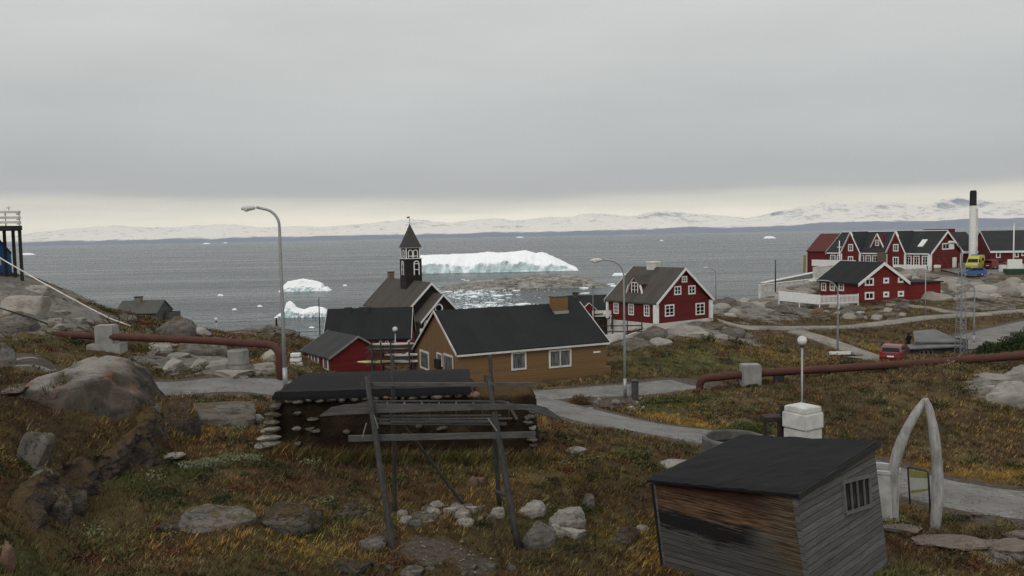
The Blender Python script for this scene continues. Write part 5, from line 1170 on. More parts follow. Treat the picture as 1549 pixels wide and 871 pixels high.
def rock_face():
    base = smooth_line(np.array([tuple(hit(*q))[:2] for q in ((258, 655), (246, 690), (222, 706), (196, 720), (168, 736), (138, 752), (104, 764), (74, 790), (52, 812))]), 12)
    n = len(base); nv = 26; t = np.gradient(base, axis=0); t /= np.linalg.norm(t, axis=1)[:, None]; inw = np.stack([t[:, 1], -t[:, 0]], -1)
    if (inw[:, 0].mean()) > 0: inw = -inw
    zb = ground_np(base[:, 0], base[:, 1]); tp = base + inw * 1.2; zt = ground_np(tp[:, 0], tp[:, 1]); hh = np.clip(zt - zb, zt * 0 + .7, 2.6) * (1.08 + .25 * fbm(np.arange(n) * .2, np.zeros(n), 1, 3, 9)); env = np.minimum(np.arange(n) / 8, (n - 1 - np.arange(n)) / 14).clip(0, 1)
    X = []; 
    for v in range(nv):
        f_ = v / (nv - 2)
        for i in range(n):
            if v < nv - 1: p = base[i] + inw[i] * (.0 + .42 * f_ ** 1.6); z = zb[i] - .25 + (hh[i] * env[i] + .25) * f_ ** .9
            else: p = base[i] + inw[i] * 1.6; z = zt[i] - .5
            w_ = Vector((p[0] * .9, p[1] * .9, z * .7)); k = (.34 * mnoise.fractal(w_, 1.0, 2.0, 5) + .16 * abs(mnoise.noise(Vector((i * .33, z * .5, 4)))) + .10 * mnoise.fractal(w_ * 4, .9, 2, 3)) * (v < nv - 1) * (.3 + .7 * env[i])
            X.append((p[0] - inw[i][0] * k, p[1] - inw[i][1] * k, z))
    X = np.array(X); me = grid_mesh('broken_cliff', X[:, 0], X[:, 1], X[:, 2], n, nv)
    o = link('broken_cliff', me, DARKR); return tag(o, 'long broken dark rock face dropping from the outcrop into the grassy hollow', 'rock')
outcrop.append(rock_face())
rock(320, 640, 150, 30, 'long low grey rock ridge running right from the great outcrop', 2, GNEISS, rz=-.12, depth=.5, sink=.4, name='rock_ridge')
rock(372, 640, 42, 10, 'pale flat rock tip at the right end of the low rock ridge', 1, PALE)
outcrop.append(rock(48, 706, 46, 56, 'smooth grey slab leaning in the brown slope at the far left', 4, GNEISS, rz=.3, depth=.8, sink=.45, tilt=.35))
rock(72, 778, 58, 42, 'grey boulder capped with green moss near the left edge', 7, EARTHY)
rock(112, 770, 40, 28, 'mossy dark rock right beside the green capped boulder', 2, EARTHY)
rock(254, 694, 40, 5, 'thin flat grey stone at the mouth of the grassy hollow', 1, PALE)
rock(6, 860, 26, 34, 'reddish brown stone cut by the bottom left corner', 3, RUSTROCK)
# middle foreground
rock(322, 795, 100, 22, 'flat grey slab lying in the grass left of the rack', 0, GNEISS, depth=.7, rz=.1)
rock(285, 800, 82, 16, 'low brown rock under the edge of the flat grey slab', 5, EARTHY, depth=.8)
rock(430, 800, 92, 34, 'broad rounded brown boulder right of the flat grey slab', 6, EARTHY)
rock(528, 783, 42, 26, 'rounded brown boulder with a dark hollow left of the leaning pole', 7, EARTHY)
rock(470, 792, 40, 20, 'small brown boulder between two larger rounded ones', 2, EARTHY)
rock(535, 868, 62, 16, 'pale brown boulder cut by the bottom edge under the rack', 4, EARTHY)
rock(560, 830, 44, 16, 'low dark rock beside the foot of the left rack pole', 1, GNEISS)
rock(620, 876, 46, 12, 'low stone at the bottom edge right of the rack foot', 3, GNEISS)
rock(804, 782, 44, 17, 'pale oblong boulder upper one right of the rack', 1, PALE, rz=.5)
rock(858, 796, 58, 24, 'pale boulder with a rusty rim in the middle of the boulder group', 2, PALE)
rock(842, 812, 26, 14, 'small pale stone leaning below the rusty rimmed boulder', 0, PALE, tilt=.5)
rock(815, 826, 50, 28, 'angular blue grey block at the foot of the right rack pole', 5, GNEISS, rz=.6)
rock(870, 815, 44, 12, 'flat white stone right of the blue grey block', 4, PALE, rz=-.4)
rock(891, 771, 20, 22, 'upright grey stone standing alone in the grass', 6, GNEISS)
rock(948, 824, 50, 18, 'rounded grey brown boulder left of the weathered shed', 3, EARTHY)
rock(972, 802, 16, 6, 'small pale stone in the grass by the shed wall', 0, PALE)
rock(752, 783, 24, 14, 'white stone just left of the right rack pole', 2, PALE)
rock(713, 738, 18, 14, 'orange brown stone left half of a split pair behind the rack', 1, RUSTROCK)
rock(727, 735, 18, 12, 'orange brown stone right half of a split pair behind the rack', 4, RUSTROCK)
rock(772, 668, 16, 9, 'white stone lying under the kayak frame at the turf wall', 0, PALE)
rock(1018, 708, 56, 9, 'flat pale rock in the turf above the shed roof corner', 1, PALE)
rock(870, 686, 40, 6, 'thin pale ledge in the brown grass below the side road', 3, PALE)
r2 = random.Random(5)
for k in range(38):
    u = r2.random(); px = 606 + 138 * u; py = 800 - 24 * r2.random() - 5 * math.sin(u * 3); w = r2.uniform(9, 25)
    rock(px, py, w, w * r2.uniform(.35, .6), 'grey angular stone in the heap of stones between the rack poles', r2.randrange(8), r2.choice([GNEISS, PALE, GNEISS]), 'stone heap between the rack poles', 'stone')
for k in range(9):
    rock(590 + r2.uniform(-20, 190), 862 + r2.uniform(-14, 12), r2.uniform(8, 20), r2.uniform(4, 8), 'small half buried stone in the bare soil under the rack', r2.randrange(8), GNEISS, 'stones in the bare soil', 'stone')
for px, py, w, h, lb in ((1372, 808, 62, 8, 'pinkish flat ledge under the feet of the whale jaw arch'), (1445, 830, 100, 9, 'long pinkish ledge crossing the grass right of the arch'), (1530, 836, 80, 13, 'pinkish ledge running into the right edge at the bottom'), (1545, 818, 40, 12, 'upper pale ledge at the bottom right edge'), (1478, 782, 18, 7, 'small pale stone lying on the gravel right of the arch')):
    rock(px, py, w, h, lb, int(px) % 8, PINK, rz=-.12, depth=.6, sink=.6)
for px, py, w, h, lb in ((1535, 612, 62, 36, 'large pale outcrop at the right edge below the pipeline'), (1508, 612, 24, 18, 'pale rock at the left foot of the right edge outcrop'), (1510, 574, 60, 7, 'thin pale ledge on the slope just under the pipeline'), (1545, 575, 40, 18, 'pale rock above the right edge outcrop'), (1500, 595, 18, 10, 'small grey rock above the left foot of the right edge outcrop')):
    rock(px, py, w, h, lb, int(px) % 8, PALE, depth=.9)
# left bank
for px, py, w, h, lb in ((256, 563, 36, 16, 'rounded white boulder on the left bank below the pipeline'), (297, 560, 30, 14, 'rounded white boulder right of the roundest one under the pipeline'), (240, 533, 34, 10, 'flat pale rock just under the left pipeline'), (262, 545, 44, 8, 'thin pale ledge above the rounded white boulders'), (330, 556, 60, 10, 'long pale ledge left of the concrete drum'), (352, 572, 60, 10, 'pale slab in front of the concrete drum'), (392, 562, 44, 12, 'pale slab right of the concrete drum'),
                             (405, 548, 40, 14, 'sloping pale rock by the pipe bend'), (90, 478, 26, 8, 'pale rock on the upper grassy bank'), (118, 490, 22, 8, 'pale rock lower on the grassy bank'), (80, 490, 26, 9, 'pale rock left of the lower bank rock'), (85, 500, 20, 8, 'pale rock just above the pipeline start'), (255, 508, 60, 24, 'dark domed rock on the skyline of the left bank'), (305, 540, 70, 30, 'dark sloping rock behind the left pipeline'), (8, 552, 24, 26, 'grey rock at the left edge beside the grass'), (200, 572, 40, 12, 'low pale rock behind the great outcrop'),
                             (300, 506, 30, 10, 'pale rock on the skyline near the tiny globe lamp'), (30, 480, 70, 34, 'big smooth pale rock face under the deck at the left edge'), (15, 500, 60, 24, 'lower smooth rock face at the left edge above the grass'), (55, 445, 40, 14, 'pale broken rock below the deck posts'), (190, 486, 24, 8, 'grey rock beside the fallen bicycle')):
    rock(px, py, w, h, lb, int(px * 3 + py) % 8, PALE if 'pale' in lb or 'white' in lb else GNEISS, depth=1.0)
for k in range(22):
    px = r2.uniform(225, 415); py = 540 + r2.random() * 34 if px > 280 else 522 + r2.random() * 20
    rock(px, py, r2.uniform(8, 20), r2.uniform(3, 6), 'small pale stone on the rocky left bank by the drum', r2.randrange(8), PALE, 'stones on the rocky left bank', 'stone')
# rocks below and beside the white-trimmed house, and on the point
for px, py, w, h in ((985, 512, 46, 16), (1010, 500, 60, 10), (1040, 508, 50, 14), (1075, 500, 50, 9), (1105, 508, 44, 12), (1125, 512, 28, 8), (965, 526, 40, 9), (955, 532, 30, 6), (1000, 522, 30, 8), (1060, 512, 36, 9), (1090, 513, 26, 7)):
    rock(px, py, w, h, 'weathered gneiss rock in the ledge below the white trimmed red house', int(px) % 8, GNEISS if px % 2 else PALE, 'rocks below the white trimmed house', depth=.8)
for k in range(46):
    px = r2.uniform(1092, 1235); lo = 482 - (px - 1092) * .04; up = 462 - (px - 1092) * .16; py = r2.uniform(up, lo); w = r2.uniform(12, 34)
    rock(px, py, w, w * r2.uniform(.2, .42), 'pale rounded rock among many on the rocky point left of the picket fence', r2.randrange(8), r2.choice([GNEISS, PALE]), 'rocks on the rocky point')
for k in range(22):
    px = r2.uniform(1240, 1370); py = r2.uniform(466, 486); w = r2.uniform(8, 24)
    rock(px, py, w, w * r2.uniform(.2, .4), 'pale flat rock on the slope below the picket fence', r2.randrange(8), r2.choice([GNEISS, PALE]), 'rocks below the picket fence')
rock(1238, 474, 17, 9, 'rust orange boulder below the left end of the picket fence', 2, RUSTROCK)
for k in range(46):
    px = r2.uniform(1415, 1560); py = 432 + 22 * r2.random(); w = r2.uniform(16, 46)
    rock(px, py, w, w * r2.uniform(.2, .34), 'pale glacier worn rock on the bank below the parking lot', r2.randrange(8), r2.choice([PALE, PALE, GNEISS]), 'rocks below the parking lot')
for k in range(12):
    px = r2.uniform(1365, 1425); py = r2.uniform(413, 424); w = r2.uniform(12, 26)
    rock(px, py, w, w * r2.uniform(.25, .4), 'pale rock between the hospital and the bright red house', r2.randrange(8), PALE, 'rocks behind the bright red house')
for k in range(10):
    px = r2.uniform(400, 475); py = r2.uniform(500, 510)
    rock(px, py, r2.uniform(14, 34), r2.uniform(5, 9), 'brown grey shore rock left of the black roofed house', r2.randrange(8), GNEISS, 'shore rocks beside the black roofed house')
for k in range(30):
    px = r2.uniform(890, 975); py = r2.uniform(602, 622)
    rock(px, py, r2.uniform(4, 12), r2.uniform(2, 5), 'small grey stone in the gravel verge between the two roads', r2.randrange(8), r2.choice([GNEISS, PALE]), 'stones in the gravel verge', 'stone')

# ------------------------------------------------------------ weathered shed
Af, Bf, Cf = P(1203, 750, 19.5), P(988, 729, 22.25), P(1322, 674, 23.1); Df = Bf + (Cf - Af)
def foot(px, py, d): return P(px, py, d)
a_, b_, c_ = P(1233, 940, 19.5), P(1006, 866, 22.25), P(1334, 846, 23.1); d_ = b_ + (c_ - a_)
for q in (a_, b_, c_, d_): q.z -= .25
o = (b_ + a_) / 2; ang = math.atan2(a_.y - b_.y, a_.x - b_.x)
shed = thing('weathered_shed', 'small leaning plank shed with black felt roof and barred window in the right foreground', 'shed', o, ang)
inv = Matrix.Rotation(-ang, 3, 'Z')
def S(v): return inv @ (Vector(v) - o)
A1, B1, C1, D1, A0, B0, C0, D0 = [S(q) for q in (Af, Bf, Cf, Df, a_, b_, c_, d_)]
_pn = (C1 - A0).cross(A1 - A0).normalized(); C0 = C0 - _pn * (C0 - A0).dot(_pn); _pn = (A1 - B0).cross(B1 - B0).normalized(); D0 = B0 + (C0 - A0); D1 = B1 + (C1 - A1)
def panel(name, q, th, mat, par, sub=0):
    """slab over a quad, thickened inward"""
    n = (q[1] - q[0]).cross(q[3] - q[0]).normalized() * th
    if n.dot((A0 + D1) / 2 - (q[0] + q[2]) / 2) > 0: n = -n
    return MB().add(list(q) + [v - n for v in q], [(0, 1, 2, 3), (7, 6, 5, 4), (0, 4, 5, 1), (1, 5, 6, 2), (2, 6, 7, 3), (3, 7, 4, 0)]).build(name, mat, par)
# front: brown under the eave, a black tarred patch, grey at the foot
m = weathered('stained_front_planks', (.055, .052, .049), (.15, .143, .132), (.036, .033, .03), 'z', .17, (.55, .55, 9)); co = m.co()
base = m.b.inputs['Base Color'].links[0].from_socket
zc_ = m.sepxyz(co)[2]; xc_ = m.sepxyz(co)[0]
g1 = m.noise(m.co(scale=(.5, 1, 2.6)), 1.3, 6, .65, .5); g2 = m.noise(m.co(scale=(.8, 1, 14)), 1.8, 6, .7)
ztop = (A1.z + B1.z) / 2
zz_ = m.math('ADD', m.math('ADD', zc_, m.math('MULTIPLY', m.math('SUBTRACT', g1, .5), .9)), m.math('MULTIPLY', m.math('SUBTRACT', g2, .5), 1.3))
br_ = m.math('MULTIPLY', m.rng(zz_, ztop - 1.0, ztop - .75), m.rng(zz_, ztop - .15, ztop - .4))
cc = m.mix(br_, base, m.mix(m.rng(g2, .38, .62), (.012, .007, .005), (.175, .10, .056)))
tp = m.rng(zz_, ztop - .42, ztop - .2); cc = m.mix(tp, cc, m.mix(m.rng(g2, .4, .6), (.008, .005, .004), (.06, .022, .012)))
rt = m.math('MULTIPLY', m.rng(m.math('ADD', xc_, m.math('MULTIPLY', g1, 1.6)), 1.4, 2.3), m.rng(zz_, ztop - 2.4, ztop - 1.2)); cc = m.mix(rt, cc, m.mix(m.rng(g2, .35, .65), (.02, .012, .009), (.17, .125, .08)))
bk = m.math('MULTIPLY', m.math('MULTIPLY', m.rng(zz_, ztop - 1.55, ztop - 1.35), m.rng(zz_, ztop - .8, ztop - 1.0)), m.rng(m.math('ADD', xc_, m.math('MULTIPLY', g2, .8)), 1.3, .7)); cc = m.mix(m.math('MULTIPLY', bk, .92), cc, (.010, .009, .009))
cc = m.mix(m.math('MULTIPLY', m.groove, .85), cc, (.005, .005, .005)); m.col(cc); FRONTW = m.m
panel('front_wall', (B0, A0, A1, B1), .06, FRONTW, shed)
SIDEW = weathered('grey_side_planks', (.075, .073, .07), (.20, .196, .187), (.055, .054, .051), 'z', .19, (.8, .5, 9)).m
e_ = (C1 - A1) * .004 + Vector((.0, .0, 0))
sw = panel('side_wall', (A0 + e_, C0, C1, A1 + e_), .06, SIDEW, shed)
panel('back_wall', (C0, D0, D1, C1), .06, SIDEW, shed); panel('left_wall', (D0, B0, B1, D1), .06, SIDEW, shed)
rn = (C1 - A1).cross(B1 - A1).normalized()
if rn.z < 0: rn = -rn
ux = (A1 - B1).normalized(); uy = (C1 - A1).normalized(); ov = .12
nx_, ny_ = 24, 16; top = []; bot = []
for j in range(ny_ + 1):
    for i in range(nx_ + 1):
        p = (B1 - ux * ov - uy * ov).lerp(A1 + ux * ov - uy * ov, i / nx_).lerp((D1 - ux * ov + uy * ov).lerp(C1 + ux * ov + uy * ov, i / nx_), j / ny_)
        w_ = .034 * mnoise.noise(Vector((i * .35, j * .5, 3))) - (.03 * (1 + mnoise.noise(Vector((i * .8, 0, 5)))) if j == 0 else 0) + .012 * mnoise.noise(Vector((i * 1.1, j * 1.3, 8)))
        top.append(p + rn * (.11 + w_)); bot.append(p + rn * .012)
n_ = (nx_ + 1) * (ny_ + 1); fs = []
for j in range(ny_):
    for i in range(nx_):
        k = j * (nx_ + 1) + i; fs += [(k, k + 1, k + nx_ + 2, k + nx_ + 1), (n_ + k + nx_ + 1, n_ + k + nx_ + 2, n_ + k + 1, n_ + k)]
for i in range(nx_):
    k = ny_ * (nx_ + 1) + i; fs += [(i, n_ + i, n_ + i + 1, i + 1), (k, k + 1, n_ + k + 1, n_ + k)]
for j in range(ny_):
    k = j * (nx_ + 1); q = k + nx_; fs += [(k, k + nx_ + 1, n_ + k + nx_ + 1, n_ + k), (q, n_ + q, n_ + q + nx_ + 1, q + nx_ + 1)]
MB().add(top + bot, fs).build('roof', felt('old_black_felt', (.009, .009, .0095), 'y', 1.0, .9), shed, smooth=False)
MB().bar(A1 + rn * .02 + ux * .135 - uy * .1, C1 + rn * .02 + ux * .135 + uy * .1, .03, .15, rn).build('bargeboard', BLACKP, shed)
cb = MB(); cb.bar(A0 + Vector((.0, -.035, 0)), A1 + Vector((.0, -.035, -.05)), .12, .03, (0, 1, 0)); cb.build('corner_board', SIDEW, shed)
MB().bar(B0 + Vector((-.03, -.02, 0)), B1 + Vector((-.03, -.02, -.05)), .05, .05).build('corner_board', BLACKP, shed)
# window in the side wall
wn = (C0 - A0).cross(A1 - A0).normalized()
def onside(px, py, out=0):
    r = inv @ ray(px, py); c = S((0, 0, ZC)); t = (A0 - c).dot(wn) / r.dot(wn); return c + r * t + wn * out
if (S((0, 0, ZC)) - A0).dot(wn) < 0: wn = -wn
TL, TR, BR, BL = onside(1273, 729, .02), onside(1312.5, 719.5, .02), onside(1315, 764, .02), onside(1277.5, 776.5, .02)
fr_ = MB()
for p, q in ((TL, TR), (BL, BR)): fr_.bar(p, q, .09, .11, wn)
for p, q in ((TL, BL), (TR, BR)): fr_.bar(p + (q - p) * .02, q - (q - p) * .02, .088, .10, wn)
WF = plain('bleached_frame', (.115, .112, .106), .9, .25, 5)
wo = fr_.build('window', WF, shed)
MB().add([TL + wn * .01, TR + wn * .01, BR + wn * .01, BL + wn * .01, TL - wn * .015, TR - wn * .015, BR - wn * .015, BL - wn * .015], [(0, 1, 2, 3), (7, 6, 5, 4), (0, 4, 5, 1), (1, 5, 6, 2), (2, 6, 7, 3), (3, 7, 4, 0)]).build('pane', GLASS, wo)
for u in (.26, .5, .76): MB().bar(TL.lerp(TR, u) + wn * .03, BL.lerp(BR, u) + wn * .03, .035, .04, wn).build('window_bar', WF, wo)

# ------------------------------------------------------------ things behind the shed
BONE = None
m = M('old_bone', .8, .25); co = m.co(); n = m.noise(m.co(scale=(5, 5, .8)), 2, 6, .7); n2 = m.noise(co, 1.1, 5); c = m.mix(m.rng(n, .3, .7), (.19, .186, .178), (.38, .372, .355)); c = m.mix(m.rng(n2, .52, .68, 0, .65), c, (.10, .096, .09)); c = m.mix(m.rng(m.noise(m.co(scale=(8, 8, 1)), 3, 5, .7), .62, .7, 0, .7), c, (.06, .055, .05)); m.col(c).bump(n, .6, .03); BONE = m.m
t = thing('whale_jaw_arch', 'arch of two tall bleached whale jawbones standing on the pink ledge', 'whalebone arch', P(1385, 800, 25.9))
o = t.location
def bone(pts, rad):
    w = [P(*q) - o for q in pts]; p = smooth_line3(w, 5); k = len(p); rr = np.interp(np.linspace(0, 1, k), np.linspace(0, 1, len(rad)), rad)
    rr = [r * (1 + .07 * mnoise.noise(Vector((i * .3, pts[0][0], 0)))) for i, r in enumerate(rr)]
    return MB().tube(p, rr, 14).build('jawbone', BONE, t, smooth=True)
def smooth_line3(p, k):
    o_ = []
    for i in range(len(p) - 1):
        a, b, c, d = p[max(i - 1, 0)], p[i], p[i + 1], p[min(i + 2, len(p) - 1)]
        for j in range(k): f = j / k; o_.append(.5 * ((2 * b) + (c - a) * f + (2 * a - 5 * b + 4 * c - d) * f * f + (3 * b - a - 3 * c + d) * f ** 3))
    return o_ + [p[-1]]
bone([(1355, 800, 26.4), (1352, 772, 26.4), (1349.5, 735, 26.4), (1354, 698, 26.3), (1367, 660, 26.25), (1384, 628, 26.2), (1399, 604, 26.15)], [.12, .15, .17, .17, .16, .135, .08])
bone([(1412, 815, 25.7), (1415.5, 785, 25.7), (1418.5, 740, 25.8), (1417, 695, 25.9), (1412, 650, 26.0), (1405, 618, 26.1), (1399.5, 603, 26.1)], [.13, .165, .18, .165, .15, .125, .08])
# information board
q = [P(x, y, d) for x, y, d in ((1373, 706, 28.0), (1404, 712, 27.2), (1408, 765, 27.2), (1379, 778, 28.0))]
o = q[3].copy(); t = thing('notice_board', 'yellow topped notice board in a dark tube frame behind the jawbones', 'notice board', o); l = [v - o for v in q]
MB().tube([l[3] - Vector((0, 0, .4)), l[0] * .94 + l[3] * .06, l[0] + (l[1] - l[0]) * .06, l[1] - (l[1] - l[0]) * .06, l[1] * .94 + l[2] * .06, l[2] - Vector((0, 0, .4))], .03, 8).build('frame', DSTEEL, t, smooth=True)
def bq(u0, v0, u1, v1):
    f_ = lambda u, v: l[0].lerp(l[1], u).lerp(l[3].lerp(l[2], u), v); return [f_(u0, v0), f_(u1, v0), f_(u1, v1), f_(u0, v1)]
YG = plain('faded_yellow_panel', (.28, .26, .07), .6, .12); PAPER = plain('white_panel', (.5, .5, .47), .6, .08, 6)
pn = (l[1] - l[0]).cross(l[3] - l[0]).normalized() * .015
for nm, u0, v0, u1, v1, mt in (('header_panel', .07, .06, .93, .22, YG), ('map_panel', .07, .22, .93, .50, PAPER), ('footer_panel', .07, .50, .93, .56, YG)):
    w = bq(u0, v0, u1, v1); MB().add([v + pn for v in w] + [v - pn for v in w], [(0, 1, 2, 3), (7, 6, 5, 4), (0, 4, 5, 1), (1, 5, 6, 2), (2, 6, 7, 3), (3, 7, 4, 0)]).build(nm, mt, t)
# white tub right of the shed
b = P(1333, 775, 26.8); b.z = ground(b.x, b.y); t = thing('white_tub', 'round white concrete tub between the shed and the left jawbone', 'tub', b); z1 = P(1338, 706, 26.8).z - b.z
MB().lathe([(.0, -.3), (.52, -.3), (.55, z1 - .12), (.58, z1 - .1), (.58, z1), (.44, z1), (.42, z1 - .45), (0, z1 - .45)], 28).build('tub_wall', plain('stained_whitewash', (.36, .355, .335), .85, .3, 2), t, smooth=False)
MB().lathe([(.415, z1 - .38), (0, z1 - .38)], 20).build('rusty_lining', plain('rust_dark', (.06, .03, .024)), t)
# concrete ring
b = P(1110, 740, 30); b.z = ground(b.x, b.y); t = thing('concrete_ring', 'dark round concrete ring standing behind the left corner of the shed roof', 'concrete ring', b); z1 = P(1110, 660, 30).z - b.z
MB().lathe([(1.12, -.3), (1.14, z1 - .06), (1.10, z1), (1.0, z1), (.98, z1 - .06), (.98, -.3)], 36).build('ring_wall', plain('wet_concrete', (.10, .097, .09), .9, .35, 2.5), t); MB().lathe([(.97, z1 - .35), (0, z1 - .35)], 30).build('water', plain('black_water', (.01, .01, .01), .2), t)
# white pillar
b = P(1214, 740, 28); b.z = ground(b.x, b.y); t = thing('white_pillar', 'square whitewashed block pillar with a wider top behind the shed', 'pillar', b, R(32)); zc_ = P(1214, 647, 28).z - b.z; zt = P(1214, 622, 28).z - b.z; z2 = P(1214, 617, 28).z - b.z
WP = plain('whitewash', (.50, .50, .47), .85, .2, 2.5)
MB().box(-.45, .45, -.45, .45, -.3, zc_).build('shaft', WP, t, bevel=.03); MB().box(-.49, .49, -.49, .49, zc_ + .015, zt).build('head_block', WP, t, bevel=.04); MB().box(-.44, .44, -.44, .44, zt + .002, z2 + .08).build('cap', WP, t, bevel=.03)
# dark iron stand
b = P(1170, 745, 28.6); b.z = ground(b.x, b.y); t = thing('iron_stand', 'dark rusty iron table stand left of the white pillar', 'stand', b); zt = P(1170, 631, 28.6).z - b.z; IR = plain('dark_iron', (.028, .020, .018), .8, .4)
MB().box(-.40, .36, -.3, .3, zt - .1, zt + .06).build('table_top', IR, t, bevel=.02)
for x in (-.36, .12): MB().box(x - .05, x + .05, -.28, -.18, -.3, zt - .1).build('leg', IR, t)
for x in (.20, .28, .36): MB().box(x - .03, x + .03, -.25, -.17, -.3, zt - .1).build('leg', IR, t)
MB().box(.22, .34, -.1, .02, zt + .06, zt + .42).build('upright', IR, t); MB().tube([(.16, -.34, zt - 1.0), (.16, -.44, zt - 1.0)], .32, 18).build('flywheel', IR, t)
# person behind the red car
b = P(1374, 540, 78); b.z = ground(b.x, b.y)
def person(label, loc, rz):
    t = thing('person', label, 'person', loc, rz)
    J = {'pel': ((0, 0, .95), .15), 'sp': ((0, .01, 1.12), .14), 'ch': ((0, .02, 1.32), .17), 'nk': ((0, .01, 1.48), .065), 'hd': ((0, -.01, 1.56), .085), 'cr': ((0, -.02, 1.68), .09)}
    E = [('pel', 'sp'), ('sp', 'ch'), ('ch', 'nk'), ('nk', 'hd'), ('hd', 'cr')]
    for s, k in ((-1, 'l'), (1, 'r')):
        J.update({k + 'h': ((s * .10, 0, .88), .11), k + 'k': ((s * .11, -.02, .48), .075), k + 'a': ((s * .11, .02, .08), .05), k + 't': ((s * .12, -.13, .04), .04),
                  k + 's': ((s * .19, .02, 1.40), .075), k + 'e': ((s * .27, .03, 1.14), .055), k + 'w': ((s * .20, -.14, 1.0), .042), k + 'f': ((s * .16, -.21, .98), .03)})
        E += [('pel', k + 'h'), (k + 'h', k + 'k'), (k + 'k', k + 'a'), (k + 'a', k + 't'), ('ch', k + 's'), (k + 's', k + 'e'), (k + 'e', k + 'w'), (k + 'w', k + 'f')]
    ks = list(J); me = bpy.data.meshes.new('body'); me.from_pydata([J[k][0] for k in ks], [(ks.index(a), ks.index(b)) for a, b in E], []); me.update()
    m = M('jacket_and_trousers', .9, .1); z = m.sepxyz(m.co())[2]
    m.col(m.mix(m.math('GREATER_THAN', z, 1.50), m.mix(m.math('GREATER_THAN', z, .92), m.mix(m.math('GREATER_THAN', z, .1), (.012, .012, .012), (.045, .012, .014)), (.012, .013, .017)), (.30, .18, .13)))
    ob = link('body', me, m.m, t); md = ob.modifiers.new('skin', 'SKIN')
    for i, k in enumerate(ks): me.skin_vertices[0].data[i].radius = (J[k][1], J[k][1]); me.skin_vertices[0].data[i].use_root = (k == 'pel')
    ob.modifiers.new('sub', 'SUBSURF').render_levels = 1
    MB().lathe([(0, 1.80), (.09, 1.775), (.125, 1.70), (.125, 1.60), (.10, 1.53), (.07, 1.5)], 14).build('hood', BLACKP, t, smooth=True)
    return t
person('person in a dark jacket and hood standing between the red car and the shelter', b, R(200))

# ------------------------------------------------------------ turf house
o = P(612, 693, 30.3); o.z = ground(o.x, o.y) - .1
th_ = thing('turf_house', 'low turf and stone hut under a black felt roof behind the kayak rack', 'turf house', o, R(3)); ivt = Matrix.Rotation(-R(3), 3, 'Z')
def T(px, py, d): return ivt @ (P(px, py, d) - o)
xl, xm, xr = T(424, 650, 30.4).x, T(708, 620, 30.9).x, T(808, 650, 31.2).x
ze = T(560, 588.5, 30.6).z; zr = T(580, 559.5, 33.5).z; zs = T(760, 584, 32).z
m = M('peat_wall', .95, .1); co = m.co(); n = m.noise(co, 1.6, 7, .68); n2 = m.noise(co, 7, 6, .7); c = m.mix(m.rng(n, .3, .7), (.010, .008, .006), (.042, .026, .016))
c = m.mix(m.rng(m.math('ADD', m.nz(), m.math('MULTIPLY', n2, .7)), .75, 1.2, 0, .9), c, m.mix(n2, (.05, .035, .014), (.12, .075, .03))); c = m.mix(m.rng(n2, .58, .72, 0, .6), c, (.075, .055, .03)); m.col(c).bump(m.math('ADD', n, n2), 1.0, .15); PEAT = m.m
def turf_block(x0, x1, y0, y1, z1, seed):
    nx_, nz_ = int((x1 - x0) / .12), 16; bm = bmesh.new(); bmesh.ops.create_cube(bm, size=2); bmesh.ops.subdivide_edges(bm, edges=bm.edges, cuts=14, use_grid_fill=True)
    for v in bm.verts:
        p = v.co.copy(); q = Vector((abs(p.x) ** 1, abs(p.y), abs(p.z))); n4 = (q.x ** 8 + q.y ** 8 + q.z ** 8) ** (1 / 8); p /= max(n4, 1e-6) ** .9
        w = Vector((x0 + (p.x + 1) / 2 * (x1 - x0), y0 + (p.y + 1) / 2 * (y1 - y0), -.5 + (p.z + 1) / 2 * (z1 + .5)))
        w.y += .35 * (1 - (p.z + 1) / 2) * (-1 if p.y < 0 else 1) * .6; w.x += .3 * (1 - (p.z + 1) / 2) * p.x
        f_ = Vector((w.x * .9, w.y * .9, w.z * 1.4 + seed)); v.co = w + mnoise.noise_vector(f_) * .22 + mnoise.noise_vector(f_ * 3.3) * .09
    me = bpy.data.meshes.new('turf_wall'); bm.to_mesh(me); bm.free()
    for p in me.polygons: p.use_smooth = True
    return link('turf_wall', me, PEAT, th_)
turf_block(xl - .25, xm + .3, .05, 4.0, ze + .02, 3); turf_block(xm - .5, xr, .15, 3.4, zs, 9)
prof = [(-.25, ze - .08), (-.2, ze + .10), (.25, ze + (zr - ze) * .38), (1.1, ze + (zr - ze) * .68), (2.2, ze + (zr - ze) * .95), (2.9, zr), (3.6, zr - .1), (4.5, ze)]
x0, x1 = xl - .12, xm + .1; nn = 26; vs = []; fs = []
for i in range(nn + 1):
    x = x0 + (x1 - x0) * i / nn
    for j, (y, z) in enumerate(prof):
        u = .03 * mnoise.noise(Vector((x * .8, y, 1))); xx = x + (.55 * (j / 5.0) if i < 3 else 0) * (1 - i / 3 if i < 3 else 0) if j < 7 else x
        vs += [(xx, y, z + u)]
k = len(prof)
for i in range(nn):
    for j in range(k - 1): fs.append((i * k + j, (i + 1) * k + j, (i + 1) * k + j + 1, i * k + j + 1))
b0 = len(vs); vs += [(x, y, z - .12) for x, y, z in vs]; fs += [tuple(b0 + q for q in f[::-1]) for f in fs]
for i in range(nn): fs += [(i * k, b0 + i * k, b0 + (i + 1) * k, (i + 1) * k), (i * k + k - 1, (i + 1) * k + k - 1, b0 + (i + 1) * k + k - 1, b0 + i * k + k - 1)]
for j in range(k - 1): fs += [(j, j + 1, b0 + j + 1, b0 + j), (nn * k + j, b0 + nn * k + j, b0 + nn * k + j + 1, nn * k + j + 1)]
MB().add(vs, fs).build('roof', felt('tarred_felt', (.0105, .0105, .011), 'x', 1.1, .9), th_)
r3 = random.Random(21)
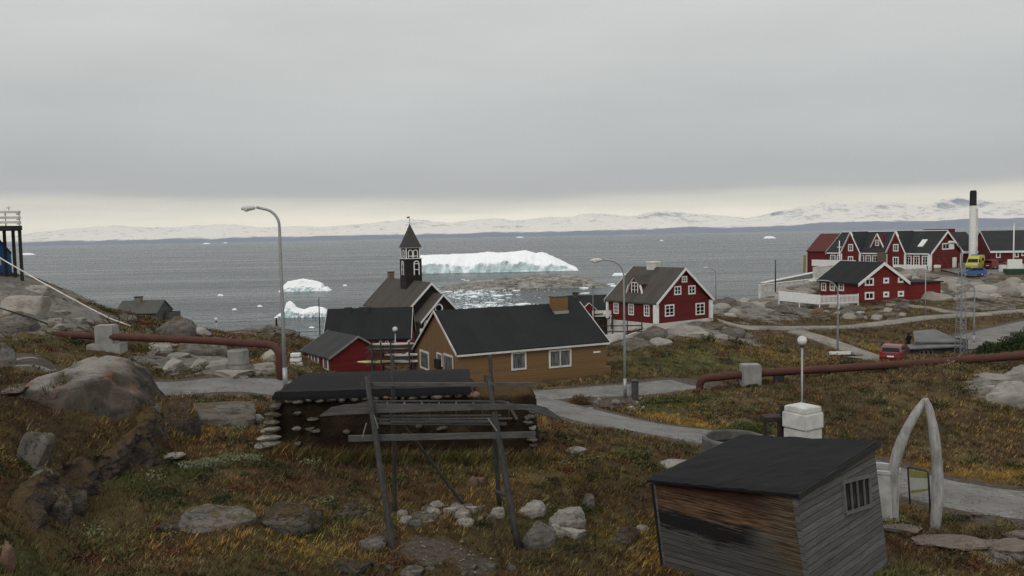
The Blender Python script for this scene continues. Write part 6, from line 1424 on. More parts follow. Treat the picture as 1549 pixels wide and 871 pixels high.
def wall_stone(x, y, z, w, h, d=None, mat=None):
    s = bpy.data.objects.new('stone', rock_data(r3.randrange(8), mat or r3.choice([GNEISS, GNEISS, PALE]))); C.objects.link(s); s.parent = th_
    s.scale = (w / 2 / .82, (d or w * .8) / 2 / .82, h / 2 / .78); s.location = (x, y, z); s.rotation_euler = (r3.uniform(-.15, .15), r3.uniform(-.12, .12), r3.uniform(-.4, .4))
x = xl + .3
while x < xm + .1:
    w = r3.uniform(.22, .46); wall_stone(x + w / 2, -.08 + r3.uniform(-.03, .05), ze - .24 + r3.uniform(-.03, .03), w, r3.uniform(.13, .22), .35, RUSTROCK if r3.random() < .16 else None); x += w + r3.uniform(.0, .12)
for k_ in range(7):
    z = ze - .45 - .27 * k_
    wall_stone(xl - .05 - .06 * k_ + r3.uniform(-.04, .04), -.12 - .05 * k_, z, r3.uniform(.5, .8), r3.uniform(.15, .22), .5, GNEISS if k_ < 3 else PALE)
    if k_ % 2: wall_stone(xl + .55 + r3.uniform(-.05, .3), -.1 - .04 * k_, z, r3.uniform(.25, .4), .14, .3)
for k_ in range(10): wall_stone(r3.uniform(xl + .8, xm), -.16 + r3.uniform(-.05, .05), r3.uniform(.6, ze - .6), r3.uniform(.2, .4), r3.uniform(.1, .18), .3, GNEISS)
for k_ in range(7): wall_stone(r3.uniform(xr - .35, xr - .02), -.02 - .08 * k_ / 7, .4 + .22 * k_, r3.uniform(.25, .4), r3.uniform(.12, .2), .4)
MB().tube([(xm + .12, -.1, ze + .1), (xm + .2, -.15, ze - .15), (xm + .38, -.16, ze - .42)], .045, 8).build('loose_branch', POLE, th_, smooth=True)

# ------------------------------------------------------------ kayak rack in front of it
o = P(680, 840, 23.2); o.z = ground(o.x, o.y)
rk_ = thing('drying_rack', 'tall rack of weathered poles and cross beams standing before the turf house', 'rack', o)
def K(px, py, d): return P(px, py, d) - o
def polebar(name, a, b, r0, r1):
    a, b = K(*a), K(*b); n = 7; pts = [a.lerp(b, i / (n - 1)) + Vector((mnoise.noise(Vector((i, a[0] * 3, 0))), mnoise.noise(Vector((i, a[0] * 3, 7))), 0)) * .025 for i in range(n)]
    return MB().tube(pts, [r0 + (r1 - r0) * i / (n - 1) for i in range(n)], 9).build(name, POLE, rk_, smooth=True)
polebar('leg', (600, 868, 22.2), (554, 569, 23.6), .105, .075)
polebar('leg', (784, 828, 23.0), (738, 567, 24.2), .105, .075)
polebar('leg', (597.5, 796, 25.2), (593.5, 537, 24.4), .075, .06)
polebar('leg', (756, 775, 25.6), (741, 538, 24.6), .08, .06)
polebar('brace', (708, 772, 25.4), (609, 640, 24.0), .055, .045)
polebar('brace', (748, 742, 24.2), (772, 752, 23.4), .05, .04)
def plank(name, a, b, w, h, mat=None, par=None): return MB().bar(K(*a), K(*b), w, h).build(name, mat or PLANK, par or rk_)
plank('cross_beam', (546, 581, 23.75), (808, 581, 24.3), .10, .10)
plank('cross_beam', (527, 663, 23.35), (810, 657, 23.85), .09, .17)
plank('cross_beam', (566, 640, 23.7), (766, 641, 24.1), .08, .07)
for p, q in (((554, 640, 23.0), (548, 662, 23.0)), ((566, 628, 23.2), (572, 648, 23.2)), ((738, 632, 23.6), (752, 652, 23.5))): plank('lashing', p, q, .03, .03, plain('rope', (.16, .15, .13)))
# forked tops
for px, d in ((554, 23.6), (738, 24.2)):
    for s_ in (-1, 1): MB().bar(K(px, 580, d) + Vector((s_ * .07, 0, 0)), K(px, 567, d) + Vector((s_ * .10, 0, 0)), .06, .06).build('fork', POLE, rk_)
for p, q in (((566, 818, 22.6), (556, 846, 22.2)), ((588, 800, 22.8), (596, 846, 22.1)), ((560, 840, 22.5), (588, 812, 22.9))): polebar('foot_stay', p, q, .06, .045)
# old kayak frame: pointed gunwale boards with ribs and stringers
o2 = P(667, 632, 23.75); bt = thing('bare_kayak', 'long bare wooden kayak frame with pointed ends resting on the rack', 'kayak frame', o2)
def Q(px, py, d): return P(px, py, d) - o2
def strake(up, lo, th):
    n = len(up); u = [Q(*p) for p in up]; l_ = [Q(*p) for p in lo]; e = Vector((0, th, 0))
    return MB().add(u + l_ + [v + e for v in u] + [v + e for v in l_], [f for i in range(n - 1) for f in ((i, i + 1, n + i + 1, n + i), (2 * n + i, 3 * n + i, 3 * n + i + 1, 2 * n + i + 1), (i, 2 * n + i, 2 * n + i + 1, i + 1), (n + i, n + i + 1, 3 * n + i + 1, 3 * n + i))] + [(0, n, 3 * n, 2 * n), (n - 1, 3 * n - 1, 4 * n - 1, 2 * n - 1)])
strake([(484, 628, 23.5), (500, 617, 23.5), (520, 612.5, 23.5), (560, 611, 23.5), (660, 611, 23.6), (760, 611, 23.8), (806, 612, 23.9), (826, 616, 23.95), (852, 635, 24.0)], [(484, 630, 23.5), (506, 628, 23.5), (530, 627, 23.5), (562, 625, 23.5), (660, 622, 23.6), (760, 619, 23.8), (806, 620, 23.9), (824, 625, 23.95), (848, 637, 24.0)], .05).build('near_gunwale', PLANK, bt)
strake([(496, 622, 24.2), (560, 606, 24.25), (660, 605.5, 24.4), (760, 606, 24.5), (846, 633, 24.3)], [(496, 625, 24.2), (560, 609, 24.25), (660, 608, 24.4), (760, 609, 24.5), (846, 636, 24.3)], .05).build('far_gunwale', PLANK, bt)
for y0, xa, xb in ((629, 575, 758), (633.5, 560, 775), (637.5, 590, 750)):
    MB().bar(Q(xa, y0, 23.65), Q(xb, y0 - 1, 23.95), .05, .045).build('stringer', PLANK, bt)
strake([(606, 628, 23.75), (720, 628, 23.95)], [(606, 634, 23.75), (720, 634, 23.95)], .03).build('inner_board', plain('dark_board', (.03, .027, .025)), bt)
for k_ in range(11):
    x = 570 + 20 * k_; d = 23.55 + .04 * k_
    MB().tube([Q(x, 622, d), Q(x, 632, d + .08), Q(x, 638, d + .3), Q(x, 632, d + .55), Q(x, 609, d + .7)], .017, 6).build('rib', PLANK, bt)
for k_ in range(9):
    x = 560 + 26 * k_; d = 23.52 + .045 * k_; MB().bar(Q(x, 613, d), Q(x, 608, d + .75), .05, .03).build('deck_beam', PLANK, bt)
MB().bar(Q(770, 612, 23.7), Q(782, 634, 23.7), .05, .07).build('loose_slat', PLANK, bt)

# ------------------------------------------------------------ ice, islet
def ice_mat(name, snow, ice):
    m = M(name, .6, .3); co = m.pos(); n = m.noise(co, .35, 6, .65); n2 = m.noise(m.pos((1, 1, 2.5)), .16, 5, .6)
    nz_ = m.math('ADD', m.nz(), m.math('MULTIPLY', m.math('SUBTRACT', n, .5), .5)); f = m.rng(nz_, .30, .62)
    c = m.mix(m.rng(n2, .35, .65), ice, tuple(min(1, x * 1.22) for x in ice)); c = m.mix(f, c, snow); m.col(c)
    m.b.inputs['Subsurface Weight'].default_value = .1; m.b.inputs['Subsurface Radius'].default_value = (.6, 1.1, 1.2); m.b.inputs['Subsurface Scale'].default_value = 1.0
    m.bump(m.math('ADD', n, n2), .9, .9); return m.m
ICE = ice_mat('glacier_ice', (.93, .95, .95), (.56, .69, .70)); FLOE = ice_mat('floe_ice', (.88, .91, .92), (.7, .82, .84))
def berg(label, out_px, base_y, depth, cliff, mat, name='iceberg', cat='iceberg', slope=None, seed=0, nx=130, ny=46, group=None, rough=.35):
    """out_px: skyline picture points; base_y: waterline picture row at the centre; depth in metres; cliff: share of the height reached at the front face"""
    cx = (out_px[0][0] + out_px[-1][0]) / 2; o = on_sea(cx, base_y); d = o.y
    xs = [(p[0] - cx) * d / F for p in out_px]; back = depth if slope else depth * .45
    hz_ = [max(.02, P(p[0], p[1], d + back).z) for p in out_px]
    X = np.linspace(xs[0], xs[-1], nx); Y = np.linspace(0, depth, ny); xx, yy = np.meshgrid(X, Y); x, y = xx.ravel(), yy.ravel()
    h = np.interp(x, xs, hz_); u = y / depth
    ed = np.clip(np.minimum((x - xs[0]), (xs[-1] - x)) / (.09 * (xs[-1] - xs[0])), 0, 1)
    fr0 = .08 * depth * (1 + fbm(x, y * 0, .16 * (xs[-1] - xs[0]), 3, seed)); uu = np.clip((y - fr0 * .8) / depth, 0, 1)
    rag = 1 + rough * fbm(x, y * 0 + 5, .10 * (xs[-1] - xs[0]), 4, seed + 3)
    if slope: prof = sstep(uu, 0, .035) * np.minimum(cliff * rag, 1) + (1 - np.minimum(cliff * rag, 1)) * np.clip((uu - .03) / .9, 0, 1) ** .85; prof *= 1 - sstep(u, .95, 1.0)
    else: prof = (sstep(uu, 0, .10) * cliff * rag + (1 - cliff * rag) * sstep(uu, .06, .45)) * (1 - sstep(u, .6, 1.0))
    z = h * np.clip(prof, 0, 1.05) + h.max() * .035 * rough * 3 * fbm(x, y, .06 * (xs[-1] - xs[0]), 4, seed + 5) * sstep(uu, .01, .1) * (1 - sstep(u, .9, 1))
    y2 = y + h.max() * .22 * fbm(x, z * 2.5, .06 * (xs[-1] - xs[0]), 4, seed + 9) * (1 - sstep(uu, .05, .25))
    z = np.where(uu <= 0.001, -.8, z - .05); 
    me = grid_mesh(name, x, y2, z, nx, ny); ob = link(name, me, mat, None, (o.x, o.y, 0)); return tag(ob, label, cat, group)
berg('huge flat topped iceberg with a blue green cliff beyond the islet', [(612, 388), (625, 386), (640, 385), (660, 384), (700, 382.5), (738, 380.5), (770, 380.3), (797, 378), (806, 379), (814, 381.5), (824, 380), (832, 382), (846, 389), (858, 394), (866, 399), (875, 401), (876, 409)], 412, 34, .46, ICE, slope=True, seed=4, nx=260, ny=90, rough=.85)
berg('wedge shaped iceberg left of the church, the farther one', [(418, 441), (424, 432), (431, 425.5), (445, 423), (454, 421.3), (466, 423.5), (474, 424.5), (484, 428.5), (487, 434.5), (491, 433), (497, 440)], 441, 9, .35, ICE, seed=14)
berg('saddle shaped iceberg with one tall horn, nearest to the shore', [(413, 478), (418, 474), (425, 470), (429, 458), (433, 455), (438, 457), (444, 465), (456, 468), (463, 465), (474, 463), (486, 465), (491, 469), (493, 479)], 480.5, 6, .5, ICE, seed=23)
for px0, px1, yt, yb, lb in ((27, 51, 382.5, 385.5, 'low white ice slab far out beside the deck posts'), (1156, 1175, 357, 360.5, 'distant flat iceberg left of the hospital roof'), (926, 950, 412.5, 417, 'white ice slab drifting behind the white trimmed house'), (306, 318, 367, 369, 'tiny iceberg on the horizon left of the tall lamp'), (338, 344, 366, 368, 'tiny peaked iceberg on the horizon right of its flat twin'), (781, 793, 357.5, 359.5, 'tiny iceberg on the horizon above the great iceberg'),
                             (1404, 1414, 342, 344, 'tiny iceberg on the horizon above the hospital gable'), (1427, 1433, 341.5, 343.8, 'tiny iceberg on the horizon just left of the smokestack'), (1479, 1490, 340, 342, 'tiny iceberg on the horizon right of the smokestack'), (998, 1004, 362.5, 364.5, 'tiny white ice block above the white trimmed roof'), (328, 337, 444.5, 447.5, 'small white ice block far left of the two icebergs'), (350, 357, 466, 469, 'little ice block on the water above the left bank'), (466, 475, 493.5, 496, 'small flat ice cake above the outbuilding roof'), (388, 396, 461, 464, 'small ice lump left of the saddle shaped iceberg'), (518, 525, 430, 432.5, 'small ice lump right of the wedge shaped iceberg')):
    xm_ = (px0 + px1) / 2; berg(lb, [(px0, yb), (px0 + .15 * (px1 - px0), yt + .5), (xm_, yt), (px1 - .2 * (px1 - px0), yt + .7), (px1, yb)], yb, max(1.5, (px1 - px0) * on_sea(xm_, yb).y / F * .35), .6, FLOE, 'ice_block', 'ice block', seed=int(px0), nx=26, ny=12)
m = M('islet_rock', .9, .2); co = m.co(); n = m.noise(m.co(scale=(.10, .2, .6)), 1.5, 7, .66, .5); n2 = m.noise(co, .5, 6, .7); c = m.mix(m.rng(n, .32, .66), (.09, .085, .078), (.42, .40, .36)); c = m.mix(m.rng(n2, .54, .66, 0, .85), c, (.05, .047, .04)); c = m.mix(m.rng(m.math('ABSOLUTE', m.math('SUBTRACT', m.noise(m.co(scale=(.1, .3, .5), rot=(0, 0, .3)), 1.2, 5, .65, .6), .5)), .005, .03, .9, 0), c, (.04, .037, .033)); c = m.mix(m.rng(m.noise(co, .12, 4), .55, .7, 0, .4), c, (.26, .20, .14)); m.col(c).bump(m.math('ADD', n, n2), 1, .5)
berg('low rocky islet of grey and tan rock before the great iceberg', [(664, 434), (682, 431), (698, 426.5), (715, 425.5), (733, 422.5), (742, 424), (760, 420.5), (775, 416.5), (783, 418), (791, 421), (800, 418.5), (812, 415.8), (832, 416.2), (853, 414.5), (870, 415.5), (884, 418), (892, 420), (903, 423.5), (914, 428.5), (928, 434)], 437.5, 26, .45, m.m, 'islet', 'islet', slope=False, seed=41, nx=300, ny=110, rough=1.1)
def floe_mesh(seed):
    r_ = random.Random(seed); n = 9; bm = bmesh.new(); vs = []
    rad = [r_.uniform(.55, 1) for _ in range(n)]
    for z, s in ((-.3, 1.0), (.35, .98), (.55, .8)): vs.append([bm.verts.new((rad[k] * s * math.cos(2 * math.pi * k / n), rad[k] * s * math.sin(2 * math.pi * k / n), z * (r_.uniform(.7, 1.2) if z > 0 else 1))) for k in range(n)])
    for a, b in zip(vs[:-1], vs[1:]):
        for k in range(n): bm.faces.new((a[k], a[(k + 1) % n], b[(k + 1) % n], b[k]))
    bm.faces.new(vs[-1]); me = bpy.data.meshes.new('ice_floe'); bm.to_mesh(me); bm.free(); me.materials.append(FLOE); return me
FM = [floe_mesh(k) for k in range(6)]; r4 = random.Random(3)
def floe(px, py, w, label, group):
    p = on_sea(px, py); o = bpy.data.objects.new('ice_floe', FM[r4.randrange(6)]); C.objects.link(o); o.location = (p.x, p.y, 0); o.rotation_euler.z = r4.uniform(0, 6.3)
    o.scale = (w / 2, w / 2 * r4.uniform(.6, 1), r4.uniform(.25, .6) * min(1.2, .5 + w * .2)); tag(o, label, 'ice floe', group)
GB = 'brash ice floating by the islet'
def dens(px, py): return math.exp(-((px - 715) / 45) ** 2 - ((py - 444) / 7) ** 2) + .8 * math.exp(-((px - 735) / 40) ** 2 - ((py - 462) / 5) ** 2) + .5 * math.exp(-((px - 790) / 25) ** 2 - ((py - 462) / 3) ** 2)
k_ = 0
while k_ < 150:
    px, py = r4.uniform(660, 830), r4.uniform(433, 468)
    if r4.random() < dens(px, py): floe(px, py, r4.choice([.7, .9, 1.2, 1.6, 2.2, 3.4]), 'small white ice floe in the brash ice between the church and the islet', GB); k_ += 1
for px, py, w in ((706, 424.5, 4), (745, 424, 3), (762, 422, 4), (700, 423, 3), (722, 425, 3), (882, 436, 5), (905, 434, 4), (925, 430, 5), (930, 433, 5), (885, 444, 4), (780, 440, 4), (770, 446, 4), (755, 448, 5), (758, 454, 3)):
    floe(px, py, w, 'larger white ice floe stranded along the shore of the rocky islet', 'floes along the islet')
mb = MB(); k_ = 0
while k_ < 900:
    px, py = r4.uniform(655, 840), r4.uniform(432, 469)
    if r4.random() < dens(px, py) * .9 + .02:
        p = on_sea(px, py); s = r4.uniform(.12, .4); a = r4.uniform(0, 3); mb.add([(p.x + s * math.cos(a + q * 1.57) * r4.uniform(.7, 1.2), p.y + s * math.sin(a + q * 1.57), z) for z in (-.05, .10) for q in range(4)], [(4, 5, 6, 7), (0, 1, 5, 4), (1, 2, 6, 5), (2, 3, 7, 6), (3, 0, 4, 7)]); k_ += 1
struct(mb.build('brash_ice', FLOE), 'stuff')

# ------------------------------------------------------------ shrubs and grass
def leaf_cloud(name, lobes, n, size, cols, seed, loc, parent=None):
    r_ = np.random.default_rng(seed); P_ = []
    w = np.array([l_[3] * l_[4] * l_[5] for l_ in lobes]); w = w / w.sum()
    for l_, k in zip(lobes, (w * n).astype(int)):
        v = r_.normal(size=(k, 3)); v /= np.linalg.norm(v, axis=1)[:, None]; rr = r_.random(k) ** .4
        rr = rr * (1 + .25 * np.sin(v[:, 0] * 5 + seed) * np.cos(v[:, 2] * 6)); P_.append(v * rr[:, None] * np.array(l_[3:6]) + np.array(l_[0:3]))
    p = np.concatenate(P_); p = p[p[:, 2] > -.1]; k = len(p); a = r_.normal(size=(k, 3)); a /= np.linalg.norm(a, axis=1)[:, None]; b = np.cross(a, r_.normal(size=(k, 3))); b /= np.linalg.norm(b, axis=1)[:, None]
    s = size * (.6 + .8 * r_.random(k))[:, None]; v = np.stack([p - a * s, p + b * s * .5, p + a * s, p - b * s * .5], 1).reshape(-1, 3)
    me = bpy.data.meshes.new(name); me.vertices.add(4 * k); me.vertices.foreach_set('co', v.ravel().astype(np.float32)); me.loops.add(4 * k); me.loops.foreach_set('vertex_index', np.arange(4 * k, dtype=np.int32)); me.polygons.add(k); me.polygons.foreach_set('loop_start', np.arange(0, 4 * k, 4, dtype=np.int32)); me.update(calc_edges=True)
    m = M(name + '_leaves', .8, .2); f = m.noise(m.co(), 3.5, 4); f2 = m.noise(m.co(), 25, 2); m.col(m.mix(m.math('ADD', m.math('MULTIPLY', f, .6), m.math('MULTIPLY', f2, .4)), cols[0], cols[1])); return link(name, me, m.m, parent, loc if parent is None else None)
def shrub(label, px, py, lobes, n, size, cols, seed, d=None):
    o = hit(px, py) if d is None else G(px, py, d); t = thing('shrub', label, 'shrub', o)
    leaf_cloud('foliage', lobes, n, size, cols, seed, None, t); st = MB(); r_ = random.Random(seed)
    for l_ in lobes:
        for k in range(4): st.tube([(l_[0] * .3, l_[1] * .3, -.2), (l_[0] + r_.uniform(-.3, .3) * l_[3], l_[1], l_[2] + r_.uniform(0, .6) * l_[5])], [.03, .01], 5)
    st.build('stems', POLE, t); return t
GR = ((.012, .020, .006), (.05, .075, .02))
shrub('round dark green bush at the right edge behind the pipeline', 1541, 536, [(0, 0, .6, 1.5, 1.2, 1.0), (1.2, .3, .9, 1.4, 1.2, 1.1), (-.8, 0, .4, .9, .8, .7)], 5200, .10, GR, 3, 68)
shrub('lower dark green bush right of the dark shelter', 1500, 536, [(0, 0, .4, 1.1, .9, .8), (-.7, 0, .3, .7, .7, .6), (.9, .1, .35, .8, .8, .7)], 3600, .09, GR, 4, 68)
YG2 = ((.05, .05, .014), (.16, .15, .045))
shrub('low yellow green willow shrub in the brown grass below the side road', 946, 692, [(0, 0, .14, .55, .45, .28), (.4, .1, .1, .4, .35, .22), (-.45, 0, .1, .35, .3, .2)], 1600, .04, YG2, 5)
shrub('small rounded tan shrub on the verge where the roads meet', 876, 612, [(0, 0, .22, .6, .5, .38), (.4, 0, .15, .4, .35, .25)], 1500, .05, ((.06, .035, .015), (.14, .085, .04)), 6)
PG = ((.06, .07, .03), (.30, .31, .20))
shrub('patch of pale flowering plants in the grassy hollow left of the turf house', 345, 700, [(0, 0, .08, .5, .4, .2), (-.6, -.2, .06, .5, .4, .16), (.6, .2, .06, .5, .4, .16), (-1.2, -.3, .04, .4, .3, .12)], 2600, .03, PG, 7)
shrub('leafy green plants on the far verge of the side road beside the iron stand', 1128, 656, [(0, 0, .2, .7, .5, .3), (.7, 0, .15, .6, .4, .28), (-.8, 0, .12, .6, .4, .22)], 2600, .05, ((.02, .035, .01), (.10, .12, .03)), 8)
shrub('mixed green plants on the mound right of the litter bin', 1010, 612, [(0, 0, .2, .9, .6, .3), (1.2, 0, .2, .9, .6, .3), (-1.1, 0, .12, .7, .5, .22), (2.4, .3, .15, .8, .5, .3)], 3600, .06, ((.025, .035, .012), (.12, .125, .04)), 9)

def grass():
    r_ = np.random.default_rng(5); NT = 46000
    # clump centres, denser near the viewer
    rr = np.exp(r_.uniform(np.log(15), np.log(125), NT)); aa = r_.uniform(R(-37), R(37), NT); x, y = rr * np.sin(aa), rr * np.cos(aa)
    rd = road_dist(x, y); rk, gr, ye, di = masks(x, y, rd); tall = .5 + .5 * fbm(x, y, 1.8, 3, 201)
    keep = (rd > -.35 + .7 * r_.random(NT)) & (rk < .55) & (di < .45)
    def outside(cx, cy, w, h, ang, pad=0):
        dx, dy = x - cx, y - cy; u = dx * math.cos(ang) + dy * math.sin(ang); v = -dx * math.sin(ang) + dy * math.cos(ang); return ~((np.abs(u) < w / 2 + pad) & (np.abs(v) < h / 2 + pad))
    sc_ = (a_ + d_) / 2; keep &= outside(sc_.x, sc_.y, (a_ - b_).length, (c_ - a_).length, ang, -.05)
    to = th_.location; keep &= outside(to.x + (xl + xr) / 2, to.y + 2, xr - xl, 3.6, R(3), -.1)
    keep &= outside(-3.6 + 3.2, 61.5, 12, 10, R(25))
    keep &= r_.random(NT) < (.55 + .6 * tall)
    x, y, rr, gr, ye, tall = [q[keep] for q in (x, y, rr, gr, ye, tall)]
    ne = 420; u = r_.uniform(xl - .3, xr + .3, ne); v = -.15 - np.abs(r_.normal(0, .45, ne)); ex = to.x + u * math.cos(R(3)) - v * math.sin(R(3)); ey = to.y + u * math.sin(R(3)) + v * math.cos(R(3))
    x = np.concatenate([x, ex]); y = np.concatenate([y, ey]); rr = np.concatenate([rr, np.full(ne, 30.)]); gr = np.concatenate([gr, .15 + .5 * (fbm(ex, ey, 1.5, 2, 55) > .1)]); ye = np.concatenate([ye, np.full(ne, .1)]); tall = np.concatenate([tall, 1.0 + 1.6 * r_.random(ne)]); n = len(x)
    nb = 20
    X = np.repeat(x, nb); Y = np.repeat(y, nb); RR = np.repeat(rr, nb); GRN = np.repeat(gr, nb); YE = np.repeat(ye, nb); TL_ = np.repeat(tall, nb); N_ = len(X)
    k = np.minimum(RR, 75) / 22 + .25 * np.maximum(RR - 75, 0) / 22; ph = r_.uniform(0, 6.283, N_); rad = .14 * np.sqrt(r_.random(N_)) * (.7 + .5 * k)
    ox, oy = rad * np.cos(ph), rad * np.sin(ph); X = X + ox; Y = Y + oy; Z = ground_np(X, Y, road_dist(X, Y)) - .03; SK = np.zeros(N_)
    from mathutils.bvhtree import BVHTree
    bpy.context.view_layer.update()
    for ob in outcrop:
        mw = ob.matrix_world; vs_ = [mw @ v.co for v in ob.data.vertices]; bv = BVHTree.FromPolygons(vs_, [tuple(p_.vertices) for p_ in ob.data.polygons])
        lo = np.min(vs_, 0); hi = np.max(vs_, 0); ix = np.nonzero((X > lo[0]) & (X < hi[0]) & (Y > lo[1]) & (Y < hi[1]))[0]
        for q_ in ix:
            h_ = bv.ray_cast(Vector((X[q_], Y[q_], hi[2] + 1)), Vector((0, 0, -1)))
            if h_[0] is not None and h_[0].z > Z[q_]:
                Z[q_] = h_[0].z - .02
                if ob is WB:
                    lx_ = (X[q_] - ob.location.x) / 3.3; t_ = .25 * mnoise.noise(Vector((X[q_] * 1.1, Y[q_] * 1.1, 2)))
                    ly_ = (Y[q_] - ob.location.y) / 3.1
                    if ly_ > -.34 + t_ or lx_ > .28 + t_ or h_[1].z < .15: SK[q_] = 1
                elif h_[1].z < .6 + .4 * mnoise.noise(Vector((X[q_] * .9, Y[q_] * .9, 2))): SK[q_] = 1
    H_ = (.07 + .20 * np.clip(TL_, 0, 2.6) * (1 - .25 * GRN)) * (.5 + .9 * r_.random(N_)) * (.8 + .25 * k); wd = .0042 * (.8 + .9 * k) * (.7 + .6 * r_.random(N_))
    lean = .35 + .5 * r_.random(N_); lx = np.cos(ph) * lean + .1; ly = np.sin(ph) * lean
    H_ = np.where(SK > 0, .001, H_)
    sx, sy = -np.sin(ph + .7), np.cos(ph + .7)
    B = np.stack([X, Y, Z], -1); D = np.stack([lx, ly, np.ones(N_)], -1); D /= np.linalg.norm(D, axis=1)[:, None]; S_ = np.stack([sx, sy, 0 * sx], -1) * wd[:, None]
    mid = B + D * H_[:, None] * .55; tip = B + D * H_[:, None] * np.array([1.25, 1.25, .95])
    V_ = np.stack([B - S_, B + S_, mid + S_ * .8, mid - S_ * .8, tip], 1).reshape(-1, 3)
    me = bpy.data.meshes.new('grass'); me.vertices.add(5 * N_); me.vertices.foreach_set('co', V_.ravel().astype(np.float32))
    i = np.arange(N_) * 5; q = np.stack([i, i + 1, i + 2, i + 3, i + 3, i + 2, i + 4], -1).ravel(); me.loops.add(7 * N_); me.loops.foreach_set('vertex_index', q.astype(np.int32))
    ls = np.stack([np.arange(N_) * 7, np.arange(N_) * 7 + 4], -1).ravel(); me.polygons.add(2 * N_); me.polygons.foreach_set('loop_start', ls.astype(np.int32)); me.update(calc_edges=True)
    t1 = r_.random(N_)[:, None]; clump = np.repeat(r_.random(n), nb)[:, None]
    brown = np.array([.075, .048, .023]) * (1 - clump) + np.array([.145, .092, .040]) * clump
    straw = np.array([.26, .205, .11]); green = np.array([.058, .066, .020]) * (1 - t1) + np.array([.135, .135, .045]) * t1; yel = np.array([.32, .18, .036]) * (1 - t1) + np.array([.42, .28, .07]) * t1
    dark = np.array([.035, .022, .013])
    big = fbm(X, Y, 3.2, 3, 301)[:, None]; big2 = fbm(X, Y, 1.5, 3, 311)[:, None]
    red = np.array([.125, .055, .027]); olive = np.array([.105, .104, .040]); tan = np.array([.205, .155, .080])
    c = brown; c = np.where(r_.random((N_, 1)) < np.clip(big * 1.6 + .22 * (RR[:, None] < 34), 0, .85), red, c); c = np.where(r_.random((N_, 1)) < np.clip(-big * 1.5, 0, .75), olive, c); c = np.where(r_.random((N_, 1)) < np.clip(big2 * 1.5 - .1 - .22 * (RR[:, None] < 34), 0, .7), tan, c)
    c = np.where(t1 > np.where(RR[:, None] < 34, .95, .88), straw, c); c = np.where(t1 < .22, dark, c)
    gf = np.clip(np.repeat(gr, nb) * .85 + .12 * (clump[:, 0] > .8), 0, 1)[:, None]; gf = (r_.random((N_, 1)) < gf); c = np.where(gf, green, c)
    yf = r_.random((N_, 1)) < np.clip(YE * .95, 0, 1)[:, None]; c = np.where(yf & ~gf, yel, c); c = c * (.75 + .5 * r_.random((N_, 1))) * np.clip(1.0 + 1.0 * fbm(X, Y, 6.5, 4, 341), .42, 1.55)[:, None]
    col = np.repeat(np.concatenate([c, np.ones((N_, 1))], 1), 5, 0); at = me.attributes.new('tint', 'FLOAT_COLOR', 'POINT'); at.data.foreach_set('color', col.ravel().astype(np.float32))
    m = M('dry_grass', .85, .15); m.col(m.attr('tint').outputs['Color']); return struct(link('grass', me, m.m), 'stuff')
grass()

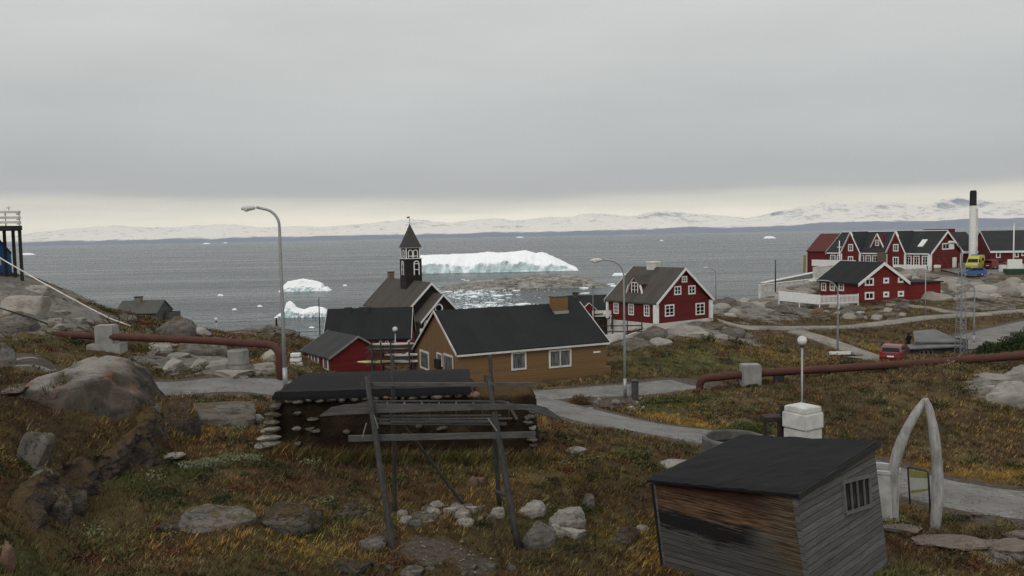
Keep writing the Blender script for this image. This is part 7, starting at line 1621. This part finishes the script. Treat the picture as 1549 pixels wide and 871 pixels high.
def heath():
    """low cushions of crowberry, dwarf birch and willow through the grass"""
    r_ = np.random.default_rng(17); NC = 900
    rr = np.exp(r_.uniform(np.log(17), np.log(80), NC)); aa = r_.uniform(R(-36), R(36), NC); x, y = rr * np.sin(aa), rr * np.cos(aa)
    rd = road_dist(x, y); rk, gr, ye, di = masks(x, y, rd); sh = (a_ + d_) / 2
    k = (rd > .5) & (rk < .5) & (di < .5) & (fbm(x, y, 5, 3, 401) > -.12) & (np.hypot(x - sh.x, y - sh.y) > 3.6) & (np.hypot(x + 4, y - 32.3) > 4.6) & (np.hypot(x - 1, y - 61) > 9) & (np.hypot(x + 12, y - 71) > 6); x, y, rr, gr = x[k], y[k], rr[k], gr[k]; n = len(x)
    nl = 190; s = r_.uniform(.16, .5, n) * (.8 + rr / 60)
    pal = np.array([(.030, .036, .014), (.060, .066, .022), (.105, .040, .022), (.13, .105, .04), (.060, .040, .024), (.16, .15, .075)]); pc = pal[r_.choice(6, n, p=[.26, .22, .17, .13, .15, .07])]
    v = r_.normal(size=(n, nl, 3)); v /= np.linalg.norm(v, axis=2)[..., None]; v[..., 2] = np.abs(v[..., 2]); q = v * (r_.random((n, nl, 1)) ** .45) * s[:, None, None] * np.stack([r_.uniform(.8, 1.5, n), r_.uniform(.7, 1.2, n), r_.uniform(.3, .6, n)], -1)[:, None, :]
    q *= 1 + .3 * np.sin(v[..., :1] * 6 + x[:, None, None])
    p = q + np.stack([x, y, np.zeros(n)], -1)[:, None, :]; p = p.reshape(-1, 3); p[:, 2] += ground_np(p[:, 0], p[:, 1], np.full(len(p), 9.))
    m_ = len(p); a = r_.normal(size=(m_, 3)); a /= np.linalg.norm(a, axis=1)[:, None]; b = np.cross(a, r_.normal(size=(m_, 3))); b /= np.linalg.norm(b, axis=1)[:, None]; sz = (.020 + .0009 * np.repeat(rr, nl))[:, None] * r_.uniform(.6, 1.3, (m_, 1))
    V_ = np.stack([p - a * sz, p + b * sz * .55, p + a * sz, p - b * sz * .55], 1).reshape(-1, 3)
    me = bpy.data.meshes.new('heath_plants'); me.vertices.add(4 * m_); me.vertices.foreach_set('co', V_.ravel().astype(np.float32)); me.loops.add(4 * m_); me.loops.foreach_set('vertex_index', np.arange(4 * m_, dtype=np.int32)); me.polygons.add(m_); me.polygons.foreach_set('loop_start', np.arange(0, 4 * m_, 4, dtype=np.int32)); me.update(calc_edges=True)
    col = np.repeat(np.concatenate([np.repeat(pc, nl, 0) * r_.uniform(.55, 1.6, (m_, 1)), np.ones((m_, 1))], 1), 4, 0); at = me.attributes.new('tint', 'FLOAT_COLOR', 'POINT'); at.data.foreach_set('color', col.ravel().astype(np.float32))
    m = M('heath_leaves', .8, .2); m.col(m.attr('tint').outputs['Color']); return struct(link('heath_plants', me, m.m), 'stuff')
heath()
def pebbles():
    """loose small stones in the gravel, the bare soil and along the road edges: one scatter"""
    r_ = np.random.default_rng(29); N_ = 5200; rr = np.exp(r_.uniform(np.log(18), np.log(75), N_)); aa = r_.uniform(R(-36), R(36), N_); x, y = rr * np.sin(aa), rr * np.cos(aa)
    rd = road_dist(x, y); rk, gr, ye, di = masks(x, y, rd); k = ((rd > -.5) & (rd < .7)) | ((di > .4) & (rd > 0)); x, y, rr = x[k], y[k], rr[k]; n = len(x)
    ico = [Vector(c).normalized() for c in ((1, 0, 0), (-1, 0, 0), (0, 1, 0), (0, -1, 0), (0, 0, 1), (0, 0, -1))]; I = np.array(ico); F_ = np.array([(0, 2, 4), (2, 1, 4), (1, 3, 4), (3, 0, 4), (2, 0, 5), (1, 2, 5), (3, 1, 5), (0, 3, 5)])
    s = (r_.uniform(.012, .05, n) * (.7 + rr / 40))[:, None, None] * r_.uniform(.6, 1.3, (n, 6, 1)) * np.array([1, 1, .6]); V_ = I[None] * s + np.stack([x, y, ground_np(x, y, np.full(n, 0.)) + .02], -1)[:, None]
    me = bpy.data.meshes.new('gravel_stones'); me.vertices.add(6 * n); me.vertices.foreach_set('co', V_.ravel().astype(np.float32)); f = (F_[None] + np.arange(n)[:, None, None] * 6).ravel(); me.loops.add(len(f)); me.loops.foreach_set('vertex_index', f.astype(np.int32)); me.polygons.add(8 * n); me.polygons.foreach_set('loop_start', np.arange(0, 24 * n, 3, dtype=np.int32)); me.update(calc_edges=True)
    m = M('gravel_stone', .9, .2); m.col(m.mix(m.noise(m.co(), 3, 3), (.07, .065, .058), (.30, .28, .25))); return struct(link('gravel_stones', me, m.m), 'stuff')
pebbles()
